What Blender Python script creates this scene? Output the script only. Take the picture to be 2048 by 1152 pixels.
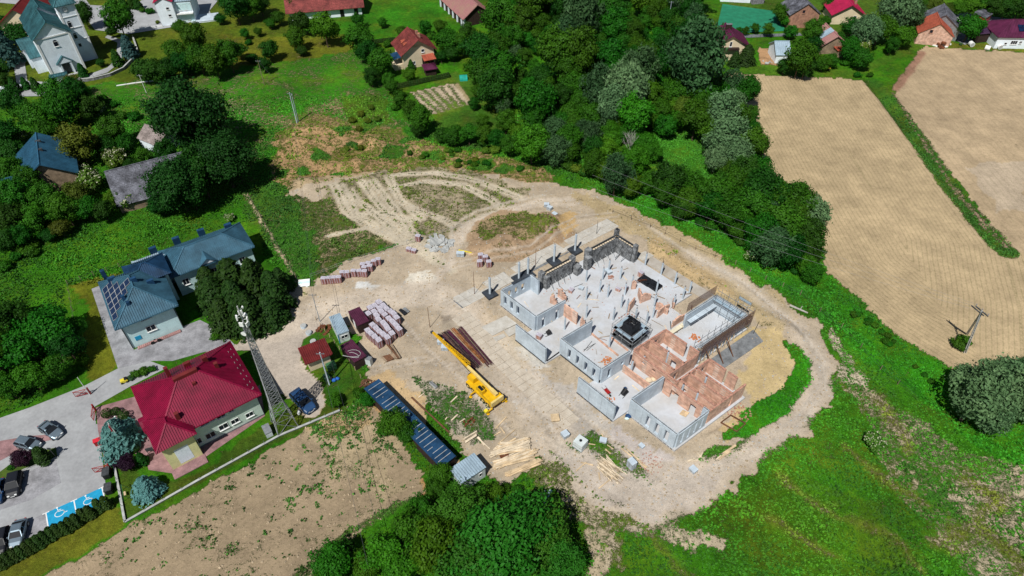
import bpy, math, random
import numpy as np
from mathutils import Vector, Matrix
random.seed(7); rng = np.random.default_rng(11)
for o in list(bpy.data.objects): bpy.data.objects.remove(o, do_unlink=True)
SC = bpy.context.scene; COL = SC.collection
# ------------------------------------------------------------------ camera, world, sun, exposure
FPX, PITCH, CAMH = 1366.0, math.radians(44.5), 82.0
cam = bpy.data.objects.new('camera', bpy.data.cameras.new('camera')); COL.objects.link(cam)
cam.location = (0, 0, CAMH); cam.rotation_euler = (math.pi/2-PITCH, 0, 0)
cam.data.sensor_width = 36; cam.data.lens = 36*FPX/2048; cam.data.clip_start = 1; cam.data.clip_end = 3000
SC.camera = cam
SUN_AZ, SUN_EL = math.radians(243), math.radians(56)
w = bpy.data.worlds.new('World'); SC.world = w; w.use_nodes = True
nt = w.node_tree; sky = nt.nodes.new('ShaderNodeTexSky'); sky.sky_type = 'NISHITA'; sky.sun_disc = False
sky.sun_elevation = SUN_EL; sky.sun_rotation = math.pi/2-SUN_AZ; sky.air_density = 1.0; sky.dust_density = 0.5
nt.links.new(sky.outputs[0], nt.nodes['Background'].inputs[0]); nt.nodes['Background'].inputs[1].default_value = 0.05
sl = bpy.data.lights.new('sun', 'SUN'); sl.energy = 5.0; sl.angle = math.radians(.5); sl.color = (1, .97, .91)
so = bpy.data.objects.new('sun', sl); COL.objects.link(so)
sd = Vector((math.cos(SUN_AZ)*math.cos(SUN_EL), math.sin(SUN_AZ)*math.cos(SUN_EL), math.sin(SUN_EL)))
so.rotation_euler = sd.to_track_quat('Z', 'Y').to_euler(); so.location = (0, 0, 150)
vs = SC.view_settings; vs.view_transform = 'Standard'; vs.look = 'None'; vs.gamma = 1; vs.use_curve_mapping = False; vs.exposure = -0.06
SC.render.engine = 'CYCLES'; SC.cycles.max_bounces = 5; SC.cycles.diffuse_bounces = 2; SC.cycles.transparent_max_bounces = 4
# ------------------------------------------------------------------ survey: plan position of a point of height z
def P(px, py, z=0.0):
    x = (px-1024)/FPX; y = -(py-576)/FPX; c, s = math.cos(PITCH), math.sin(PITCH)
    t = (z-CAMH)/(-s+y*c)
    return Vector((x*t, (c+y*s)*t, z))
def PA(pts, z=0.0): return [P(a, b, z) for a, b in pts]
def scale_at(px, py, z=0.0):       # metres per survey unit
    p = P(px, py, z); return ((p.y*math.cos(PITCH)-(z-CAMH)*math.sin(PITCH)))/FPX
def ang(a, b): return math.atan2(b.y-a.y, b.x-a.x)
# ------------------------------------------------------------------ materials
MATS = {}
def nmat(name, base, rough=.8, var=.15, scale=1.5, metal=0., bump=0., bscale=6., base2=None, spec=.3, fine=0., coord='Object'):
    """principled material: base colour broken up by two noises, optional relief"""
    if name in MATS: return MATS[name]
    m = bpy.data.materials.new(name); m.use_nodes = True; n = m.node_tree.nodes; l = m.node_tree.links
    b = n['Principled BSDF']; b.inputs['Roughness'].default_value = rough; b.inputs['Metallic'].default_value = metal
    b.inputs['Specular IOR Level'].default_value = spec
    tc = n.new('ShaderNodeTexCoord')
    no = n.new('ShaderNodeTexNoise'); no.inputs['Scale'].default_value = scale; no.inputs['Detail'].default_value = 5
    no.inputs['Roughness'].default_value = .65
    l.new(tc.outputs[coord], no.inputs['Vector'])
    r = n.new('ShaderNodeValToRGB'); c1 = base; c2 = base2 or tuple(min(1, c*(1-var*1.6)) for c in base)
    r.color_ramp.elements[0].position = .35; r.color_ramp.elements[1].position = .65
    r.color_ramp.elements[0].color = (*c2, 1)
    r.color_ramp.elements[1].color = (*[min(1, c*(1+var*.5)) for c in c1], 1)
    l.new(no.outputs['Fac'], r.inputs[0]); out = r.outputs[0]
    if fine:
        f = n.new('ShaderNodeTexNoise'); f.inputs['Scale'].default_value = scale*9; f.inputs['Detail'].default_value = 3
        l.new(tc.outputs[coord], f.inputs['Vector'])
        mr = n.new('ShaderNodeMapRange'); mr.inputs[1].default_value = .3; mr.inputs[2].default_value = .7
        mr.inputs[3].default_value = 1-fine; mr.inputs[4].default_value = 1+fine; l.new(f.outputs['Fac'], mr.inputs[0])
        v = n.new('ShaderNodeVectorMath'); v.operation = 'SCALE'; l.new(out, v.inputs[0]); l.new(mr.outputs[0], v.inputs['Scale']); out = v.outputs[0]
    l.new(out, b.inputs['Base Color'])
    if bump:
        bn = n.new('ShaderNodeTexNoise'); bn.inputs['Scale'].default_value = bscale; bn.inputs['Detail'].default_value = 4
        l.new(tc.outputs[coord], bn.inputs['Vector'])
        bp = n.new('ShaderNodeBump'); bp.inputs['Strength'].default_value = bump; bp.inputs['Distance'].default_value = .05
        l.new(bn.outputs['Fac'], bp.inputs['Height']); l.new(bp.outputs[0], b.inputs['Normal'])
    MATS[name] = m; return m
def brickmat(name, c1, c2, mortar, sx=.5, sy=.24):
    m = bpy.data.materials.new(name); m.use_nodes = True; n = m.node_tree.nodes; l = m.node_tree.links; b = n['Principled BSDF']
    b.inputs['Roughness'].default_value = .9; tc = n.new('ShaderNodeTexCoord'); sp = n.new('ShaderNodeSeparateXYZ'); l.new(tc.outputs['Object'], sp.inputs[0])
    ad = n.new('ShaderNodeMath'); l.new(sp.outputs[0], ad.inputs[0]); l.new(sp.outputs[1], ad.inputs[1])
    cb = n.new('ShaderNodeCombineXYZ'); l.new(ad.outputs[0], cb.inputs[0]); l.new(sp.outputs[2], cb.inputs[1])
    t = n.new('ShaderNodeTexBrick'); l.new(cb.outputs[0], t.inputs['Vector']); t.inputs['Scale'].default_value = 1
    t.inputs['Brick Width'].default_value = sx; t.inputs['Row Height'].default_value = sy; t.inputs['Mortar Size'].default_value = .02; t.inputs['Bias'].default_value = -.2
    t.inputs['Color1'].default_value = (*c1, 1); t.inputs['Color2'].default_value = (*c2, 1); t.inputs['Mortar'].default_value = (*mortar, 1)
    no = n.new('ShaderNodeTexNoise'); no.inputs['Scale'].default_value = 1.3; no.inputs['Detail'].default_value = 6; l.new(tc.outputs['Object'], no.inputs['Vector'])
    mr = n.new('ShaderNodeMapRange'); mr.inputs[1].default_value = .35; mr.inputs[2].default_value = .65; mr.inputs[3].default_value = .72; mr.inputs[4].default_value = 1.2
    l.new(no.outputs['Fac'], mr.inputs[0]); v = n.new('ShaderNodeVectorMath'); v.operation = 'SCALE'
    l.new(t.outputs['Color'], v.inputs[0]); l.new(mr.outputs[0], v.inputs['Scale']); l.new(v.outputs[0], b.inputs['Base Color'])
    bp = n.new('ShaderNodeBump'); bp.inputs['Strength'].default_value = .5; bp.inputs['Distance'].default_value = .02
    l.new(t.outputs['Fac'], bp.inputs['Height']); bp.invert = True; l.new(bp.outputs[0], b.inputs['Normal'])
    MATS[name] = m; return m
def M(n): return MATS[n]
nmat('slab_concrete', (.49,.515,.555), .85, .1, .22, bump=.1, base2=(.44,.435,.43), fine=.05)
nmat('car_glass', (.012,.015,.02), .5, .1, 1., spec=.1); nmat('window_glass', (.015,.02,.03), .1, .2, 1., spec=.15)
for a in [
 ('concrete', (.50,.58,.65), .85, .14, .5), ('concrete_dark', (.2,.21,.22), .9, .25, 1.), ('slab_concrete', (.57,.60,.64), .85, .10, .35),
 ('bitumen', (.045,.055,.07), .7, .3, 1.), ('grey_block', (.42,.46,.49), .9, .25, 1.2), ('steel', (.32,.34,.36), .45, .2, 2.), ('steel_dark', (.06,.065,.07), .5, .3, 2.),
 ('black_panel', (.02,.022,.028), .6, .5, 3.), ('form_batten', (.25,.26,.27), .8, .45, 1.5), ('ply', (.42,.33,.22), .8, .25, 1.5), ('plank_new', (.66,.5,.31), .8, .25, .8), ('plank_pale', (.72,.6,.44), .8, .2, .8),
 ('plank_old', (.3,.22,.15), .9, .3, 1.), ('timber_brown', (.16,.075,.04), .85, .3, 2.), ('rebar', (.11,.055,.05), .9, .45, 1.5), ('rebar_orange', (.34,.13,.04), .9, .4, 1.5),
 ('white_paint', (.78,.79,.78), .6, .08, 1.), ('white_plaster', (.80,.88,.95), .9, .08, .6), ('pale_blue_wall', (.60,.82,.84), .9, .1, .7), ('mint_wall', (.62,.74,.66), .9, .08, .7),
 ('cream_wall', (.72,.6,.42), .9, .1, .6), ('yellow_wall', (.75,.72,.36), .9, .1, .6), ('window_glass', (.015,.02,.03), .1, .2, 1.), ('black', (.012,.012,.014), .6, .3, 3.),
 ('green_paint', (.05,.16,.07), .6, .2, 2.), ('blue_plastic', (.03,.14,.5), .4, .1, 2.), ('red_paint', (.35,.02,.02), .5, .15, 2.), ('crane_yellow', (.72,.42,.01), .35, .12, 1.5), ('crane_yellow_pale', (.74,.56,.2), .4, .12, 1.5),
 ('rubber', (.02,.02,.02), .9, .3, 4.), ('orange', (.58,.22,.09), .6, .1, 2.), ('tarp_white', (.8,.82,.8), .6, .1, 1.), ('pallet_wrap', (.52,.49,.56), .5, .25, 3.), ('block_red', (.50,.26,.19), .8, .3, 3.), ('block_pack', (.30,.13,.12), .7, .3, 4.),
 ('paver_pink', (.36,.2,.19), .9, .2, 1.), ('stone_wall', (.24,.24,.26), .9, .35, 2.), ('bark', (.12,.085,.055), .95, .3, 3.), ('bark_pale', (.4,.38,.34), .9, .2, 3.), ('teal_net', (.01,.34,.27), .7, .2, 1.), ('yellow_plastic', (.75,.62,.05), .4, .1, 2.),
 ('silver_car', (.19,.25,.30), .38, .04, 1.), ('dark_car', (.012,.014,.02), .42, .1, 1.), ('blue_car', (.02,.06,.15), .4, .1, 1.), ('car_glass', (.01,.012,.016), .22, .1, 1.), ('rust', (.2,.07,.03), .9, .4, 2.), ('insulator', (.3,.3,.32), .4, .1, 1.),
 ('container_white', (.62,.68,.68), .5, .1, 1.), ('maroon_panel', (.09,.022,.05), .5, .2, 1.), ('dark_brown', (.04,.022,.018), .8, .3, 2.), ('disabled_blue', (.012,.31,.55), .7, .12, 1.5), ('kerb_grey', (.42,.43,.42), .9, .15, 1.), ('skin', (.5,.3,.2), .6, .05, 3.), ('flag_red', (.6,.02,.04), .7, .05, 1.),
 ]: nmat(a[0], a[1], a[2], a[3], a[4], bump=.15 if a[2] > .75 else 0, fine=.08)
for k,v_ in (('steel',.4),('silver_car',.5)): MATS[k].node_tree.nodes['Principled BSDF'].inputs['Metallic'].default_value = v_
brickmat('brick_block', (.56,.31,.215), (.68,.43,.32), (.62,.5,.42)); brickmat('brick_old', (.36,.12,.07), (.44,.18,.1), (.4,.25,.18), .25, .09)
def roofmat(name, c, rough=.45, pitchm=.35, metal=.0, var=.2, worn=None, rows=0):
    """sheet roof: ribs running down the slope are geometry, this adds grime and faint sheet laps (object space)"""
    return nmat(name, c, rough, var, .5, metal, .1, 3., base2=worn, fine=.12 if rough < .75 else .4)
roofmat('roof_red', (.22,.004,.036), .5, var=.2); roofmat('roof_blue', (.045,.125,.185), .55, var=.22); roofmat('roof_blue_dark', (.016,.058,.13), .45, var=.3)
roofmat('roof_teal', (.04,.13,.15), .5, var=.3); roofmat('roof_tile_red', (.22,.05,.045), .8, var=.3); roofmat('roof_pinkish', (.30,.13,.14), .7, var=.35, worn=(.34,.2,.16)); roofmat('roof_grey', (.15,.155,.185), .8, var=.45); roofmat('roof_weathered', (.25,.21,.2), .95, var=.5, worn=(.12,.10,.09))
roofmat('roof_maroon', (.11,.02,.06), .5, var=.25); roofmat('roof_purple', (.07,.035,.08), .5, var=.2); roofmat('roof_steel_blue', (.03,.11,.185), .5, var=.2); roofmat('roof_pale', (.32,.42,.5), .45, var=.12); roofmat('roof_orange', (.38,.09,.05), .8, var=.2); roofmat('roof_crimson', (.42,.02,.08), .5, var=.15); roofmat('roof_brown_red',(.16,.02,.02),.6,var=.2)
# ------------------------------------------------------------------ meshes
class MB:
    def __init__(s): s.v = []; s.f = []; s.m = []; s.mi = 0
    def add(s, vs, fs):
        k = len(s.v); s.v += [tuple(v) for v in vs]; s.f += [tuple(i+k for i in f) for f in fs]; s.m += [s.mi]*len(fs); return s
    def box(s, c, d, rz=0., tilt=None):
        h = [x/2 for x in d]; R = Matrix.Rotation(rz, 3, 'Z')
        if tilt is not None: R = tilt
        vs = [Vector(c)+R@Vector((a*h[0], b*h[1], e*h[2])) for e in (-1,1) for b in (-1,1) for a in (-1,1)]
        return s.add(vs, [(0,2,3,1),(4,5,7,6),(0,1,5,4),(1,3,7,5),(3,2,6,7),(2,0,4,6)])
    def bx(s, x0, y0, z0, x1, y1, z1): return s.box(((x0+x1)/2,(y0+y1)/2,(z0+z1)/2), (abs(x1-x0),abs(y1-y0),abs(z1-z0)))
    def beam(s, p, q, w, h=None, up=Vector((0,0,1))):
        p = Vector(p); q = Vector(q); d = q-p; L = d.length
        if L < 1e-6: return s
        d /= L; x = d.cross(up)
        if x.length < 1e-3: x = Vector((1,0,0))
        x.normalize(); y = x.cross(d); h = h or w
        vs = [b+x*(i*w/2)+y*(j*h/2) for b in (p, q) for i, j in ((-1,-1),(1,-1),(1,1),(-1,1))]
        return s.add(vs, [(3,2,1,0),(4,5,6,7)]+[(i,(i+1)%4,4+(i+1)%4,4+i) for i in range(4)])
    def tube(s, p, q, r, n=8, r2=None, cap=True):
        p = Vector(p); q = Vector(q); d = (q-p)
        if d.length < 1e-6: return s
        d.normalize(); x = d.orthogonal().normalized(); y = d.cross(x); r2 = r if r2 is None else r2
        vs = [p+(x*math.cos(a)+y*math.sin(a))*r for a in [i*math.tau/n for i in range(n)]]
        vs += [q+(x*math.cos(a)+y*math.sin(a))*r2 for a in [i*math.tau/n for i in range(n)]]
        fs = [(i,(i+1)%n,n+(i+1)%n,n+i) for i in range(n)]
        if cap: fs += [tuple(range(n))[::-1], tuple(range(n,2*n))]
        return s.add(vs, fs)
    def prism(s, pts, z0, z1):
        pts = [Vector((p[0],p[1])) for p in pts]
        ar = sum(pts[i].x*pts[(i+1)%len(pts)].y-pts[(i+1)%len(pts)].x*pts[i].y for i in range(len(pts)))
        if ar < 0: pts = pts[::-1]
        n = len(pts); vs = [(p.x,p.y,z0) for p in pts]+[(p.x,p.y,z1) for p in pts]
        return s.add(vs, [tuple(range(n))[::-1], tuple(range(n,2*n))]+[(i,(i+1)%n,n+(i+1)%n,n+i) for i in range(n)])
    def sheet(s, pts, z):
        return s.add([(p[0],p[1],z) for p in pts], [tuple(range(len(pts)))])
    def poly(s, pts): return s.add(pts, [tuple(range(len(pts)))])
    def slabpoly(s, pts, t, n=None):      # thick plate from a planar polygon, extruded down by t
        pts = [Vector(p) for p in pts]; k = len(pts); n = n or Vector((0,0,1))
        vs = pts+[p-n*t for p in pts]
        return s.add(vs, [tuple(range(k)), tuple(range(k,2*k))[::-1]]+[(i,k+i,k+(i+1)%k,(i+1)%k) for i in range(k)])
    def ball(s, c, r, nu=8, nv=5, sc=(1,1,1)):
        c = Vector(c); vs = [c+Vector((0,0,r*sc[2]))]
        for j in range(1,nv):
            t = math.pi*j/nv
            vs += [c+Vector((math.sin(t)*math.cos(a)*r*sc[0], math.sin(t)*math.sin(a)*r*sc[1], math.cos(t)*r*sc[2])) for a in [i*math.tau/nu for i in range(nu)]]
        vs.append(c-Vector((0,0,r*sc[2]))); fs = [(0,1+i,1+(i+1)%nu) for i in range(nu)]
        for j in range(nv-2):
            a = 1+j*nu; fs += [(a+i,a+nu+i,a+nu+(i+1)%nu,a+(i+1)%nu) for i in range(nu)]
        a = 1+(nv-2)*nu; fs += [(a+i,len(vs)-1,a+(i+1)%nu) for i in range(nu)]
        return s.add(vs, fs)
    def mesh(s, name, mats):
        me = bpy.data.meshes.new(name); me.from_pydata(s.v, [], s.f)
        for m in mats: me.materials.append(M(m) if isinstance(m, str) else m)
        if len(mats) > 1: me.polygons.foreach_set('material_index', s.m)
        return me
def meta(o, label=None, cat=None, group=None, kind=None):
    if label: o['label'] = label
    if cat: o['category'] = cat
    if group: o['group'] = group
    if kind: o['kind'] = kind
    return o
def obj(name, mb, mats, parent=None, label=None, cat=None, group=None, kind=None, loc=None, rz=None, smooth=False):
    if isinstance(mats, str) or not isinstance(mats, (list,tuple)): mats = [mats]
    me = mb if isinstance(mb, bpy.types.Mesh) else mb.mesh(name, mats)
    if smooth: me.polygons.foreach_set('use_smooth', [True]*len(me.polygons))
    o = bpy.data.objects.new(name, me); COL.objects.link(o)
    if parent: o.parent = parent
    if loc is not None: o.location = loc
    if rz is not None: o.rotation_euler = (0,0,rz)
    return meta(o, label, cat, group, kind)
def thing(name, label, cat, loc=(0,0,0), rz=0., group=None, sc=1.):
    o = bpy.data.objects.new(name, None); COL.objects.link(o); o.location = loc; o.rotation_euler = (0,0,rz); o.scale = (sc,sc,sc)
    o.empty_display_size = .3
    return meta(o, label, cat, group)
KIDS = {}
def dup(o, loc=None, rz=None, label=None, group=None, sc=None):
    """copy of a thing with copies of its parts and sub-parts (mesh data shared)"""
    if o.name not in KIDS:
        KIDS[o.name] = [(c, [g for g in SC.objects if g.parent == c]) for c in SC.objects if c.parent == o]
    r = o.copy(); COL.objects.link(r)
    if loc is not None: r.location = loc
    if rz is not None: r.rotation_euler = (0,0,rz)
    if sc is not None: r.scale = (sc,sc,sc) if isinstance(sc,(int,float)) else sc
    meta(r, label, None, group)
    for c, gs in KIDS[o.name]:
        d = c.copy(); COL.objects.link(d); d.parent = r
        for g in gs:
            e = g.copy(); COL.objects.link(e); e.parent = d
    return r
def structure(name, mb, mats, **k): return obj(name, mb, mats, kind='structure', **k)
# ------------------------------------------------------------------ numeric noise on the plan
def _hash(ix, iy, seed):
    h = (ix.astype(np.int64)*374761393+iy.astype(np.int64)*668265263+seed*1442695041) & 0x7fffffff
    h = ((h ^ (h >> 13))*1274126177) & 0x7fffffff
    return ((h ^ (h >> 16)) & 0xffff)/65535.
def vnoise(x, y, s, seed=0):
    x = x/s; y = y/s; ix = np.floor(x); iy = np.floor(y); fx = x-ix; fy = y-iy; fx = fx*fx*(3-2*fx); fy = fy*fy*(3-2*fy)
    a = _hash(ix,iy,seed); b = _hash(ix+1,iy,seed); c = _hash(ix,iy+1,seed); d = _hash(ix+1,iy+1,seed)
    return (a*(1-fx)+b*fx)*(1-fy)+(c*(1-fx)+d*fx)*fy
def fbm(x, y, s, seed=0, o=4):
    t = 0; a = 1; n = 0
    for i in range(o): t = t+a*vnoise(x,y,s/2**i,seed+i*17); n += a; a *= .55
    return t/n
def inpoly(x, y, poly):
    r = np.zeros(x.shape, bool); n = len(poly); bx0 = min(p[0] for p in poly); bx1 = max(p[0] for p in poly); by0 = min(p[1] for p in poly); by1 = max(p[1] for p in poly)
    k = (x >= bx0)&(x <= bx1)&(y >= by0)&(y <= by1); xs = x[k]; ys = y[k]; rr = np.zeros(xs.shape, bool)
    for i in range(n):
        x1, y1 = poly[i][0], poly[i][1]; x2, y2 = poly[(i+1)%n][0], poly[(i+1)%n][1]
        if y1 == y2: continue
        c = ((ys < y1) != (ys < y2)) & (xs < (x2-x1)*(ys-y1)/(y2-y1)+x1); rr ^= c
    r[k] = rr; return r
def segdist(x, y, pts):
    d = np.full(x.shape, 1e9)
    for a, b in zip(pts[:-1], pts[1:]):
        ax, ay, bx_, by_ = a[0], a[1], b[0], b[1]; dx, dy = bx_-ax, by_-ay; L = dx*dx+dy*dy+1e-9
        t = np.clip(((x-ax)*dx+(y-ay)*dy)/L, 0, 1); d = np.minimum(d, np.hypot(x-ax-t*dx, y-ay-t*dy))
    return d
# plan grid, finer near the site
xs = np.concatenate([np.linspace(-900,-230,14), np.linspace(-224,-112,113), np.arange(-111.5,111.6,.42), np.linspace(112,224,113), np.linspace(230,900,14)])
ys = np.concatenate([np.linspace(-300,8,12), np.arange(12,34,1.), np.arange(34,134,.42), np.arange(134,262,.8), np.linspace(266,1500,20)])
GX, GY = np.meshgrid(xs, ys); X = GX.ravel(); Y = GY.ravel(); NV = len(X)
j = lambda amp, s, sd: ((fbm(X,Y,s,sd,3)-.5)*2*amp, (fbm(X,Y,s,sd+50,3)-.5)*2*amp)
J1 = j(2.2, 3., 5); J2 = j(.7, 1.6, 9); J3 = j(4.5, 8., 31); ZERO = (0*X, 0*X)
soil = np.tile(np.array([.30,.24,.13]), (NV,1)); veg = np.tile(np.array([.032,.15,.004]), (NV,1)); vw = np.full(NV, .93); hz = np.zeros(NV); rowp = np.zeros(NV)
roww = np.zeros(NV)
def zone(poly, s=None, v=None, wv=None, jit=J2, px=True, mix=1.):
    pp = PA(poly) if px else poly; k = inpoly(X+jit[0], Y+jit[1], pp)
    if s is not None: soil[k] = soil[k]*(1-mix)+np.array(s)*mix
    if v is not None: veg[k] = veg[k]*(1-mix)+np.array(v)*mix
    if wv is not None: vw[k] = vw[k]*(1-mix)+wv*mix
    return k
def strip(pts, width, s=None, v=None, wv=None, jit=J2, mix=1., soft=.6, z=0.):
    pp = PA(pts); d = segdist(X+jit[0]*.6, Y+jit[1]*.6, pp); a = np.clip((width/2+soft/2-d)/soft, 0, 1)*mix
    for arr, c in ((soil,s),(veg,v)):
        if c is not None: arr[:] = arr*(1-a[:,None])+np.array(c)*a[:,None]
    if wv is not None: vw[:] = vw*(1-a)+wv*a
    if z: hz[:] += z*a
    return d
LUSH=(.031,.155,.004); OLIVE=(.085,.12,.012); YEL=(.08,.14,.008); DRYV=(.10,.14,.02); DEEP=(.012,.075,.006); BRT=(.03,.17,.008)
SAND=(.43,.352,.258); CLAY=(.41,.32,.185); ORNG=(.37,.245,.125); PINKSOIL=(.315,.24,.155); DUST=(.53,.45,.36)
# lawns, meadow
zone([(-200,-40),(700,-40),(730,80),(560,130),(400,160),(250,180),(60,170),(0,205),(-200,210)], (.34,.28,.12), (.075,.12,.008), .93, J1)
zone([(600,20),(880,-40),(910,50),(800,75),(700,70),(600,60)], None, (.03,.16,.006), 1., J1)
zone([(440,70),(700,75),(740,90),(560,135),(420,150)], (.4,.3,.14), (.11,.13,.01), .85, J1)
zone([(180,170),(560,125),(720,100),(790,200),(860,290),(760,330),(560,400),(620,560),(500,400),(400,300),(200,260)], (.34,.27,.15), (.03,.16,.006), .76, J1)
zone([(270,180),(520,170),(560,260),(480,300),(330,260)], (.4,.33,.2), None, .6, J3, mix=.6)
zone([(500,240),(700,190),(760,200),(790,260),(640,280),(540,290)], (.38,.28,.15), None, .62, J3)
zone([(690,195),(760,190),(790,250),(700,265)], None, (.06,.15,.008), .8, J1)
zone([(555,265),(640,230),(720,255),(800,260),(880,300),(960,310),(1060,330),(1110,350),(1090,380),(960,350),(860,345),(750,350),(640,380),(560,400),(540,330)], ORNG, (.09,.15,.012), .50, J1)
zone([(570,270),(640,255),(760,270),(730,330),(600,380),(548,395),(560,300)], (.42,.27,.135), None, .40, J3)
zone([(660,300),(730,300),(720,330),(650,330)], None, (.10,.15,.01), .58, J3)
for c_ in ((708,288,12,7),(640,312,16,8),(600,338,14,7),(830,275,22,12),(790,305,26,9),(860,315,24,9),(560,345,12,10),(690,262,14,6),(955,335,30,8),(1010,345,26,8),(900,308,18,6),(745,250,16,10),(680,350,16,7)): zone([(c_[0]+c_[2]*math.cos(a_),c_[1]+c_[3]*math.sin(a_)) for a_ in [i_*.785 for i_ in range(8)]], None, (.035,.13,.01), .85, J1)
zone([(600,362),(640,350),(760,345),(740,372),(640,392),(560,400)], (.40,.30,.18), None, .3, J1)
zone([(870,160),(1000,130),(1010,300),(870,290)], None, (.04,.12,.01), .95, J1)
# site ground
zone([(545,400),(640,365),(760,345),(860,330),(960,348),(1100,372),(1200,385),(1290,430),(1400,490),(1530,575),(1640,650),(1672,720),(1664,790),(1610,855),(1500,930),(1440,985),(1390,1020),(1290,1045),(1200,1020),(1120,960),(1085,900),(1075,960),(1000,960),(930,900),(860,800),(780,760),(740,780),(700,650),(640,640),(590,660),(560,600),(600,570),(700,520),(880,470),(830,440),(700,400)], SAND, DRYV, .10, J1)
zone([(640,370),(760,345),(860,330),(960,348),(1060,380),(1010,420),(900,470),(860,480),(760,450),(660,400)], (.33,.275,.18), DRYV, .42, J1)
zone([(500,385),(590,395),(660,400),(760,450),(850,468),(700,520),(610,560),(560,520),(520,440)], (.36,.29,.17), (.05,.10,.012), .60, J1)
zone([(480,380),(560,360),(600,420),(640,500),(620,565),(590,575),(540,500)], None, (.035,.13,.01), .88, J1)
for tr in ([(666,367),(692,425),(752,462),(808,489)],[(681,369),(711,429),(774,462),(831,496),(872,526)],[(722,362),(759,410),(804,455),(838,477)],[(744,360),(789,417),(831,470),(860,490)],[(775,352),(800,400),(845,440)],[(782,376),(850,362),(925,369),(985,400),(1005,420)],[(812,410),(887,440),(905,450)],[(700,430),(760,425),(830,440)],[(790,350),(870,345),(950,360),(1040,395)],[(660,470),(740,455),(800,470)],[(700,380),(715,400),(790,460),(850,500),(905,545)]):
    for o_ in (-4.5,4.5): strip([(a+o_,b-o_*.35) for a,b in tr], .75, (.54,.47,.355), None, .0, (J2[0]*.4,J2[1]*.4), 1., .5, -.03)
    strip(tr, .5, None, (.08,.12,.02), .5, J2, .8, .5)
for tr in ([(921,492),(921,459),(962,432),(1022,414),(1100,402)],[(905,495),(903,455),(950,424),(1020,403),(1090,390)],[(900,540),(880,510),(840,490)]): strip(tr, .7, (.5,.44,.35), None, .0, J2, .8, .5, -.04)
for dx in (0,14): strip([(870,560),(905,520),(905+dx,480),(925+dx,452),(1000,425),(1080,400+dx*.7),(1150,398+dx*.7)], 1.1, DUST, None, .03, J2, .85)
zone([(1130,380),(1290,430),(1420,500),(1530,575),(1600,630),(1560,670),(1490,620),(1380,570),(1280,480),(1200,440)], CLAY, DRYV, .2, J1)
zone([(1300,480),(1400,520),(1470,590),(1380,580),(1310,520)], (.5,.36,.19), None, .24, J1, mix=.7)
zone([(1440,650),(1560,660),(1600,720),(1570,770),(1500,840),(1440,900),(1430,870),(1500,800),(1490,700)], (.50,.385,.20), OLIVE, .06, J1)
zone([(890,590),(960,600),(1015,665),(975,695),(925,670)], (.5,.36,.2), DRYV, .06, J2)
zone([(1010,660),(1075,710),(1120,720),(1040,740),(985,690)], (.44,.36,.24), None, .05, J1)
# crescent, inner green patches
zone([(1560,680),(1600,690),(1625,730),(1618,770),(1580,830),(1500,870),(1440,880),(1500,810),(1560,780),(1595,725)], None, (.025,.19,.004), .99, J2)
zone([(1375,930),(1420,895),(1470,885),(1510,860),(1470,930),(1420,950)], None, (.04,.14,.01), .85, J2)
zone([(1140,880),(1180,870),(1260,920),(1330,970),(1280,975),(1230,960),(1245,1000),(1200,975),(1150,920)], (.42,.37,.30), (.05,.16,.008), .68, J1)
zone([(1190,900),(1230,880),(1290,930),(1340,970),(1290,950)], None, (.07,.14,.012), .62, J2)
zone([(815,775),(870,765),(960,795),(1005,850),(995,890),(930,915),(875,870),(835,825)], (.40,.35,.27), (.035,.12,.012), .50, J3); zone([(850,790),(930,800),(975,850),(940,890),(880,850)], None, None, .56, J3)
zone([(740,760),(780,740),(830,780),(870,860),(900,900),(960,920),(950,950),(905,935)], (.5,.36,.2), None, .15, J1)
zone([(715,800),(760,800),(800,880),(830,930),(870,960),(860,1000),(830,990),(790,900)], (.45,.26,.10), OLIVE, .3, J1)
zone([(1060,740),(1150,780),(1240,860),(1330,930),(1250,900),(1150,830),(1080,790)], (.44,.41,.38), None, .02, J1, mix=.7)
zone([(1230,850),(1330,910),(1350,930),(1290,940),(1230,890)], (.52,.46,.42), None, .02, J1)
zone([(1085,810),(1115,830),(1112,850),(1070,830),(1040,790)], (.58,.60,.60), None, 0, J1)
zone([(1000,420),(1120,430),(1150,470),(1060,520),(950,530),(930,480),(950,445)], (.36,.25,.155), (.12,.16,.012), .2, J2)
zone([(925,455),(960,435),(1060,430),(1120,450),(1080,480),(1020,480),(990,465),(940,480)], (.34,.25,.14), (.10,.15,.015), .50, J3)
zone([(1120,425),(1150,425),(1158,450),(1130,475),(1115,460)], (.5,.34,.16), None, .05, J2)
zone([(1070,455),(1110,440),(1118,465),(1090,480)], None, None, .5, J2)
zone([(818,548),(850,540),(872,555),(874,572),(858,586),(832,588),(816,572)], (.60,.55,.46), None, 0, J2)
zone([(710,560),(740,568),(760,572),(735,580),(712,578)], (.62,.62,.6), None, 0, J2); zone([(1030,690),(1060,700),(1100,735),(1075,740),(1040,715)], (.55,.55,.53), None, 0, J2, mix=.6)
zone([(880,600),(960,640),(1010,700),(1060,780),(1010,790),(930,700),(880,650)], (.36,.31,.24), None, None, J1, mix=.5); zone([(880,625),(900,630),(912,645),(895,645)], (.2,.15,.11), None, None, J2, mix=.8)
zone([(1040,790),(1100,800),(1200,860),(1160,880),(1090,860)], (.36,.34,.32), None, None, J3, mix=.6)
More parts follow.
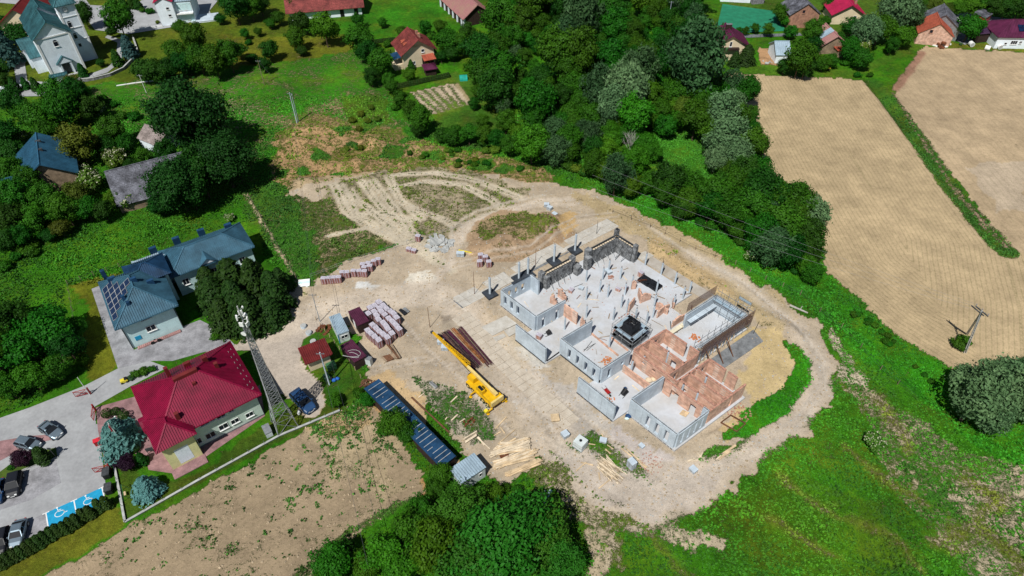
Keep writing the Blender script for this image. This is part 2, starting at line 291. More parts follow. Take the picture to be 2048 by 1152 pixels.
# haul road loop
LOOP = [(640,640),(740,600),(860,585),(930,615),(985,690),(1060,790),(1110,880),(1180,960),(1280,1015),(1390,960),(1500,905),(1600,840),(1645,770),(1640,720),(1590,650),(1480,560),(1380,510)]
for k_, wd in ((LOOP[:4],6.),(LOOP[3:8],6.5),(LOOP[7:10],7.5),(LOOP[9:],3.4)): strip(k_, wd, DUST, None, .03, J2, .7, 1.5)
for off in (-10, 10):
    strip([(a+off*.6,b+off*.5) for a,b in LOOP], .5, (.53,.47,.39), None, .0, ZERO, .6, .4, -.05)
strip([(1100,900),(1180,985),(1240,1010)], .6, None, (.05,.12,.01), .6, J2, .8)
zone([(1100,905),(1060,960),(1120,1010),(1190,1060),(1200,1152),(1260,1152),(1215,1070),(1290,1050),(1200,1030)], (.48,.40,.28), (.08,.13,.015), .55, J1)
strip([(1190,1075),(1195,1160)], 2.8, (.46,.38,.26), None, .28, J1, .8)
# ruts and wheel marks on the forecourt and loop
for tr in ([(700,600),(800,585),(900,600),(960,650),(1000,710),(1060,800),(1120,890)],[(640,625),(730,595),(830,588),(910,612)],[(740,740),(840,720),(930,740),(1040,800),(1150,870)],[(800,640),(850,700),(920,760),(1000,850),(1060,900)],[(1010,720),(1080,770),(1160,830),(1240,900),(1330,960)],[(1100,890),(1180,965),(1280,1012),(1390,958),(1500,902),(1600,838),(1643,770),(1638,715),(1585,648),(1480,562),(1380,512),(1290,450)],[(560,660),(620,640),(700,600)],[(880,540),(960,520),(1060,500),(1150,440),(1230,430)]):
    for o_ in (-5.5,5.5):
        strip([(a+o_*.7,b+o_*.75) for a,b in tr], .42, (.34,.285,.22), None, .0, (J2[0]*.3,J2[1]*.3), .5, .3, -.06); strip([(a+o_*.7+3,b+o_*.75-2) for a,b in tr], .3, (.58,.51,.43), None, .0, (J2[0]*.3,J2[1]*.3), .5, .3, .03)
for c_ in ((890,640,10,6),(1040,760,16,6),(700,700,9,5),(1120,860,14,5),(960,600,9,4),(1010,850,12,6)): zone([(c_[0]+c_[2]*math.cos(a_),c_[1]+c_[3]*math.sin(a_)) for a_ in [i_*.785 for i_ in range(8)]], (.27,.225,.175), None, None, J1, mix=.6)
# fields
F1 = [(1452,146),(1560,152),(1700,158),(1762,170),(1800,220),(1860,300),(1930,390),(2008,498),(2100,515),(2150,760),(2048,742),(1905,738),(1840,700),(1780,660),(1700,580),(1650,545),(1640,430),(1590,380),(1530,330),(1500,240),(1470,200)]
k1 = zone(F1, (.44,.335,.20), (.10,.12,.03), .0, J2)
F2 = [(1845,93),(1960,100),(2150,112),(2200,560),(2022,497),(1935,385),(1860,290),(1790,190),(1810,150)]
k2 = zone(F2, (.43,.325,.205), (.12,.12,.05), .05, J2)
k2b = zone([(1950,340),(2060,320),(2060,440),(2000,430)], (.47,.39,.30), None, None, J3, mix=.6)
DITCH = PA([(1745,165),(1790,215),(1850,300),(1925,395),(2010,500)])
strip([(1745,165),(1775,195),(1830,270),(1910,385),(1990,480),(2012,502)], 4.2, (.36,.27,.18), (.03,.11,.01), .97, J2, 1., .8)
strip([(1785,185),(1835,262),(1925,390),(2018,494)], 1.0, (.33,.22,.155), None, .3, J2, .7)
strip([(1845,105),(1812,150),(1792,178)], 2.0, (.30,.16,.11), None, .2, J2, .9)
LB = PA([(1452,146),(1500,240),(1560,360),(1650,540),(1780,660),(1905,738),(2100,860)]); RB = PA([(1762,170),(1860,300),(2008,498),(2040,620),(2050,800)])
dl = segdist(X,Y,LB); dr = segdist(X,Y,RB); rowp[k1] = np.where(dr < dl*1.0, dr, dl)[k1]/.82; roww[k1] = .42
rowp[k2] = segdist(X,Y,PA([(1700,100),(1990,470),(2100,600)]))[k2]/1.3; roww[k2] = .2
# grass strip and slope right of the loop
zone([(1290,430),(1400,480),(1530,560),(1640,640),(1700,700),(1840,800),(1960,900),(2100,980),(2100,860),(1905,745),(1780,668),(1690,585),(1645,545),(1560,480),(1450,440),(1300,380),(1200,370)], None, (.022,.16,.004), .97, J2)
zone([(1660,650),(1700,680),(1760,760),(1820,830),(1780,840),(1700,740)], (.50,.43,.31), None, .46, J3)
zone([(1680,730),(1770,760),(1850,850),(1950,920),(2060,960),(2100,1160),(1960,1160),(1880,1080),(1790,960),(1750,860)], (.44,.37,.24), (.035,.14,.006), .61, J3)
zone([(1880,1000),(2050,940),(2100,1000),(2100,1160),(2000,1160)], (.46,.385,.26), None, .52, J3)
zone([(1400,980),(1560,930),(1720,1000),(1820,1100),(1860,1160),(1500,1160),(1440,1050)], (.3,.22,.10), (.05,.145,.004), .93, J3, mix=.6)
zone([(1720,1000),(1760,1010),(1790,1100),(1750,1160),(1700,1090)], (.30,.21,.09), (.085,.12,.008), .9, J3, mix=.25)
zone([(1318,1072),(1340,1045),(1372,1062),(1410,1068),(1452,1085),(1445,1105),(1400,1095),(1380,1110),(1345,1090)], (.50,.42,.29), None, .42, J2)
for tr,w_ in (([(1540,1040),(1600,1075),(1660,1110)],1.),([(1870,1085),(1940,1040),(2010,1000)],1.4),([(1900,1100),(1960,1070)],1.),([(1960,1060),(2020,1110),(2060,1160)],2.),([(1760,800),(1790,850),(1810,890)],2.2),([(1700,900),(1760,960),(1850,1010)],1.),([(1560,960),(1640,1010),(1760,1060),(1850,1140)],.8),([(1290,1060),(1360,1130),(1400,1170)],.8),([(1930,960),(1990,1010)],2.)): strip(tr, w_, (.46,.38,.25), (.11,.13,.015), .56, J1, .9, 1.2)
# bottom left field and verges
kf = zone([(60,1170),(250,1062),(400,980),(560,890),(640,845),(720,800),(770,830),(800,880),(840,940),(850,985),(790,1020),(700,1080),(600,1170)], PINKSOIL, (.04,.12,.015), .19, J2)
zone([(610,850),(720,820),(780,880),(830,970),(790,1010),(730,960),(640,930)], (.37,.29,.18), None, .28, J3)
zone([(600,850),(700,790),(745,800),(740,850),(660,880)], (.42,.3,.16), None, .5, J2)
rowp[kf] = segdist(X,Y,PA([(60,1170),(250,1062),(640,845),(760,770)]))[kf]/.8; roww[kf] = .15
zone([(-60,1190),(0,1140),(235,1005),(252,1055),(60,1165),(0,1200)], (.4,.3,.12), (.10,.12,.01), .9, J2)
zone([(180,610),(140,570),(245,545),(200,575),(235,735),(190,770),(150,700)], None, (.10,.12,.008), .96, J2)
zone([(230,900),(250,1045),(680,822),(640,775),(560,830),(480,880),(400,950),(345,965),(290,960)], (.4,.3,.12), (.045,.095,.008), .97, J2)
zone([(640,780),(700,730),(740,790),(700,830)], None, LUSH, .95, J2)
zone([(600,655),(650,640),(720,720),(745,780),(700,830),(655,800),(640,760),(600,700)], None, (.03,.12,.008), .95, J2)
strip([(490,385),(540,470),(610,590)], .9, (.5,.42,.27), None, .3, J2, .8)
# yard east of the red roofed building, access road up to the site
zone([(400,705),(470,690),(520,655),(590,640),(640,625),(660,645),(605,680),(600,720),(640,765),(652,800),(640,830),(612,838),(585,800),(530,770),(500,700)], (.43,.37,.31), DRYV, .03, ZERO)
strip([(560,655),(640,620),(740,600),(860,585)], 5.5, DUST, None, .02, J2, .8, 1.5)
# garden plot
zone([(820,185),(905,166),(942,208),(865,230)], (.46,.37,.26), (.1,.14,.02), .25, ZERO)
for i in range(6): strip([(834+i*16,186-i*3.6),(880+i*12,226-i*4)], 1.1, None, (.08,.16,.02), .72 if i < 5 else .1, ZERO)
zone([(1520,95),(1552,100),(1556,135),(1535,145),(1518,125)], (.42,.25,.13), DRYV, .12, J2)
zone([(1440,0),(1520,60),(1720,80),(1800,30),(1760,-40),(1440,-40)], (.34,.25,.12), (.05,.12,.01), .9, J3)
zone([(1460,145),(1700,158),(1850,95),(1840,80),(1700,140),(1500,130)], None, (.05,.14,.008), .97, J2)
zone([(1790,100),(1850,92),(2100,108),(2100,90),(1900,85)], (.4,.3,.16), (.12,.15,.01), .85, J2)
zone([(1300,280),(1400,250),(1440,330),(1400,380),(1320,340)], None, (.035,.16,.008), 1., J2)
for o_ in (0,14): strip([(580+o_,1165),(640+o_,1105),(700+o_,1062),(760+o_,1028),(800+o_,1005)], .5, None, (.05,.12,.015), .72, J2)
for c_ in ((600,990,60,26),(420,1080,70,20),(700,920,60,30),(520,940,50,16),(330,1050,60,14)): zone([(c_[0]-c_[2],c_[1]+c_[3]),(c_[0]-c_[2]*.6,c_[1]-c_[3]*.4),(c_[0]+c_[2]*.7,c_[1]-c_[3]),(c_[0]+c_[2],c_[1]+c_[3]*.2),(c_[0],c_[1]+c_[3]*1.1)], None, None, .30, J3)
zone([(1110,900),(1200,900),(1340,930),(1440,960),(1390,1010),(1290,1040),(1200,1010)], (.48,.42,.36), None, None, J1, mix=.6)
# relief: mounds, spoil heaps, banks, ditch, clods
def mound(px, py, rx, ry, h, az=0., rough=.5):
    c = P(px,py); ca, sa = math.cos(az), math.sin(az); dx = X-c.x; dy = Y-c.y; u = (dx*ca+dy*sa)/rx; v = (-dx*sa+dy*ca)/ry
    r = np.sqrt(u*u+v*v)+(fbm(X,Y,2.2,77,4)-.5)*rough; hz[:] += h*np.clip(1-r,0,1)**1.1*(1+.5*(fbm(X,Y,.9,3,2)-.5))
for a in [(1030,475,10,5.5,1.6,.5),(1085,455,6,4.5,1.5,.4),(980,500,5,3.5,.9,.4),(600,290,8,4,1.6,.2),(650,262,7,3,1.3,0),(590,370,7,3,1.2,.3),(700,330,6,3,1.,.1),(745,285,5,3,1.2,.2),(800,300,6,3,1.,-.2),(860,300,6,3,1.1,-.3),(940,310,6,3,1.,-.2),(1000,325,6,3,1.,-.3),(1070,345,6,3,1.1,-.4),(830,325,6,2.4,.8,-.1),
          (1560,650,7,2,.7,-.8),(1335,520,8,4,.7,-.7),(1440,590,6,3,.6,-.7),(1720,690,10,2.2,.9,-.8),(1370,1080,6,4,.5,0),(1530,125,3,3,.9,0),(1430,870,2,1.5,.7,.6)]: mound(*a)
hz -= 1.1*np.clip(1-segdist(X,Y,PA([(1745,165),(1850,300),(1995,485)]))/2.2,0,1)
hz -= .8*np.clip(1-segdist(X,Y,PA([(1590,520),(1700,640),(1860,790),(2000,880)]))/1.6,0,1)
hz += .10*(fbm(X,Y,1.7,201,3)-.5)*np.clip(1.3-vw,0.3,1)+np.where(vw > .55, .22*(fbm(X,Y,1.3,99,2)-.35)*np.clip((vw-.5)*2,0,1), 0)*np.where(Y > 30,1,0)
flat = inpoly(X,Y,PA([(-400,840),(-60,845),(0,830),(170,765),(235,738),(180,570),(205,567),(380,470),(520,440),(530,520),(420,660),(560,640),(640,620),(680,640),(745,780),(660,840),(250,1060),(90,1100),(-60,1140),(-400,1200)]))
hz[flat] = np.minimum(hz[flat], 0)*.2-.03
bf = inpoly(X,Y,PA([(990,580),(1060,540),(1220,465),(1290,480),(1400,560),(1500,620),(1510,780),(1430,860),(1345,915),(1180,790),(1020,690)])); hz[bf] = np.minimum(hz[bf],0)*.3-.06
mown = np.zeros(NV,bool)
for pl in ([(-200,-40),(700,-40),(735,85),(560,128),(400,155),(250,178),(60,170),(0,205),(-200,210)],[(600,20),(880,-40),(910,50),(800,75),(700,70),(600,60)],[(870,160),(1000,130),(1010,260),(870,290)],[(180,570),(205,567),(380,470),(520,440),(530,520),(620,600),(745,780),(660,840),(250,1060),(90,1100),(-60,1200),(-60,1140),(130,700),(130,570)],[(-60,1195),(-60,1120),(235,1000),(256,1060),(60,1178)],[(1440,-40),(1840,-40),(1840,95),(1700,150),(1500,135),(1440,140)]): mown |= inpoly(X,Y,PA(pl))
hz[mown&(vw>.5)] *= .25
PAVED = [[(-60,-30),(150,-30),(180,10),(260,15),(300,-10),(470,-40),(420,20),(370,50),(258,68),(190,60),(160,20),(-60,0)],[(33,165),(28,135),(45,100),(58,95),(50,130),(55,162),(115,165),(170,152),(215,135),(232,120),(235,85),(210,75),(215,70),(245,80),(243,122),(215,145),(160,162),(100,172),(40,176)],[(-60,180),(50,178),(100,185),(90,192),(-60,195)],[(1480,70),(1600,66),(1605,71),(1480,76)],[(1830,10),(1950,28),(2150,58),(2150,66),(2000,48),(1930,38),(1820,18)],[(1905,40),(1960,36),(2048,50),(2048,58),(1970,70),(1930,90),(1900,75)],[(1445,8),(1548,22),(1572,62),(1478,66),(1432,62)],[(370,20),(415,12),(425,35),(392,50)]]
for pl in PAVED: q_ = PA(pl); kk_ = inpoly(X,Y,q_)|(segdist(X,Y,q_+q_[:1]) < 1.5); hz[kk_] = np.minimum(hz[kk_],0)*.2-.06; mown |= kk_
far = (Y > 262)|(np.abs(X) > 225)|(Y < 30); hz[far] = 0
me = bpy.data.meshes.new('ground'); nx, ny = len(xs), len(ys)
me.vertices.add(NV); me.vertices.foreach_set('co', np.stack([X,Y,hz],1).astype(np.float32).ravel())
ii = (np.arange(ny-1)[:,None]*nx+np.arange(nx-1)[None,:]).ravel(); quads = np.stack([ii,ii+1,ii+nx+1,ii+nx],1).astype(np.int32)
me.loops.add(len(quads)*4); me.loops.foreach_set('vertex_index', quads.ravel()); me.polygons.add(len(quads)); me.polygons.foreach_set('loop_start', np.arange(len(quads),dtype=np.int32)*4)
me.update(calc_edges=True); me.polygons.foreach_set('use_smooth', [True]*len(quads))
for nm, arr in (('soil',soil),('veg',veg)):
    a = me.attributes.new(nm,'FLOAT_COLOR','POINT'); a.data.foreach_set('color', np.concatenate([arr,np.ones((NV,1))],1).astype(np.float32).ravel())
for nm, arr in (('vegw',vw),('rowp',rowp),('roww',roww)):
    a = me.attributes.new(nm,'FLOAT','POINT'); a.data.foreach_set('value', arr.astype(np.float32))
gm = bpy.data.materials.new('ground'); gm.use_nodes = True; n = gm.node_tree.nodes; l = gm.node_tree.links; B = n['Principled BSDF']; B.inputs['Roughness'].default_value = .95; B.inputs['Specular IOR Level'].default_value = .1
def attr(nm): a = n.new('ShaderNodeAttribute'); a.attribute_name = nm; return a
def noise(s, d=4, r=.6, vec=None): t = n.new('ShaderNodeTexNoise'); t.inputs['Scale'].default_value = s; t.inputs['Detail'].default_value = d; t.inputs['Roughness'].default_value = r; l.new(vec or tcg.outputs['Object'], t.inputs['Vector']); return t.outputs['Fac']
def mr(x, a, b, c, d): t = n.new('ShaderNodeMapRange'); l.new(x, t.inputs[0]); [setattr(t.inputs[i+1],'default_value',q) for i, q in enumerate((a,b,c,d))]; return t.outputs[0]
def mth(op, a, b=None):
    t = n.new('ShaderNodeMath'); t.operation = op
    for i, q in enumerate((a,b)):
        if q is None: continue
        if isinstance(q,(int,float)): t.inputs[i].default_value = q
        else: l.new(q, t.inputs[i])
    return t.outputs[0]
def scl(c, f): t = n.new('ShaderNodeVectorMath'); t.operation = 'SCALE'; l.new(c, t.inputs[0]); l.new(f, t.inputs['Scale']); return t.outputs[0]
def mixc(f, a, b):
    t = n.new('ShaderNodeMix'); t.data_type = 'RGBA'; l.new(f, t.inputs[0])
    for i, q in ((6,a),(7,b)):
        if isinstance(q, tuple): t.inputs[i].default_value = (*q,1)
        else: l.new(q, t.inputs[i])
    return t.outputs[2]
tcg = n.new('ShaderNodeTexCoord')
thr = mth('ADD', attr('vegw').outputs['Fac'], mth('ADD', mth('ADD', mr(noise(1.3,7,.8),.3,.7,-.42,.42), mr(noise(5.5,3,.8),.3,.7,-.2,.2)), mr(noise(.17,3),.3,.7,-.16,.16)))
mask = mr(thr, .42, .66, 0, 1)
sc1 = scl(attr('soil').outputs['Color'], mth('MULTIPLY', mth('MULTIPLY', mr(noise(.22,7,.72),.3,.7,.72,1.2), mr(noise(6.,4,.8),.3,.7,.78,1.2)), mr(noise(1.6,5,.8),.42,.5,.86,1.)))
rp = attr('rowp').outputs['Fac']; rs = mth('SINE', mth('MULTIPLY', mth('ADD', rp, mr(noise(.25,2),.3,.7,-.06,.06)), math.tau))
rowm = mth('MULTIPLY', mth('MULTIPLY', mr(rs,.45,.95,0,1), mr(noise(2.2,3,.7),.38,.6,.15,1)), attr('roww').outputs['Fac'])
sc1 = scl(sc1, mr(noise(.045,5,.7),.35,.65,.88,1.08))
sc2 = mixc(mth('MULTIPLY',rowm,.9), sc1, (.10,.11,.035))
vg = attr('veg').outputs['Color']; hue = mr(noise(.11,5,.7),.36,.66,0,1)
vg2 = mixc(mth('MULTIPLY',hue,.5), vg, scl(mixc(mth('MULTIPLY',hue,.7), vg, (.19,.15,.015)), mr(noise(.5,3),.3,.7,.8,1.2)))
vg2 = scl(vg2, mr(noise(.085,6,.72),.36,.64,.62,1.3))
vg3 = scl(vg2, mth('MULTIPLY', mr(noise(1.1,7,.8),.3,.7,.45,1.45), mr(noise(7.,3,.8),.3,.7,.6,1.4)))
col = mixc(mask, sc2, vg3); l.new(col, B.inputs['Base Color'])
bp = n.new('ShaderNodeBump'); bp.inputs['Strength'].default_value = .7; bp.inputs['Distance'].default_value = .25
hh = mth('ADD', mth('MULTIPLY', noise(2.3,6,.75), mr(mask,0,1,.35,1.6)), mth('MULTIPLY', mask, .8)); l.new(hh, bp.inputs['Height']); l.new(bp.outputs[0], B.inputs['Normal'])
me.materials.append(gm); g = bpy.data.objects.new('ground', me); COL.objects.link(g); meta(g, kind='structure')
def GZ(x, y):        # terrain height lookup
    i = np.searchsorted(xs, x)-1; k = np.searchsorted(ys, y)-1
    i = min(max(i,0),nx-2); k = min(max(k,0),ny-2); fx = (x-xs[i])/(xs[i+1]-xs[i]); fy = (y-ys[k])/(ys[k+1]-ys[k])
    h = hz.reshape(ny,nx); return float((h[k,i]*(1-fx)+h[k,i+1]*fx)*(1-fy)+(h[k+1,i]*(1-fx)+h[k+1,i+1]*fx)*fy)
# ------------------------------------------------------------------ paved sheets
ROADM = nmat('asphalt_pale', (.33,.34,.35), .9, .14, .25, 0, .1, 12., base2=(.27,.275,.285), fine=.08)
ROADD = nmat('asphalt_grey', (.17,.18,.2), .9, .2, .4, 0, .1, 12., fine=.08)
PAVE = nmat('paving_grey', (.29,.29,.31), .9, .25, .5, 0, .15, 9., fine=.14)
PINK = nmat('paving_pink', (.30,.17,.175), .9, .25, .7, 0, .2, 9., fine=.14)
def sheet(name, pts, z, m): return structure(name, MB().sheet(PA(pts), z), m)
sheet('road', [(-400,985),(-60,862),(0,836),(60,815),(168,772),(236,737),(300,722),(335,735),(262,772),(190,813),(192,848),(172,852),(120,880),(60,880),(0,920),(-400,1090)], .02, ROADM)
sheet('parking_lot', [(-400,1086),(0,916),(60,878),(120,878),(172,850),(196,848),(212,975),(208,1000),(120,1040),(60,1070),(-60,1120),(-400,1290)], .024, ROADM)
sheet('parking_bays', [(-60,965),(0,945),(46,950),(112,917),(122,966),(62,1000),(-60,1040)], .032, PAVE)
sheet('parking_bay_paving', [(-60,1085),(62,1040),(92,1025),(98,1056),(60,1075),(-60,1125)], .032, PAVE)
sheet('pink_verge', [(-60,905),(0,882),(60,872),(118,868),(112,878),(60,890),(0,922),(-60,945)], .034, PINK)
sheet('courtyard_paving', [(183,578),(198,572),(232,640),(268,700),(368,652),(400,640),(440,660),(470,690),(405,705),(345,722),(300,722),(236,737)], .028, PAVE)
sheet('pink_paving', [(192,815),(275,792),(305,880),(360,850),(520,770),(530,832),(410,915),(345,947),(297,940),(292,915),(262,905),(225,915),(214,950),(196,860)], .036, PINK)
sheet('street', [(-60,-30),(150,-30),(180,10),(260,15),(300,-10),(470,-40),(420,20),(370,50),(258,68),(190,60),(160,20),(-60,0)], .02, ROADM)
sheet('church_path', [(33,165),(28,135),(45,100),(58,95),(50,130),(55,162),(115,165),(170,152),(215,135),(232,120),(235,85),(210,75),(215,70),(245,80),(243,122),(215,145),(160,162),(100,172),(40,176)], .03, ROADM)
sheet('lower_street', [(-60,180),(50,178),(100,185),(90,192),(-60,195)], .03, ROADM)
sheet('farm_street', [(1480,70),(1600,66),(1605,71),(1480,76)], .03, ROADD)
sheet('main_street', [(1830,10),(1950,28),(2150,58),(2150,66),(2000,48),(1930,38),(1820,18)], .03, PAVE)
sheet('farmyard', [(1905,40),(1960,36),(2048,50),(2048,58),(1970,70),(1930,90),(1900,75)], .034, PAVE)
sheet('tennis_court', [(1445,8),(1548,22),(1572,62),(1478,66),(1432,62)], .04, nmat('court_green', (.015,.19,.10), .9, .15, .6, fine=.06))
sheet('house_drive', [(370,20),(415,12),(425,35),(392,50)], .03, ROADM)
# ------------------------------------------------------------------ vegetation
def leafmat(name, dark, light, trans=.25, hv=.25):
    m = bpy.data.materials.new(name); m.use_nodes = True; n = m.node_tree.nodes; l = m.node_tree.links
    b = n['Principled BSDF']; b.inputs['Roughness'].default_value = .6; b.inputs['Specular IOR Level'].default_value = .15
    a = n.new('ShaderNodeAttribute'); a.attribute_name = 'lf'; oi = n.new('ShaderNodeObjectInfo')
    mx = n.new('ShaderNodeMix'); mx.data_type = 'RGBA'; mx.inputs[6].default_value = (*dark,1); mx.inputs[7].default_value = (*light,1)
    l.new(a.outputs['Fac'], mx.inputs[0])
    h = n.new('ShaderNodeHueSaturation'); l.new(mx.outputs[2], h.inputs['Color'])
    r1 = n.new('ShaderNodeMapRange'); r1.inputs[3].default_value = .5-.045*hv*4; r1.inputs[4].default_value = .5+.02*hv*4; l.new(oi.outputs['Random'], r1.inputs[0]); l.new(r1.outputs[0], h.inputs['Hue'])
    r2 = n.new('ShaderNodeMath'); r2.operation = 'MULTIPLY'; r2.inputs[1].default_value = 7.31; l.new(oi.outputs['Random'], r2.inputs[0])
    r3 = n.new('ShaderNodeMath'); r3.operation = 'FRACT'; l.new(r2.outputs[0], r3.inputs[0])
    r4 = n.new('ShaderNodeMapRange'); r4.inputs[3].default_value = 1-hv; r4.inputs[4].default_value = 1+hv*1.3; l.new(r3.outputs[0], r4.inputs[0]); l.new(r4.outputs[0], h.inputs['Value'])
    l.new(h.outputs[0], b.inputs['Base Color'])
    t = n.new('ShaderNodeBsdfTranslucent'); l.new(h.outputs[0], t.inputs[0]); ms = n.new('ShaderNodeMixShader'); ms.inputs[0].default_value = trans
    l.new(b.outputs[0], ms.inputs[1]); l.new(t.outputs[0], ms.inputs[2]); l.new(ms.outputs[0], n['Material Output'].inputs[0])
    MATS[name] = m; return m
leafmat('leaf_dark', (.003,.03,.003), (.018,.10,.006), hv=.16); leafmat('leaf_mid', (.005,.045,.003), (.032,.155,.006), hv=.18); leafmat('leaf_bright', (.012,.075,.003), (.055,.20,.007), hv=.18)
leafmat('leaf_silver', (.04,.11,.042), (.15,.27,.115), hv=.1); leafmat('leaf_grey', (.012,.05,.016), (.06,.145,.05), hv=.12); leafmat('leaf_spruce', (.004,.022,.005), (.03,.08,.01), hv=.08); leafmat('leaf_blue', (.03,.12,.12), (.14,.32,.31), hv=.1)
leafmat('leaf_olive', (.03,.06,.006), (.11,.16,.015)); leafmat('leaf_purple', (.012,.004,.012), (.04,.012,.03)); leafmat('leaf_thuja', (.010,.035,.006), (.035,.085,.012), hv=.12); leafmat('leaf_yellow', (.03,.08,.006), (.10,.165,.012)); leafmat('blossom_white', (.5,.52,.32), (.78,.78,.6), hv=.05); leafmat('leaf_flower', (.02,.08,.008), (.10,.2,.02))
R_ = np.random.default_rng(5)
def leafmesh(name, pos, nrm, size, lf, aspect=1., jitter=.55, bend=None):
    n = len(pos); nn = nrm+R_.normal(0,jitter,(n,3)); nn /= np.linalg.norm(nn,axis=1)[:,None]+1e-9
    a = R_.normal(0,1,(n,3)); u = np.cross(nn,a); u /= np.linalg.norm(u,axis=1)[:,None]+1e-9; v = np.cross(nn,u)
    s = size*(.6+.8*R_.random(n)); s = s[:,None]
    # each leaf spray: a folded kite of two triangles
    q = np.stack([pos-u*s*.5*aspect, pos+v*s*.42+nn*s*.12, pos+u*s*.62*aspect-nn*s*.15, pos-v*s*.42+nn*s*.12],1).reshape(-1,3)
    me = bpy.data.meshes.new(name); me.vertices.add(4*n); me.vertices.foreach_set('co', q.astype(np.float32).ravel())
    k = np.arange(n,dtype=np.int32)*4; t = np.stack([k,k+1,k+3,k+1,k+2,k+3],1).ravel()
    me.loops.add(6*n); me.loops.foreach_set('vertex_index', t); me.polygons.add(2*n); me.polygons.foreach_set('loop_start', np.arange(2*n,dtype=np.int32)*3)
    me.update(calc_edges=True); at = me.attributes.new('lf','FLOAT','POINT'); at.data.foreach_set('value', np.repeat(np.clip(lf,0,1),4).astype(np.float32))
    return me
def lobed(nleaf, nlobes, h0, h1, rad=1., lobe=(.28,.5), flat=1., seed=0, size=.085, under=.35, dens=None, squash=1.):
    """points on the skins of many lobes filling a crown volume between heights h0 and h1"""
    r = np.random.default_rng(seed); cs = []; rs = []
    zc = (h0+h1)/2; zh = (h1-h0)/2
    for i in range(nlobes):
        for _ in range(30):
            d = r.normal(0,1,3); d /= np.linalg.norm(d); k = r.random()**.45; lr = r.uniform(*lobe)
            if i > nlobes*.82: k = r.uniform(1.02,1.3); lr = lobe[0]*r.uniform(.6,.95); d[2] = abs(d[2])*.8
            c = d*k*np.array([rad-lr*.8, rad-lr*.8, max(zh-lr*.6,.05)])
            c[0] *= 1+.12*math.sin(seed); c[:2] *= (1-.25*abs(c[2])/max(zh,.1)) if c[2] > 0 else 1
            if all(np.linalg.norm(c-q) > .32*(lr+s) for q, s in zip(cs, rs)): break
        cs.append(c); rs.append(lr)
    cs = np.array(cs); rs = np.array(rs); w_ = rs**2; w_ /= w_.sum()
    idx = r.choice(len(cs), int(nleaf*2.2), p=w_); d = r.normal(0,1,(len(idx),3)); d /= np.linalg.norm(d,axis=1)[:,None]
    rr = rs[idx]*(1-.22*r.random(len(idx))**2+.10*r.normal(0,1,len(idx))*.6); d2 = d*np.array([1,1,.82*squash])
    p = cs[idx]+d2*rr[:,None]
    dep = np.full(len(p), -9.)
    for c, s in zip(cs, rs):
        q = 1-np.linalg.norm((p-c)/np.array([1,1,.82]),axis=1)/s; dep = np.maximum(dep, q)
    keep = (dep < .38)&((d[:,2] > -.25)|(r.random(len(p)) < under)); p = p[keep]; d = d[keep]; ix = idx[keep]
    p = p[:nleaf]; d = d[:nleaf]; ix = ix[:nleaf]; out = p/np.array([rad,rad,zh]); out /= np.linalg.norm(out,axis=1)[:,None]+1e-6
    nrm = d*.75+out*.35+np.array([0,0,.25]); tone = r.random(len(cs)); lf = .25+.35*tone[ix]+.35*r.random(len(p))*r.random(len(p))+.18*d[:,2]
    p = p+np.array([0,0,zc])+d*(r.random(len(p))**5*.22)[:,None]+np.array([0,0,1])*(r.random(len(p))**6*.15)[:,None]; return p, nrm, lf
def trunkmesh(h, r0, limbs=5, spread=.5, top=.85, seed=0):
    r = random.Random(seed); mb = MB(); z = 0; p = Vector((0,0,-.02))
    pts = [p]; n = 4
    for i in range(n): p = Vector((r.uniform(-.05,.05)*h*.3, r.uniform(-.05,.05)*h*.3, h*top*(i+1)/n)); pts.append(p)
    for i in range(n): mb.tube(pts[i], pts[i+1], r0*(1-i/n*.75), 7, r0*(1-(i+1)/n*.75), cap=False)
    for i in range(limbs):
        a = i*2.4+r.random(); k = r.uniform(.3,.9); b = pts[1].lerp(pts[-1], k); e = b+Vector((math.cos(a)*spread, math.sin(a)*spread, h*.22*r.uniform(.6,1.3)))
        mb.tube(b, e, r0*.4, 5, r0*.12, cap=False)
    return mb
KIND = {}
def kind(name, crown, cm, tr, tmat='bark', extra=None): KIND[name] = dict(crown=crown, cm=M(cm), trunk=tr, tm=M(tmat), extra=extra)
def mkmesh(me, m): me.materials.append(M(m)); return me
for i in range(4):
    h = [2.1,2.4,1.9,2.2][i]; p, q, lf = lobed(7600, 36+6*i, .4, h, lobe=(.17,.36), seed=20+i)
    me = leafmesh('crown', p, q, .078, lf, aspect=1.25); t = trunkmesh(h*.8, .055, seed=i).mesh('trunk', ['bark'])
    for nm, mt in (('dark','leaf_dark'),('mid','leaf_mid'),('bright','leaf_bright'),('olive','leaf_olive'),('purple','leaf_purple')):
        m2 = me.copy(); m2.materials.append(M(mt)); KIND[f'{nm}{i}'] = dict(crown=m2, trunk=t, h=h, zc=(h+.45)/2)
for i in range(3):      # willows and poplars: upswept streaky crowns
    h = [2.2,2.6,2.0][i]; p, q, lf = lobed(6500, 34, .35, h, lobe=(.18,.34), seed=60+i, squash=1.5)
    me = leafmesh('crown', p, q*np.array([1,1,.4]), .082, lf, aspect=1.5, jitter=.7); t = trunkmesh(h*.8, .06, 7, seed=30+i).mesh('trunk', ['bark'])
    for nm, mt in (('silver','leaf_silver'),('grey','leaf_grey')):
        m2 = me.copy(); m2.materials.append(M(mt)); KIND[f'{nm}{i}'] = dict(crown=m2, trunk=t, h=h, zc=(h+.35)/2)
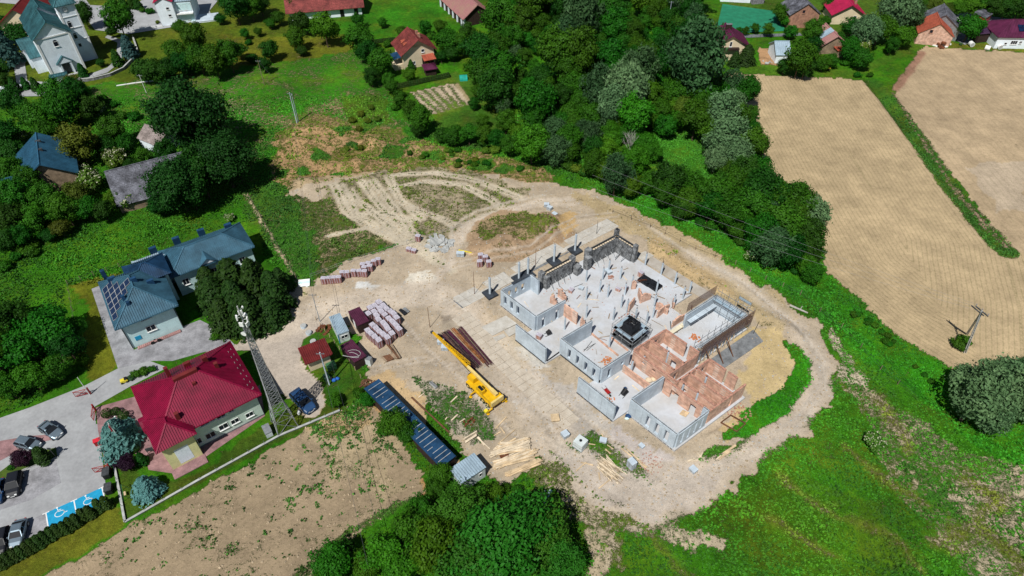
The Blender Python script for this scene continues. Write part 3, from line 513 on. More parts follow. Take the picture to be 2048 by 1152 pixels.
for i in range(2):      # the big ash-like trees, finer
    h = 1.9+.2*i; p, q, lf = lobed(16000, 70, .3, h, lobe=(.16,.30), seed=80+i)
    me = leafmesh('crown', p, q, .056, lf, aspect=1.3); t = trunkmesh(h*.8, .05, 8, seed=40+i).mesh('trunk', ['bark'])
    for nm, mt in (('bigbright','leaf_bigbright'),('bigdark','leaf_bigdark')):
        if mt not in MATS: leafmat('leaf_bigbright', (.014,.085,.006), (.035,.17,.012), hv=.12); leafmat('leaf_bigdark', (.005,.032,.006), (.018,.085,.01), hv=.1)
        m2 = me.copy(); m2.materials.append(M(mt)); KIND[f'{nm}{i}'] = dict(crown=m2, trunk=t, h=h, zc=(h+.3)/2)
for i in range(2):      # low bushes
    h = 1.15; p, q, lf = lobed(1500, 14, .02, h, lobe=(.25,.45), seed=100+i); me = leafmesh('crown', p, q, .17, lf); t = trunkmesh(.7, .05, 3, .3, seed=50+i).mesh('trunk', ['bark'])
    for nm, mt in (('bush','leaf_mid'),('bushdark','leaf_dark'),('bushyellow','leaf_yellow'),('bushflower','leaf_flower'),('bushgrey','leaf_grey')):
        m2 = me.copy(); m2.materials.append(M(mt)); KIND[f'{nm}{i}'] = dict(crown=m2, trunk=t, h=h, zc=h/2)
    up = q[:,2] > .35; bp_ = p[up]; bq = q[up]; k = R_.random(len(bp_)) < .42; bp_ = bp_[k]; bq = bq[k]
    fl = []; 
    for c in bp_[:150]: fl.append(c+R_.normal(0,.025,(5,3))+np.array([0,0,.045]))
    fl = np.concatenate(fl); fm = leafmesh('blossom', fl, np.tile([0,-.3,1.],(len(fl),1)), .075, R_.random(len(fl))); fm.materials.append(M('blossom_white')); KIND[f'bushflower{i}']['extra'] = ('blossom', fm)
def conemesh(nl, h, layers, droop=.25, seed=0, size=.1, power=1., fill=.5):
    r = np.random.default_rng(seed); lay = r.integers(0, layers, nl); arms = 9; z = (lay+.5+r.normal(0,.16,nl))/layers; rad = (1-z)**power
    am = r.integers(0, arms, nl); a = (am+lay*.37+r.normal(0,.13,nl)*1.0)*math.tau/arms; k = fill+(1-fill)*r.random(nl)**.6*(1+.28*np.sin(am*2.7+lay*5.1))
    a = np.where(r.random(nl) < .35, r.random(nl)*math.tau, a); wob = 1+.13*np.sin(a*3+lay)
    p = np.stack([np.cos(a)*rad*k*wob, np.sin(a)*rad*k*wob, .12*h+z*h*.88-droop*k*rad], 1)
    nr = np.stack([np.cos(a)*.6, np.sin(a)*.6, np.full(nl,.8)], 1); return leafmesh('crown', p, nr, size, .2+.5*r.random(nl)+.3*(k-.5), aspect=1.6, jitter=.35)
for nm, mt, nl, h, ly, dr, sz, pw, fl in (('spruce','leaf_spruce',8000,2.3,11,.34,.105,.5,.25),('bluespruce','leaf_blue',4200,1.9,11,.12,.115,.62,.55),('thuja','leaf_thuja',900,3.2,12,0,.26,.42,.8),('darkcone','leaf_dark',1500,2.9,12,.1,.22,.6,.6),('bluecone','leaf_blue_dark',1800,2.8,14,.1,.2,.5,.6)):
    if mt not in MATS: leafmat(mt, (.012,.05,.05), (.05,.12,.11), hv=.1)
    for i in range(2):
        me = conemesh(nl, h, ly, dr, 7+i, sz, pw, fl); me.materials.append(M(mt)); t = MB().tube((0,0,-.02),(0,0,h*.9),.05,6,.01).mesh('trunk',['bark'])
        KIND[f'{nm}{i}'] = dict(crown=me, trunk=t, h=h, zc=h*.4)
def ballcrown(nl, seed, mt, size=.16):
    r = np.random.default_rng(seed); d = r.normal(0,1,(nl,3)); d /= np.linalg.norm(d,axis=1)[:,None]; me = leafmesh('crown', d*np.array([1,1,.9])*(.95+.05*r.random((nl,1)))+np.array([0,0,1.]), d, size, .3+.3*r.random(nl)+.3*d[:,2], jitter=.25); me.materials.append(M(mt)); return me
for i in range(2): KIND[f'topiary{i}'] = dict(crown=ballcrown(900, i, 'leaf_thuja'), trunk=MB().tube((0,0,0),(0,0,.4),.07,6).mesh('trunk',['bark']), h=1.9, zc=1.)
def baretree(seed, h=3.):
    r = random.Random(seed); mb = MB()
    def br(p, d, L, rad, n):
        q = p+d*L; mb.tube(p, q, rad, 5, rad*.6, cap=False)
        if n == 0: return
        for i in range(3 if n > 1 else 2):
            e = (d+Vector((r.uniform(-.6,.6), r.uniform(-.6,.6), r.uniform(-.1,.35)))).normalized(); br(q if i else p.lerp(q,.7), e, L*r.uniform(.55,.8), rad*.55, n-1)
    br(Vector((0,0,-.02)), Vector((0,0,1)), h*.3, .06, 5); return mb
me = baretree(3).mesh('trunk', ['bark_pale']); KIND['bare0'] = dict(crown=None, trunk=me, h=2.6, zc=1.3); KIND['bare1'] = KIND['bare0']
DESC = {'dark':('dark green leafy','tree'),'mid':('mid green leafy','tree'),'bright':('bright green leafy','tree'),'olive':('olive green leafy','tree'),'purple':('dark purple leaved','tree'),'silver':('silvery green willow','tree'),'grey':('grey green willow','tree'),
 'bigbright':('bright green broad crowned','tree'),'bigdark':('very dark green broad crowned','tree'),'bush':('green','shrub'),'bushdark':('dark green','shrub'),'bushyellow':('yellow green','shrub'),'bushflower':('white flowering elder','shrub'),'bushgrey':('grey green','shrub'),
 'spruce':('dark spruce','tree'),'bluespruce':('blue spruce','tree'),'thuja':('columnar green thuja','shrub'),'darkcone':('narrow dark conifer','tree'),'bluecone':('narrow blue green conifer','tree'),'topiary':('clipped round','shrub'),'bare':('bare pale branched','tree')}
NAME = {'silver':'willow_tree','grey':'willow_tree','spruce':'spruce_tree','bluespruce':'blue_spruce_tree','thuja':'thuja_shrub','topiary':'round_shrub','bare':'bare_tree','bushflower':'elder_shrub','darkcone':'conifer_tree','bluecone':'conifer_tree'}
LMK = [('the white church',125,110),('the cream maroon roofed house',55,30),('the white balcony house',345,30),('the yellow gabled house',828,110),('the long red roofed barn',645,5),('the dark open barn',918,40),('the blue roofed house',80,310),
 ('the small weathered shed',300,275),('the grey tiled long roof',285,350),('the solar panelled office',265,600),('the long slate blue wing',400,500),('the crimson roofed office',385,830),('the lattice mast',555,800),('the car park',120,930),('the long dark blue shed',825,850),
 ('the pale steel shed',932,945),('the garden plot',885,195),('the clipped garden hedge',850,165),('the bare dead tree',1262,300),('the grass clearing',1385,300),('the purple roofed house',1468,90),('the sports court',1500,40),('the small white house',1560,100),('the striped roof sheds',1655,85),
 ('the brick gable house',1615,20),('the magenta roofed house',1690,15),('the red roofed farmhouse',1870,60),('the purple farm building',1990,80),('the field ditch',1900,370),('the row field corner',1470,150),('the field pylon',1935,680),('the site gravel loop',1300,1030),('the spoil heap',1030,480),
 ('the twin concrete poles',590,215),('the slope brick pallets',700,545),('the wood edge',1150,330),('the field side wood corner',1640,500),('the church lawn wall',230,135),('the bottom field edge',640,1110),('the farm track post',1320,1130),('the village street trees',1990,10),('the orchard lawn',480,60),('the wood middle',1150,150),('the upper wood end',1230,30),('the left tree belt',90,500),('the lower left tree belt',60,700),('the mown entrance strip',200,700)]
ALLT = []
def tree(px, py, rpx, k, base=False, hs=1., name=None, z0=None):
    kk = k if k in KIND else k+str(random.randint(0, 3 if k+'3' in KIND else 2 if k+'2' in KIND else 1 if k+'1' in KIND else 0)); K = KIND[kk]
    rad = rpx*scale_at(px,py,2.); c = P(px,py, 0 if base else K['zc']*rad*hs); rad = rpx*scale_at(px,py,c.z)
    x, y = c.x, c.y
    if k.startswith(('bush','topiary','thuja')) or base: pass
    nm = name or NAME.get(k.rstrip('0123456789'), 'leafy_tree' if DESC[k.rstrip('0123456789')][1] == 'tree' else 'shrub')
    t = thing(nm, None, DESC[k.rstrip('0123456789')][1], (x,y,GZ(x,y)-.03), random.random()*6.28); q_ = random.uniform(.86,1.14) if rad > 2 else 1; t.scale = (rad*q_,rad/q_,rad*hs*(random.uniform(.95,1.3) if rad > 2.5 and k[:3] != 'big' else 1))
    if K['crown']: obj('crown', K['crown'], None, t)
    obj('trunk', K['trunk'], None, t)
    if K.get('extra'): obj(K['extra'][0], K['extra'][1], None, t)
    ALLT.append((t, k.rstrip('0123456789'), px, py, rad)); return t
def label_trees():
    from collections import defaultdict
    g = defaultdict(list)
    for t, k, px, py, rad in ALLT:
        if 'label' in t.keys(): continue
        d = min(LMK, key=lambda m: math.hypot(m[1]-px, (m[2]-py)*1.4)); dx, dy = px-d[1], py-d[2]
        rel = ('left of' if dx < 0 else 'right of') if abs(dx) > abs(dy)*1.2 else ('behind' if dy < 0 else 'in front of')
        if 'middle' in d[0] or 'end of' in d[0] or 'belt' in d[0] or 'corner' in d[0] or 'edge' in d[0]: rel = rel if rel[0] in 'lr' else ('above' if rel == 'behind' else 'below')
        g[(k, d[0], rel)].append((math.hypot(dx,dy), t, rad))
    ORD = ['nearest','second nearest','third nearest','fourth nearest','fifth nearest','sixth nearest','seventh nearest','eighth nearest','ninth nearest','tenth nearest','eleventh nearest','twelfth nearest','thirteenth nearest','fourteenth nearest','fifteenth nearest','sixteenth nearest','seventeenth nearest','eighteenth nearest','nineteenth nearest','twentieth nearest','farthest']
    for (k, lm, rel), v in g.items():
        v.sort(key=lambda q: q[0]); de = DESC[k]
        for i, (_, t, rad) in enumerate(v):
            sz = 'small ' if rad < 1.8 else 'tall ' if rad > 4.5 else ''
            o = '' if len(v) == 1 else ORD[min(i,len(ORD)-1)]+' '
            t['label'] = f"{o}{sz}{de[0]} {de[1]} {rel} {lm}"; t['group'] = {'tree':'trees','shrub':'shrubs'}[de[1]]+' around '+lm if len(v) > 1 else de[1]+'s of the village'
T = tree
for a in [(25,65,30,'dark'),(8,105,26,'bluecone'),(-8,140,24,'dark'),(168,32,20,'dark'),(238,42,30,'mid'),(222,62,11,'dark'),(50,168,9,'darkcone'),(28,172,11,'darkcone'),(70,170,10,'darkcone'),(8,158,14,'dark'),(145,168,20,'olive'),(112,190,30,'mid'),(150,195,30,'dark'),
 (257,98,17,'bluecone'),(233,118,12,'darkcone'),(164,142,10,'darkcone'),(200,124,9,'dark'),(246,8,10,'darkcone'),(262,6,9,'darkcone'),(275,8,9,'darkcone'),(315,44,5,'bushyellow'),(300,22,9,'bush'),(285,20,7,'bush'),(360,52,16,'mid'),(388,78,26,'mid'),(350,97,26,'mid'),(440,36,12,'dark'),(470,12,28,'dark'),(500,12,24,'mid'),(520,5,20,'dark'),(489,66,10,'mid'),(497,85,8,'bush'),(516,62,9,'mid'),(540,45,12,'mid'),(556,34,14,'mid'),
 (590,8,18,'dark'),(537,98,20,'dark'),(528,128,14,'dark'),(600,45,22,'dark'),(592,78,20,'mid'),(602,100,12,'dark'),(650,62,26,'bright'),(716,38,14,'mid'),(718,72,30,'mid'),(733,100,22,'dark'),(765,44,10,'mid'),(745,18,0.1,'bush') if 0 else (5,45,14,'dark'),
 (287,138,26,'dark'),(312,142,24,'dark'),(338,138,24,'dark'),(362,124,24,'dark'),(398,118,28,'mid'),(428,120,30,'mid'),(458,112,28,'mid'),(478,100,16,'dark'),(380,140,18,'bushdark'),(505,118,14,'bushdark'),
 (762,126,26,'mid'),(742,150,18,'dark'),(777,158,14,'mid'),(818,148,14,'bright'),(822,132,8,'darkcone'),(805,62,13,'mid'),(850,54,14,'mid'),(880,50,14,'mid'),(893,78,28,'mid'),(925,88,20,'mid'),(882,112,12,'dark'),(905,105,16,'dark'),(862,72,10,'bush'),(935,62,18,'dark'),(775,88,10,'bush'),
 (782,172,14,'mid'),(800,196,17,'mid'),(820,216,17,'mid'),(842,242,24,'mid'),(790,215,10,'bush'),(835,258,16,'dark'),(885,272,20,'bushdark'),(910,270,22,'mid'),(938,266,22,'mid'),(968,268,20,'mid'),(992,275,18,'mid'),(1020,288,20,'mid'),(960,180,18,'mid'),(948,205,12,'mid'),(975,215,10,'bush'),(965,240,14,'mid'),
 (970,285,16,'bush'),(990,300,12,'bushyellow'),(972,305,10,'bushyellow'),(704,240,9,'bushyellow') ,(722,228,9,'bushyellow'),(735,242,8,'bushyellow'),(742,215,8,'bushyellow'),(718,258,8,'bushyellow'),(755,238,8,'bushyellow'),(950,320,8,'bushyellow'),
 # left belt
 (370,222,82,'bigdark0'),(445,312,60,'bigdark1'),(352,365,62,'bigdark0'),(400,345,45,'dark'),(155,288,36,'olive'),(125,215,34,'mid'),(62,228,34,'mid'),(25,205,30,'dark'),(180,215,26,'dark'),(90,262,28,'mid'),(195,228,20,'bushflower'),(92,265,16,'bushflower'),(232,322,25,'bushflower'),(45,272,14,'bushflower'),(255,402,25,'bushflower'),(182,368,28,'bushflower'),(150,385,26,'olive'),(458,436,12,'bushflower'),(30,490,13,'bushflower'),(210,250,14,'bushflower'),(165,345,20,'bushflower'),
 (250,285,22,'mid'),(225,260,26,'mid'),(262,330,16,'dark'),(205,290,24,'dark'),(330,300,24,'dark'),(285,310,18,'mid'),(100,350,22,'dark'),(20,300,28,'dark'),(12,340,30,'mid'),(55,360,30,'mid'),(30,390,34,'mid'),(90,395,32,'mid'),(20,430,36,'dark'),(70,435,30,'mid'),(130,420,30,'mid'),(170,415,26,'mid'),(205,420,22,'dark'),(225,395,18,'bright'),(120,455,20,'olive'),(40,470,22,'mid'),(95,470,16,'dark'),(230,350,14,'mid'),(320,405,26,'dark'),(385,395,24,'dark'),(5,260,30,'dark'),(130,330,14,'mid'),(300,345,16,'dark') if 0 else (10,480,26,'dark'),
 (90,655,52,'mid'),(38,700,46,'mid'),(132,690,34,'dark'),(15,640,40,'dark'),(62,752,34,'bright'),(110,735,28,'mid'),(12,770,30,'bright'),(150,655,24,'mid'),(75,700,24,'bushflower'),(128,718,16,'bushflower'),(-30,700,50,'mid'),(35,620,20,'mid'),(165,720,14,'bush'),
 (430,592,40,'spruce'),(470,572,42,'spruce'),(512,575,40,'spruce'),(548,588,34,'spruce'),(447,632,34,'spruce'),(500,630,40,'spruce'),(540,625,32,'spruce'),(415,560,26,'spruce'),(475,610,38,'spruce'),(560,560,24,'spruce'),(432,672,12,'bush'),
 (236,872,42,'bluespruce'),(291,975,30,'bluespruce'),(42,915,21,'purple'),(83,912,15,'thuja'),(213,826,11,'topiary'),(231,822,9,'topiary'),(246,829,11,'topiary'),(251,840,10,'topiary'),(255,850,8,'topiary'),(270,897,9,'topiary'),(268,886,7,'topiary'),(283,918,12,'darkcone'),(250,925,20,'purple'),(22,935,8,'bush'),(272,748,11,'bush'),(288,742,11,'bush'),(303,738,9,'bush'),(262,755,8,'bushgrey'),
 (662,1122,42,'mid'),(690,1100,24,'dark'),(1005,1080,104,'bigbright0'),(915,1022,58,'bigbright1'),(960,1120,86,'bigbright1'),(1080,1068,72,'bigbright0'),(1120,1120,52,'bigbright1'),(878,1098,58,'bright'),(828,1062,46,'mid'),(775,1108,44,'bright'),(838,1015,28,'mid'),(735,1125,34,'mid'),(800,1130,44,'bright'),(880,950,26,'mid'),(868,975,22,'mid'),(905,975,18,'bush'),(785,843,32,'mid'),(812,862,26,'mid'),(768,860,16,'bush'),(835,885,16,'bush'),(668,800,17,'bright'),(735,798,17,'mid'),(715,785,12,'bush'),(1035,985,16,'bush'),(1010,975,12,'bush'),(985,985,22,'bright'),
 (1962,790,56,'silver'),(2000,765,52,'silver'),(1935,762,36,'silver'),(2042,800,56,'silver'),(2000,828,40,'silver'),(1918,690,16,'bush'),(1928,680,14,'bush'),(1748,884,23,'bushflower'),(1500,513,14,'bushflower'),(2040,745,34,'grey'),
 (1494,112,18,'spruce'),(1470,120,13,'spruce'),(1602,114,33,'mid'),(1612,132,22,'dark'),(1570,130,16,'dark'),(1626,92,20,'dark'),(1648,125,16,'mid'),(1665,120,14,'mid'),(1700,100,22,'mid'),(1722,92,22,'bushflower'),(1725,120,20,'mid'),(1690,125,10,'bush'),(1735,60,32,'silver'),(1790,28,38,'silver'),(1760,60,26,'bright'),(1828,30,26,'grey'),(1705,50,20,'mid'),(1810,70,22,'bright'),(1785,88,16,'mid'),(1680,78,14,'mid'),(1942,52,27,'mid'),(1582,62,14,'mid'),(1560,25,18,'mid'),(1625,66,20,'mid'),(1572,40,12,'bright'),(1650,42,12,'mid'),(1660,8,14,'mid'),
 (1478,60,7,'mid'),(1492,60,8,'mid'),(1511,55,10,'mid'),(1537,57,12,'mid'),(1852,72,12,'bushflower'),(1872,68,0.5,'bush') if 0 else (1840,55,14,'olive'),(1985,52,6,'darkcone'),(1870,12,18,'olive'),(1895,18,14,'olive'),(1920,14,16,'bright'),(1945,12,18,'bright'),(1970,8,18,'mid'),(1990,14,18,'dark'),(2015,14,20,'dark'),(2040,16,20,'dark'),(2005,-2,18,'mid'),(1850,8,16,'mid'),(2060,30,18,'dark'),(1922,88,4,'bushgrey'),(1715,150,8,'bush'),(1740,150,7,'bush'),
 # wood, specimen trees
 (1394,128,58,'grey1'),(1385,75,44,'dark'),(1250,185,46,'silver'),(1225,222,36,'silver'),(1195,175,38,'grey'),(1275,150,40,'grey'),(1160,40,44,'grey'),(1130,75,34,'grey'),(1440,232,36,'silver'),(1458,272,40,'silver'),(1476,312,32,'silver'),(1432,318,24,'silver'),(1465,215,26,'silver'),(1626,422,36,'silver'),(1492,185,28,'mid'),(1505,222,14,'mid'),
 (1530,378,46,'dark'),(1590,398,44,'mid'),(1618,470,38,'dark'),(1562,450,44,'mid'),(1500,420,40,'mid'),(1466,372,30,'mid'),(1580,500,36,'dark'),(1625,505,26,'dark'),(1520,470,34,'mid'),(1460,430,34,'mid'),(1330,385,28,'mid'),(1380,400,30,'mid'),(1420,415,30,'mid'),(1262,300,34,'bare'),(1392,385,22,'bare'),(1322,215,22,'mid'),(1330,250,24,'mid'),(1300,190,30,'mid'),(1350,180,34,'mid'),(1420,190,32,'mid'),(1370,215,24,'olive'),
 ]: T(*a)
# the wood: individual trees packed by spacing
WOOD = [(985,-30),(1400,-30),(1415,90),(1425,150),(1480,190),(1505,240),(1520,330),(1560,370),(1625,400),(1650,455),(1635,545),(1560,520),(1470,468),(1380,432),(1290,378),(1190,345),(1100,308),(1030,280),(985,225),(965,160),(955,110),(975,50)]
CLEAR = [(1290,262),(1400,240),(1430,300),(1440,375),(1380,365),(1320,330)]
def inp(x, y, pl):
    c = False
    for i in range(len(pl)):
        x1,y1 = pl[i]; x2,y2 = pl[(i+1)%len(pl)]
        if (y1 > y) != (y2 > y) and x < (x2-x1)*(y-y1)/(y2-y1)+x1: c = not c
    return c
placed = [(q[2],q[3],q[4]/scale_at(q[2],q[3],2)) for q in ALLT]; cnt = 0
for _ in range(9000):
    x = random.uniform(925,1660); y = random.uniform(-25,545)
    if not inp(x,y,WOOD) or inp(x,y,CLEAR): continue
    r = random.choice((random.uniform(18,28),random.uniform(26,50)))*(.72+.5*(y+30)/500)
    if x > 1500: r *= .9
    if any(math.hypot(a-x,(b-y)*1.15) < (c*.5+r*.5) for a,b,c in placed): continue
    z = fbm(np.array([x]),np.array([y]),140,8,2)[0]
    k = ('dark' if z < .42 else 'mid' if z < .62 else 'bright') if random.random() < .72 else random.choice(['dark','mid','mid','grey','grey'])
    T(x,y,r,k); placed.append((x,y,r)); cnt += 1
    if cnt > 165: break
for pl, n_, rr, ks in (([(0,480),(130,470),(60,520),(0,540)],6,(10,18),['bush']),([(1290,400),(1520,500),(1620,560),(1600,540),(1500,480)],10,(9,15),['bush','bushdark']),([(1000,290),(1200,350),(1280,385),(1100,320)],12,(9,15),['bush','bushdark','bushyellow']),([(1640,560),(1800,690),(1860,760),(1880,780),(1700,620)],16,(5,9),['bush']),
        ([(560,300),(900,300),(1080,345),(1000,350),(700,290)],26,(4,8),['bush','bushyellow']),([(180,180),(330,270),(260,250)],5,(8,14),['bush'])):
    k = 0
    for _ in range(800):
        x = random.uniform(min(a for a,b in pl),max(a for a,b in pl)); y = random.uniform(min(b for a,b in pl),max(b for a,b in pl))
        if inp(x,y,pl): T(x,y,random.uniform(*rr),random.choice(ks)); k += 1
        if k >= n_: break
# clipped thuja rows
for a in [(212,1008),(197,1014),(180,1027),(166,1033),(153,1043),(141,1050),(130,1058),(115,1063),(103,1069),(90,1077),(78,1085),(66,1092),(55,1099),(43,1106),(30,1112),(16,1120),(2,1128),(-12,1134)]: T(a[0],a[1]-2,10.5,'thuja',hs=1.2)
for i in range(24): T(793+i*4.5, 173-i*.98, 4.3, 'thuja', hs=.75)
for i in range(14): T(742+i*3.6, 84-i*.4, 3.6, 'thuja', hs=.7)
T(1300,1268,58,'bigdark0')
label_trees()
# low growth: thousands of small tufts following the ground's plant cover
def tufts(name, n_, cond, size, seed, cmul=1.2):
    r = np.random.default_rng(seed); idx = np.nonzero(cond)[0]; idx = idx[r.integers(0,len(idx),n_)]
    x = X[idx]+r.uniform(-.3,.3,n_); y = Y[idx]+r.uniform(-.3,.3,n_); pr = vw[idx]+(fbm(x,y,.9,400+seed,3)-.5)*1.5
    k = pr > .5; x = x[k]; y = y[k]; idx = idx[k]; n2 = len(x); z = hz[idx]; s = size*(.5+r.random(n2))*(1+.6*(fbm(x,y,2.5,71,2)-.5)*2)
    p = np.stack([x,y,z],1); V3 = []; 
    for b in range(3):
        a = r.random(n2)*math.tau; d = np.stack([np.cos(a),np.sin(a),0*a],1); o = np.stack([-np.sin(a),np.cos(a),0*a],1); q = p+o*s[:,None]*.25*(b-1)
        h = s*(.35+.55*r.random(n2)); V3.append(np.stack([q-d*s[:,None]*.5, q+d*s[:,None]*.5, q+d*s[:,None]*.35+o*s[:,None]*.3+np.stack([0*h,0*h,h],1), q-d*s[:,None]*.4+o*s[:,None]*.2+np.stack([0*h,0*h,h*.8],1)],1))
    vv = np.concatenate(V3).reshape(-1,3); m_ = len(vv)//4; me = bpy.data.meshes.new(name); me.vertices.add(len(vv)); me.vertices.foreach_set('co', vv.astype(np.float32).ravel())
    me.loops.add(len(vv)); me.loops.foreach_set('vertex_index', np.arange(len(vv),dtype=np.int32)); me.polygons.add(m_); me.polygons.foreach_set('loop_start', np.arange(m_,dtype=np.int32)*4); me.update(calc_edges=True)
    big = .62+.68*np.clip((fbm(x,y,9.,61,4)-.3)/.4,0,1)
    c = veg[idx]*cmul*1.3*big[:,None]*(.7+.6*r.random(n2))[:,None]; c = np.concatenate([np.repeat(np.tile(c,(3,1)),4,0), np.ones((len(vv),1))],1)
    at = me.attributes.new('tc','FLOAT_COLOR','POINT'); at.data.foreach_set('color', c.astype(np.float32).ravel()); me.materials.append(TM); o = bpy.data.objects.new(name, me); COL.objects.link(o); return o
TM = bpy.data.materials.new('tuft'); TM.use_nodes = True; tn = TM.node_tree.nodes; ta = tn.new('ShaderNodeAttribute'); ta.attribute_name = 'tc'; TM.node_tree.links.new(ta.outputs['Color'], tn['Principled BSDF'].inputs['Base Color']); tn['Principled BSDF'].inputs['Roughness'].default_value = .8
notpaved = ~flat & ~bf & (Y > 33)&(np.abs(X) < (Y*.85+45))
o = tufts('weeds', 75000, notpaved&~mown&(Y < 150)&(vw > .22)&(vw < .9), .2, 1, 1.3); meta(o, 'low weeds and grass tufts scattered over the bare and mown ground', 'weeds', kind='stuff')
o = tufts('grass', 170000, notpaved&~mown&(Y < 150)&(vw >= .9), .2, 2, 1.1); meta(o, 'dense green meadow grass around the building site and village', 'grass', kind='stuff')
o = tufts('field_seedlings', 14000, kf.reshape(-1)&(vw > .1), .2, 3, 1.2); meta(o, 'small green seedlings scattered over the brown ploughed field', 'seedlings', kind='stuff')
# ------------------------------------------------------------------ buildings
def ray(px, py):
    x = (px-1024)/FPX; y = -(py-576)/FPX; c, s = math.cos(PITCH), math.sin(PITCH); return Vector((x, c+y*s, -s+y*c))
CP = Vector((0,0,CAMH))
def clipline(poly, o, d):      # 2d: t interval of line o+t*d inside convex polygon
    t0, t1 = -1e9, 1e9; n = len(poly); ar = sum(poly[i][0]*poly[(i+1)%n][1]-poly[(i+1)%n][0]*poly[i][1] for i in range(n)); sg = 1 if ar > 0 else -1
    for i in range(n):
        ax, ay = poly[i]; bx, by = poly[(i+1)%n]; nx_, ny_ = -(by-ay)*sg, (bx-ax)*sg
        den = nx_*d[0]+ny_*d[1]; num = nx_*(ax-o[0])+ny_*(ay-o[1])
        if abs(den) < 1e-9:
            if num > 0: return None
            continue
        t = num/den
        if den > 0: t0 = max(t0,t)
        else: t1 = min(t1,t)
    return (t0,t1) if t1-t0 > .05 else None
def roofplane(mb, pts, th=.14, rib=.38, rw=.07, rh=.1, cross=0.):
    """thick sloping plate with standing ribs running down the slope; cross>0 adds stepped tile courses"""
    p = [Vector(q) for q in pts]; n = (p[1]-p[0]).cross(p[2]-p[0])
    if len(p) > 3 and n.length < 1e-4: n = (p[2]-p[1]).cross(p[3]-p[1])
    n.normalize()
    if n.z < 0: n = -n; p = p[::-1]
    mb.slabpoly(p, th, n)
    if n.z > .9999: e = Vector((1,0,0))
    else: e = Vector((0,0,1)).cross(n).normalized()
    dn = e.cross(n).normalized(); dn = dn if dn.z < 0 else -dn
    o = p[0]; q2 = [((q-o).dot(e), (q-o).dot(dn)) for q in p]
    if rib:
        s = min(a for a,b in q2)+rib*.5
        while s < max(a for a,b in q2):
            r = clipline(q2, (s,0), (0,1))
            if r: mb.beam(o+e*s+dn*(r[0]+.02)+n*rh*.4, o+e*s+dn*(r[1]-.01)+n*rh*.4, rw, rh, up=n)
            s += rib
    if cross:
        s = min(b for a,b in q2)+cross
        while s < max(b for a,b in q2):
            r = clipline(q2, (0,s), (1,0))
            if r: mb.beam(o+dn*s+e*(r[0]+.02)+n*.01, o+dn*s+e*(r[1]-.02)+n*.01, .05, .05, up=n)
            s += cross
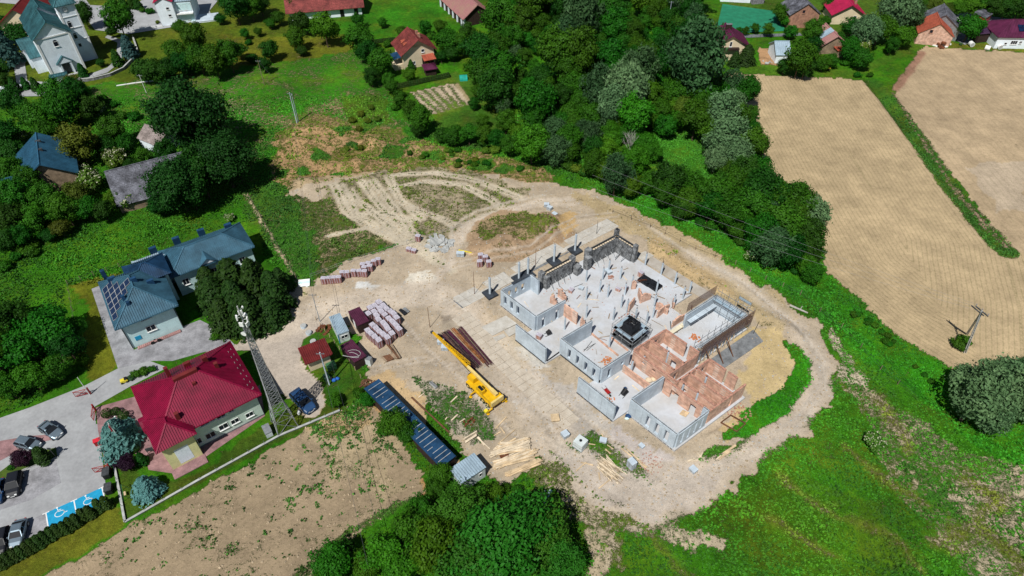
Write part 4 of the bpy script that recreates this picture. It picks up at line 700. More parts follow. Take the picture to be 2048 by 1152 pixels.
class House:
    def __init__(s, name, label, O, az, rect, h, k, typ, wall, roof, ov=.5, rib=.38, group=None, base=None, cross=0., gable=None, rooflabel=None, cat='building', z0=0., planes=None):
        s.O = Vector((O[0],O[1],0)); s.az = az; s.rect = rect; s.h = h; s.k = k; s.typ = typ; s.ov = ov; s.U = Vector((math.cos(az),math.sin(az),0)); s.V = Vector((-math.sin(az),math.cos(az),0))
        s.t = thing(name, label, cat, (O[0],O[1],0), az, group); x0,y0,x1,y1 = rect
        mb = MB(); hb = h-.02
        if typ == 'gx': r = h+k*(y1-y0)/2-.05; mb.add([(x0,y0,-.3),(x0,y1,-.3),(x0,y1,hb),(x0,(y0+y1)/2,r),(x0,y0,hb),(x1,y0,-.3),(x1,y1,-.3),(x1,y1,hb),(x1,(y0+y1)/2,r),(x1,y0,hb)], [(0,4,3,2,1),(5,6,7,8,9),(0,5,9,4),(4,9,8,3),(3,8,7,2),(1,2,7,6),(0,1,6,5)])
        elif typ == 'gy': r = h+k*(x1-x0)/2-.05; mb.add([(x0,y0,-.3),(x1,y0,-.3),(x1,y0,hb),((x0+x1)/2,y0,r),(x0,y0,hb),(x0,y1,-.3),(x1,y1,-.3),(x1,y1,hb),((x0+x1)/2,y1,r),(x0,y1,hb)], [(0,1,2,3,4),(5,9,8,7,6),(0,4,9,5),(4,3,8,9),(3,2,7,8),(1,6,7,2),(0,5,6,1)])
        else: mb.bx(x0,y0,-.3,x1,y1,hb)
        s.wall = obj('wall', mb, wall, s.t)
        if base: obj('plinth', MB().bx(x0-.04,y0-.04,-.2,x1+.04,y1+.04,base[1]), base[0], s.t)
        X0,Y0,X1,Y1 = x0-ov,y0-ov,x1+ov,y1+ov; e = h-k*ov; s.e = e; s.R = (X0,Y0,X1,Y1); mb = MB(); w = min(X1-X0,Y1-Y0)/2
        if typ == 'hip':
            zr = e+k*w
            if (X1-X0) >= (Y1-Y0): A = (X0+w,(Y0+Y1)/2,zr); B = (X1-w,(Y0+Y1)/2,zr); pl = [[(X0,Y0,e),(X1,Y0,e),B,A],[(X1,Y1,e),(X0,Y1,e),A,B],[(X0,Y1,e),(X0,Y0,e),A],[(X1,Y0,e),(X1,Y1,e),B]]
            else: A = ((X0+X1)/2,Y0+w,zr); B = ((X0+X1)/2,Y1-w,zr); pl = [[(X0,Y0,e),(X1,Y0,e),A],[(X1,Y1,e),(X0,Y1,e),B],[(X0,Y1,e),(X0,Y0,e),A,B],[(X1,Y0,e),(X1,Y1,e),B,A]]
            caps = [((X0,Y0,e),A),((X1,Y1,e),B),(A,B)]+([((X0,Y1,e),A),((X1,Y0,e),B)] if (X1-X0) >= (Y1-Y0) else [((X1,Y0,e),A),((X0,Y1,e),B)])
        elif typ == 'gx':
            ym = (Y0+Y1)/2; zr = e+k*(Y1-Y0)/2; pl = [[(X0,Y0,e),(X1,Y0,e),(X1,ym,zr),(X0,ym,zr)],[(X1,Y1,e),(X0,Y1,e),(X0,ym,zr),(X1,ym,zr)]]; caps = [((X0,ym,zr),(X1,ym,zr))]
        elif typ == 'gy':
            xm = (X0+X1)/2; zr = e+k*(X1-X0)/2; pl = [[(X0,Y1,e),(X0,Y0,e),(xm,Y0,zr),(xm,Y1,zr)],[(X1,Y0,e),(X1,Y1,e),(xm,Y1,zr),(xm,Y0,zr)]]; caps = [((xm,Y0,zr),(xm,Y1,zr))]
        elif typ == 'shed': pl = [[(X0,Y0,h),(X1,Y0,h),(X1,Y1,h+k*(Y1-Y0)),(X0,Y1,h+k*(Y1-Y0))]]; caps = []
        for q in pl: roofplane(mb, [(a,b,c+.12) for a,b,c in q], rib=rib, cross=cross)
        for a,b in caps: mb.beam(Vector(a)+Vector((0,0,.17)), Vector(b)+Vector((0,0,.17)), .22, .1)
        s.roof = obj('roof', mb, roof, s.t)
        if typ == 'hip' : 
            g = MB(); 
            for a,b in (((X0,Y0),(X1,Y0)),((X1,Y0),(X1,Y1)),((X1,Y1),(X0,Y1)),((X0,Y1),(X0,Y0))): g.beam((a[0],a[1],e+.02),(b[0],b[1],e+.02),.12,.12)
            obj('gutter', g, roof, s.t)
    def loc(s, p): d = p-s.O; return Vector((d.dot(s.U), d.dot(s.V), d.z))
    def zf(s, x, y):
        X0,Y0,X1,Y1 = s.R; a = min(x-X0,X1-x); b = min(y-Y0,Y1-y); q = {'hip':min(a,b),'gx':b,'gy':a,'shed':0}[s.typ]; return s.e+s.k*q+.12
    def onroof(s, px, py):
        r = ray(px,py); z = s.h+1
        for _ in range(25): p = CP+r*((z-CAMH)/r.z); l_ = s.loc(p); z = .5*z+.5*s.zf(l_.x,l_.y)
        return s.loc(p)
    def onwall(s, side, px, py):
        r = ray(px,py); x0,y0,x1,y1 = s.rect; n = {'S':s.V,'N':s.V,'W':s.U,'E':s.U}[side]; c = {'S':y0,'N':y1,'W':x0,'E':x1}[side]
        t = (c-(CP-s.O).dot(n))/r.dot(n); l_ = s.loc(CP+r*t); return (l_.x if side in 'SN' else l_.y), l_.z
    def win(s, side, a, z, w=1., h=1.1, frame='white_paint', pane='window_glass', mull=1, sill=True, name='window', arch=False, label=None):
        x0,y0,x1,y1 = s.rect; n = {'S':(0,-1),'N':(0,1),'W':(-1,0),'E':(1,0)}[side]; t = (-n[1],n[0]); c = {'S':(a,y0),'N':(a,y1),'W':(x0,a),'E':(x1,a)}[side]
        def B(mb, u0, u1, z0, z1, d0, d1):
            P0 = (c[0]+t[0]*u0+n[0]*d0, c[1]+t[1]*u0+n[1]*d0); P1 = (c[0]+t[0]*u1+n[0]*d1, c[1]+t[1]*u1+n[1]*d1); mb.bx(P0[0],P0[1],z0,P1[0],P1[1],z1)
        f = MB(); b = .07; B(f,-w/2-b,w/2+b,z+h/2,z+h/2+b,-.05,.05); B(f,-w/2-b,w/2+b,z-h/2-b,z-h/2,-.05,.05); B(f,-w/2-b,-w/2,z-h/2,z+h/2,-.05,.05); B(f,w/2,w/2+b,z-h/2,z+h/2,-.05,.05)
        for i in range(mull): u = -w/2+w*(i+1)/(mull+1); B(f,u-.03,u+.03,z-h/2,z+h/2,-.05,.04)
        fo = obj(name, f, frame, s.t, label); g = MB(); B(g,-w/2,w/2,z-h/2,z+h/2,-.04,.012)
        if arch:
            for i in range(5): q = w/2*math.cos(math.asin((i+.5)/5)); B(g,-q,q,z+h/2+b+w/2*i/5*.8,z+h/2+b+w/2*(i+1)/5*.8,-.04,.012)
        obj('pane', g, pane, fo)
        if sill: m_ = MB(); B(m_,-w/2-.12,w/2+.12,z-h/2-b-.05,z-h/2-b,0,.16); obj('sill', m_, frame, fo)
        return fo
    def winp(s, side, px, py, **k): a, z = s.onwall(side,px,py); return s.win(side, a, z, **k)
    def chim(s, px, py, w=.6, d=.6, h=1., mat='brick_old', name='chimney', cap=True, px0=None):
        l_ = s.onroof(px,py); mb = MB().bx(l_.x-w/2,l_.y-d/2,l_.z-.6,l_.x+w/2,l_.y+d/2,l_.z+h)
        c = obj(name, mb, mat, s.t)
        if cap: obj('cap', MB().bx(l_.x-w/2-.06,l_.y-d/2-.06,l_.z+h,l_.x+w/2+.06,l_.y+d/2+.06,l_.z+h+.08), 'concrete_dark', c)
        return c
    def box(s, name, b, mat, label=None, parent=None): return obj(name, MB().bx(*b), mat, parent or s.t, label)
def ridge(name, label, a, b, rz, hw, ez, wall, roof, ov=.4, hip=False, **k):
    A = P(*a,rz); B = P(*b,rz); L = (B-A).length; return House(name, label, A, ang(A,B), (0,-hw,L,hw), ez, (rz-ez)/hw, 'hip' if hip else 'gx', wall, roof, ov, **k)
def Rd(d): return math.radians(d)
# --- crimson roofed office
O = P(526,831); HR = House('office_building', 'cream and mint office with a ribbed crimson hipped roof and a front wing', O, Rd(36.5), (-12.7,0,0.2,10.7), 5.4, .66, 'hip', 'mint_wall', 'roof_red', .65, .3, base=('concrete_dark',.3))
def extra_hip(H, rect, e, k, roof, wallmat, hw, rib=.3, name='wing_roof'):
    x0,y0,x1,y1 = rect; w = min(x1-x0,y1-y0)/2; mb = MB()
    if x1-x0 >= y1-y0: A=(x0+w,(y0+y1)/2,e+k*w); B=(x1-w,(y0+y1)/2,e+k*w); pl=[[(x0,y0,e),(x1,y0,e),B,A],[(x1,y1,e),(x0,y1,e),A,B],[(x0,y1,e),(x0,y0,e),A],[(x1,y0,e),(x1,y1,e),B]]; caps=[((x0,y0,e),A),((x0,y1,e),A),((x1,y0,e),B),((x1,y1,e),B),(A,B)]
    else: A=((x0+x1)/2,y0+w,e+k*w); B=((x0+x1)/2,y1-w,e+k*w); pl=[[(x0,y0,e),(x1,y0,e),A],[(x1,y1,e),(x0,y1,e),B],[(x0,y1,e),(x0,y0,e),A,B],[(x1,y0,e),(x1,y1,e),B,A]]; caps=[((x0,y0,e),A),((x1,y0,e),A),((x1,y1,e),B),((x0,y1,e),B),(A,B)]
    for q in pl: roofplane(mb, q, rib=rib)
    for a,b in caps: mb.beam(Vector(a)+Vector((0,0,.05)),Vector(b)+Vector((0,0,.05)),.2,.1)
    obj(name, mb, roof, H.t)
    if wallmat: H.box('wing_wall', (x0+hw,y0+hw,-.2,x1-hw,y1-hw,e), wallmat)
extra_hip(HR, (-13.7,-1.95,-8.45,4.2), 5.3, .64, 'roof_red', 'yellow_wall', .62)
for i,(px,py,w_,h_,o_) in enumerate([(447,853,1.15,.95,1),(470,842,1.,.8,0),(499,829,1.,.8,0),(408,845,1.1,.95,0),(441,830,1.1,.95,0),(421,870,1.2,1.,0),(395,883,1.,1.,0),(462,820,.6,.6,0),(424,838,.6,.6,0)]): HR.winp('S', px, py, w=w_, h=h_, frame='white_paint')
mbp = MB(); mbp.bx(-11.9,-1.345,.5,-10.1,-1.32,3.6); obj('blind_panel', mbp, 'white_plaster', HR.t)
for px,py,w_,d_,h_ in [(339,752,.5,.5,1.8),(376,732,.9,.5,.8),(411,722,.7,.5,.9),(434,734,.5,.5,.9),(357,836,.5,.5,1.1),(389,768,.45,.35,.35)]: HR.chim(px,py,w_,d_,h_,'roof_brown_red',cap=False)
HR.box('ridge_duct', (-8.1,4.9,8.7,-4.9,5.5,9.35), 'roof_brown_red')
g = MB()
for i in range(16):
    x = -8.3+i*.55; g.beam((x,.15+.25*(i%2),5.55+.16*(i%2)),(x+.3,.15+.25*(i%2),5.55+.16*(i%2)),.03,.1)
for i in range(15): y = .6+i*.62; x=.35-.5*(i%2); g.beam((x,y,5.5+.33*(i%2)),(x,y+.32,5.5+.33*(i%2)),.03,.1)
meta(obj('snow_guard', g, 'kerb_grey', HR.t), kind='stuff')
c = MB()
for i in range(9): a0=math.pi*i/9; a1=math.pi*(i+1)/9; c.add([(-14.2,5.4-1.3*math.cos(a0),3.+1.5*math.sin(a0)),(-14.2,5.4-1.3*math.cos(a1),3.+1.5*math.sin(a1)),(-12.4,5.4-1.3*math.cos(a1),3.+1.5*math.sin(a1)),(-12.4,5.4-1.3*math.cos(a0),3.+1.5*math.sin(a0))],[(0,1,2,3)])
c.bx(-14.1,4.05,-.1,-13.9,4.25,3.1); c.bx(-14.1,6.55,-.1,-13.9,6.75,3.1); obj('entrance_canopy', c, 'roof_red', HR.t)
HR.box('step', (-13.4,-2.9,0,-8.9,-1.2,.12), 'paving_pink')
# --- blue solar office with long wing
O = P(267,697); HB = House('office_building', 'pale blue two storey office with slate blue hipped roof carrying solar panels', O, Rd(34), (0,0,7.7,10.8), 5.9, .6, 'hip', 'pale_blue_wall', 'roof_blue', .8, .33)
extra_hip(HB, (3.2,6.4,9.6,12.3), 6.3, .5, 'roof_blue_dark', 'pale_blue_wall', .6)
def paneltest(x,y): return x > -.7 and (x+.8)*1.0 < min(y+.8,11.6-y)-.25
for i in range(5):
    for k_ in range(7):
        x = -.45+i*.84; y = .9+k_*1.38+.0*i
        if not (paneltest(x,y) and paneltest(x+.8,y) and paneltest(x,y+1.34) and paneltest(x+.8,y+1.34)): continue
        if (i,k_) in ((3,5),(2,6)): continue
        e0 = HB.e+.12+.6*(x+.8); e1 = e0+.6*.8; n_ = Vector((-.6,0,1)).normalized()
        mb = MB().slabpoly([Vector(q)+n_*.12 for q in ((x,y,e0),(x+.8,y,e1),(x+.8,y+1.34,e1),(x,y+1.34,e0))], .05, n_)
        if 'solar_cell' not in MATS: nmat('solar_cell', (.008,.02,.06), .12, .2, 2., spec=.6)
        fr = obj('solar_panel', mb, 'solar_cell', HB.t); m2 = MB()
        for a_,b_ in (((x,y,e0),(x+.8,y,e1)),((x+.8,y,e1),(x+.8,y+1.34,e1)),((x+.8,y+1.34,e1),(x,y+1.34,e0)),((x,y+1.34,e0),(x,y,e0))): m2.beam(Vector(a_)+n_*.125,Vector(b_)+n_*.125,.035,.03,up=n_)
        obj('panel_frame', m2, 'kerb_grey', fr)
for px,py,h_,o_ in [(302,656,1.,1),(290,634,.9,0)]: HB.winp('S', px, py, w=1.3, h=h_)
HB.box('notice_board', (.9,-.06,1.3,1.75,-.01,2.1), 'disabled_blue')
for px,py,w_,d_,h_ in [(268,562,.9,.5,.7),(302,566,1.,.5,.7),(224,560,1.1,.5,.6),(249,599,.5,.5,.9),(257,608,.5,.5,.5)]: HB.chim(px,py,w_,d_,h_,'roof_blue_dark',cap=False)
HB.box('chimney', (.2,11.2,4,.8,11.8,7.6), 'roof_blue_dark')
mb = MB(); [mb.tube((x_,-.1,.2),(x_,-.1,5.3),.07,6) for x_ in (-.02,7.72)]; obj('downpipe', mb, 'steel_dark', HB.t)
mb = MB(); mb.bx(.6,-.75,0,7.2,-.12,.18)
for i in range(22): mb.bx(.7+i*.3,-.7,.18,.88+i*.3,-.18,.24)
obj('planter_strip', mb, 'paver_pink', HB.t)
HW = House('office_wing', 'long single storey pale wing with a slate blue hipped roof and small gablet', O, Rd(34), (9.6,7.6,22.6,14.4), 5.0, .52, 'hip', 'pale_blue_wall', 'roof_blue', .55, .33)
House('link_wing', 'low slate blue roofed link behind the solar panelled office', O, Rd(34), (5.2,11.6,11.6,14.6), 4.6, .3, 'hip', 'pale_blue_wall', 'roof_pale', .5, .33)
for i in range(5): HW.win('S', 11.+i*2.4, 2.6, .9, 1.2)
d_ = MB(); d_.poly([(14.1,7.0,5.05),(16.5,7.0,5.05),(15.3,7.0,5.95)]); obj('gablet', d_, 'white_plaster', HW.t)
mb = MB(); roofplane(mb, [(13.8,6.8,5.05),(15.3,6.8,6.15),(15.3,9.3,6.2)], rib=0, th=.08); roofplane(mb, [(16.8,6.8,5.05),(15.3,6.8,6.15),(15.3,9.3,6.2)], rib=0, th=.08); obj('gablet_roof', mb, 'roof_blue', HW.t)
for px,py in [(307,502),(353,482),(403,466),(457,455)]: HW.chim(px,py,1.2,.6,.8,'roof_blue_dark',cap=False)
# --- church
O = P(105,155); AZC = Rd(38)
CH = House('church', 'white baroque church with teal sheet roofs and a clock tower', O, AZC, (0,0,8,9.5), 9.8, .8, 'gy', 'white_plaster', 'roof_teal', .45, .6)
CH.t['category'] = 'church'
def sub(H, rect, h, k, typ, roof, wall, ov=.3, rib=.6, nm='nave'):
    q = House(nm, None, H.O, H.az, rect, h, k, typ, wall, roof, ov, rib)
    for c in [o for o in SC.objects if o.parent == q.t]: c.parent = H.t
    bpy.data.objects.remove(q.t); q.t = H.t; return q
NV_ = sub(CH, (.3,9.3,8.9,15.2), 10.0, .85, 'gy', 'roof_teal', 'white_plaster', .5)
AN = sub(CH, (-2.3,4.2,.2,8.2), 3.9, .6, 'shed', 'roof_teal', 'white_plaster', .25); AN2 = sub(CH, (-2.9,8.4,.2,12.5), 5.2, .7, 'gx', 'roof_teal', 'white_plaster', .4)
TW = sub(CH, (7.75,4.1,11.9,8.3), 14.7, .9, 'hip', 'roof_teal', 'white_plaster', .45)
sub(CH, (8.95,8.4,11.6,14.5), 5.5, .5, 'gy', 'roof_teal', 'white_plaster', .3)
CH.winp('S',112,88,w=.95,h=1.1,arch=True,mull=0); AN.winp('S',91,124,w=.6,h=.7,mull=0); AN.winp('S',87,106,w=.3,h=.3,mull=0)
TW.winp('S',140,50,w=.8,h=1.2,arch=True,mull=0); TW.winp('S',151,73,w=.7,h=1.0,arch=True,mull=0); TW.winp('S',160,90,w=.6,h=.8,mull=0)
a_, z_ = TW.onwall('S',130,19); mb = MB().tube((a_,4.1,z_),(a_,3.98,z_),.62,20); ck = obj('clock', mb, 'kerb_grey', CH.t)
obj('clock_face', MB().tube((a_,3.99,z_),(a_,3.95,z_),.5,20), 'white_paint', ck); mb = MB().beam((a_,3.93,z_),(a_+.02,3.93,z_+.36),.06,.03); mb.beam((a_,3.93,z_),(a_-.25,3.93,z_-.08),.06,.03); obj('clock_hand', mb, 'black', ck)
mb = MB()
for z_ in (5.6,8.6,11.4): mb.bx(7.65,4.0,z_,12.0,8.4,z_+.16)
mb.bx(7.6,3.95,14.4,12.05,8.45,14.62); obj('cornice', mb, 'white_paint', CH.t)
mb = MB(); mb.bx(-.1,-.12,9.3,8.1,.05,9.62)
for x_ in (.02,7.5): mb.bx(x_,-.12,0,x_+.48,0,9.3)
for x_ in (7.8,11.45): mb.bx(x_,4.02,0,x_+.4,4.1,14.4)
obj('pilaster', mb, 'white_paint', CH.t)
mb = MB(); mb.add([(2.3,-.9,3.),(5.7,-.9,3.),(4.,-.9,4.5),(2.3,0,3.),(5.7,0,3.),(4.,0,4.5)],[(0,1,2),(3,5,4),(0,3,4,1),(1,4,5,2),(2,5,3,0)]); mb.bx(2.6,-.8,0,3.,0,3); mb.bx(5.,-.8,0,5.4,0,3); pt = obj('portal', mb, 'white_plaster', CH.t)
mb = MB(); roofplane(mb,[(2.,-1.,2.9),(2.,.0,2.9),(4.,.0,4.7),(4.,-1.,4.7)],rib=0,th=.1); roofplane(mb,[(6.,-1.,2.9),(6.,.0,2.9),(4.,.0,4.7),(4.,-1.,4.7)],rib=0,th=.1); obj('portal_roof', mb, 'roof_teal', pt)
CH.box('door', (3.2,-.06,0,4.8,-.01,2.5), 'steel_dark'); CH.box('step', (2.2,-1.8,-.05,5.8,-.95,.15), 'kerb_grey')
GT = House('church_gate', 'small white gate lodge with teal roof on the church wall', P(108,166), Rd(30), (0,-1.2,3.4,0), 2., .3, 'hip', 'white_plaster', 'roof_teal', .25, .6)
# --- houses
CRm = ridge('cream_house', 'cream house with a maroon gabled roof behind the church', (26,18), (62,-22), 8.2, 5.2, 4.6, 'cream_wall', 'roof_brown_red', .6); CRm.win('W',-1.5,5.2,.8,.9,mull=0); CRm.win('W',2.2,3.4,.7,.8,mull=0)
WH = House('white_house', 'white house with a crimson roof and glazed balconies', P(325,52), Rd(12), (0,0,4.4,12), 6.6, .55, 'gy', 'white_plaster', 'roof_crimson', .35)
W2 = sub(WH, (4.45,1.2,9.,10), 5.9, .05, 'shed', 'roof_pale', 'white_plaster', .2)
W2.box('balcony_recess', (5.,1.15,3.3,8.8,1.26,5.4), 'pale_blue_wall'); W2.box('balcony_recess', (5.,1.15,.3,8.8,1.26,2.5), 'pale_blue_wall'); W2.box('balcony', (4.7,.1,2.6,9.,1.2,2.8), 'white_paint')
for a_ in (5.8,7.2): W2.win('S',a_,4.2,.7,1.5); W2.win('S',a_,1.4,.7,1.5)
mb = MB(); mb.beam((4.8,.15,3.6),(8.95,.15,3.6),.05); [mb.beam((4.8+i*.45,.15,2.8),(4.8+i*.45,.15,3.6),.03) for i in range(10)]; obj('railing', mb, 'steel', WH.t)
WH.winp('S',335,17,w=.7,h=.6,mull=0); WH.winp('S',340,31,w=.7,h=.6,mull=0)
tag_ = House('terrace', 'white and grey paved terrace beside the balcony house', P(384,47), Rd(15), (0,0,7,5), .25, 0, 'shed', 'white_plaster', 'concrete', .05, 0)
YH = ridge('gabled_house', 'cream yellow gabled house with a red metal roof and two small dormers', (834,79), (816,57), 7.2, 4.1, 4.4, 'cream_wall', 'roof_tile_red', .75, rib=.35)
YH.win('W',-1.2,4.1,.7,.7,mull=0); YH.win('W',1.6,1.4,1.,.7)
YH.box('gable_panel', (-.03,-1.4,5.3,.0,1.4,6.), 'plank_new')
mb = MB(); roofplane(mb, [(-2.1,-3.9,2.3),(-2.1,-.7,2.3),(.1,-.7,3.),(.1,-3.9,3.)], rib=.35); obj('porch_roof', mb, 'roof_orange', YH.t); mb = MB(); [mb.bx(-2.,y_,0,-1.9,y_+.1,2.3) for y_ in (-3.8,-2.3,-.9)]; mb.bx(-.3,-3.8,0,-.04,-.8,2.3); obj('porch_post', mb, 'dark_brown', YH.t)
for xx in (2.2,3.9): 
    mb = MB(); roofplane(mb, [(xx-.7,3.2,5.5),(xx,3.2,6.),(xx,1.6,6.1)], rib=0, th=.08); roofplane(mb, [(xx+.7,3.2,5.5),(xx,3.2,6.),(xx,1.6,6.1)], rib=0, th=.08); mb.bx(xx-.4,2.9,4.9,xx+.4,3.1,5.6); obj('dormer', mb, 'roof_orange', YH.t)
for xx in (2.5,4.2): YH.box('chimney', (xx,-1.7,5.5,xx+.7,-1.1,7.4), 'brick_old')
mb = MB(); roofplane(mb, [(.4,4.4,3.3),(3.8,4.4,3.3),(3.8,6.6,3.1),(.4,6.6,3.1)], rib=0); obj('terrace_awning', mb, 'roof_blue_dark', YH.t); YH.box('terrace_wall', (.5,4.2,0,3.6,6.4,1.4), 'cream_wall')
RB = ridge('long_barn', 'long low barn with pinkish red roof and whitewashed walls', (572,-14), (716,-26), 6.2, 4.6, 3.0, 'white_plaster', 'roof_tile_red', .9, rib=0, cross=.5)
for s_ in (3.2,9.5,14.,18.): RB.box('door', (s_,-4.66,0,s_+1.1,-4.55,2.2), 'black')
DB = ridge('open_barn', 'dark open sided barn with a faded red roof and white posts', (954,9), (903,-34), 5.6, 4.2, 2.6, 'dark_brown', 'roof_pinkish', .5, rib=.5, cross=.9)
for i in range(6): DB.box('post', (1.+i*3.,4.15,0,1.5+i*3.,4.5,2.4), 'white_plaster')
DB.box('post', (-.1,3.8,0,.1,4.4,2.4), 'white_plaster')
BT = ridge('blue_roofed_house', 'house with a steep steel blue seamed roof half hidden in trees', (78,327), (72,269), 7., 4.9, 3.6, 'plank_old', 'roof_steel_blue', .6, rib=.55)
for px,py in ((76,283),(79,300)): BT.chim(px,py,.5,1.0,.25,'steel_dark','roof_window',False)
extra_hip(BT,(1.5,4.,5.,8.6),3.3,.35,'roof_steel_blue','plank_old',.5)
WS = ridge('weathered_shed', 'small white shed with a crumbling grey brown roof among shrubs', (291,250), (331,266), 4.2, 2.6, 2.5, 'white_plaster', 'roof_weathered', .3, rib=0, cross=.35)
LG = ridge('grey_barn', 'long barn with a speckled grey tiled roof under the trees', (212,344), (362,306), 6.4, 5.2, 2.0, 'plank_old', 'roof_grey', .3, rib=0, cross=.3)
BH = ridge('brick_house', 'red brick gabled house with a grey sheet roof', (1617,7), (1597,-14), 6.8, 4.2, 3.9, 'brick_old', 'roof_grey', .3, rib=.5); BH.win('W',.6,4.6,.7,.8,frame='brick_old',mull=0)
MH = ridge('magenta_roofed_house', 'cream house with a bright magenta gabled roof', (1704,9), (1687,-12), 5.6, 4.2, 3.1, 'cream_wall', 'roof_crimson', .7, rib=.4); MH.win('W',-2.,2.,.8,.8,mull=0); MH.chim(1710,8,.6,.6,1.2)
PH = ridge('purple_roofed_house', 'cream house with a dusky purple hipped roof beside the wood', (1466,71), (1452,48), 6.6, 4.6, 3.9, 'cream_wall', 'roof_maroon', .6, rib=.4); PH.win('W',0,4.3,.5,1.2,mull=0); PH.chim(1457,56,.7,1.4,1.,'dark_brown'); PH.box('balcony', (-.9,-2.2,3.1,-.02,2.2,3.5), 'dark_brown')
SW = ridge('small_white_house', 'small white shed house with a pale steel roof and rust patch', (1551,83), (1577,83), 4.4, 3.2, 2.4, 'white_plaster', 'roof_pale', .3, rib=.5, hip=False); SW.chim(1562,79,.6,.6,.8,'rust')
SS = ridge('striped_shed', 'old timber shed whose roof is patched in red and grey strips', (1676,72), (1652,48), 4.8, 3.8, 2.3, 'plank_old', 'roof_pinkish', .4, rib=0, cross=.5)
for i in (1,): SS.box('x', (0,0,0,.01,.01,.01), 'rust').name = 'bolt'
mb = MB(); k_ = 2.5/3.8; roofplane(mb, [(2.4,4.35,1.98+.28),(4.6,4.35,1.98+.28),(4.6,0,5.13),(2.4,0,5.13)], rib=.4, th=.06); obj('roof_patch', mb, 'roof_pale', SS.t)
extra_hip(SS,(-2.6,-4.6,-.1,.2),2.,.15,'roof_orange','plank_old',.2)
FH = ridge('farmhouse', 'orange brick farmhouse with a bright red tiled roof', (1882,47), (1874,26), 6., 4.2, 3.1, 'brick_block', 'roof_orange', .3, rib=0, cross=.4); FH.win('W',1.4,3.7,.7,.8,frame='brick_old',mull=0)
GB = ridge('grey_farm_barn', 'grey roofed barn standing behind the orange brick farmhouse', (1893,29), (1888,9), 6.6, 4.8, 3.2, 'steel', 'roof_grey', .4, rib=.5)
LS = House('lean_to', 'low grey lean-to beside the red roofed farmhouse', P(1826,62), Rd(15), (0,0,4,2.6), 1.8, .15, 'shed', 'plank_old', 'roof_grey', .2)
PF = House('purple_shed', 'long open shed with a dark purple roof beside the white farm house', P(1952,86), Rd(10), (0,0,9.4,4.5), 2.5, .22, 'shed', 'dark_brown', 'roof_purple', .3)
WF = House('white_farm_house', 'white farm house with maroon hipped roof and roof solar panels', P(1986,97), Rd(-2), (0,0,16,9), 3.4, .55, 'hip', 'white_plaster', 'roof_maroon', .4, .4)
WF.winp('S',2028,85,w=1.6,h=.9,mull=2); WF.winp('S',2041,85,w=.6,h=.6); WF.win('S',2.6,1.4,.6,.5,mull=0)
for i in range(2):
    for q in range(2):
        x = 5.2+i*1.1; y = 1.1+q*.95; z_ = WF.e+.24+.55*(y+.4); n_ = Vector((0,-.55,1)).normalized(); obj('solar_panel', MB().slabpoly([Vector(v_)+n_*.1 for v_ in ((x,y,z_),(x+1.,y,z_),(x+1.,y+.85,z_+.47),(x,y+.85,z_+.47))],.05,n_), 'solar_cell', WF.t)
MS = House('machine_shed', 'dark maroon shed across the farm yard', P(1963,52), Rd(40), (0,0,4,3), 2.2, .2, 'shed', 'red_paint', 'roof_grey', .2)
TH = ridge('village_house', 'white and blue house at the top edge beyond the sports court', (1446,-44), (1506,-41), 5.5, 3.6, 3.2, 'white_plaster', 'roof_tile_red', .4); 
TH2 = House('stone_shed', 'rough stone shed beside the white and blue house', P(1504,9), Rd(8), (0,0,3.6,3.2), 2.2, .2, 'shed', 'stone_wall', 'roof_weathered', .2)
GS = House('garden_shed', 'flat grey roofed shed below the magenta roofed house', P(1686,46), Rd(-3), (0,0,4.2,2), 1.6, .1, 'shed', 'plank_old', 'roof_grey', .2)
RS = House('red_hut', 'tiny red hut in the clearing at the top of the wood', P(1053,52), Rd(5), (0,0,1.5,1.2), 3.2, .3, 'shed', 'white_plaster', 'roof_orange', .2)
GZ_ = House('gazebo', 'maroon roofed garden gazebo by the clipped hedge', P(853,153), Rd(20), (0,0,2.6,2.4), 1.9, .45, 'hip', 'dark_brown', 'roof_maroon', .35, .4)
t = thing('greenhouse_tunnel', 'small turquoise plastic garden tunnel on the lawn', 'greenhouse', P(920,163), Rd(8)); mb = MB(); N_ = 8
mb.add([(x_,1.-math.cos(math.pi*i/N_),1.1*math.sin(math.pi*i/N_)) for x_ in (0,1.9) for i in range(N_+1)], [(i,i+1,N_+2+i,N_+1+i) for i in range(N_)]+[tuple(range(N_+1)),tuple(range(N_+1,2*N_+2))[::-1]]); obj('cover', mb, 'teal_net', t); mb = MB(); [mb.bx(x_,-.02,0,x_+.04,2.02,.06) for x_ in (0,.9,1.86)]; obj('frame', mb, 'steel', t)
# --- site cabins and sheds
def cabin(name, label, A, B, C, z, wall, roof, rib=.25, ov=.06, cat='cabin', k=0.):
    b = P(*B,z); c_ = P(*C,z); a = P(*A,z); az = ang(b,c_); U = Vector((math.cos(az),math.sin(az),0)); V = Vector((-math.sin(az),math.cos(az),0)); return House(name, label, b, az, (0,0,(c_-b).length,(a-b).dot(V)), z, k, 'shed', wall, roof, ov, rib, cat=cat)
C1 = cabin('site_office', 'white ribbed metal site office container with a double window', (650.7,638), (675.5,670), (697,662), 2., 'container_white', 'roof_pale', .22); C1.win('S',.95,1.15,1.,.6,mull=1,sill=False); C1.box('corner_post', (-.05,-.05,0,.06,.06,1.98), 'disabled_blue')
C2 = cabin('storage_container', 'maroon storage container beside the white site office', (692.7,626), (715.6,651.7), (737.6,642), 1.9, 'dark_brown', 'maroon_panel', .3); C2.box('door', (-.03,1.2,0.1,-.0,2.,1.6), 'white_paint')
C3 = cabin('storage_container', 'maroon storage container with a loose hose lying on its roof', (684,690.8), (709,725), (732,712), 1.9, 'dark_brown', 'maroon_panel', .3)
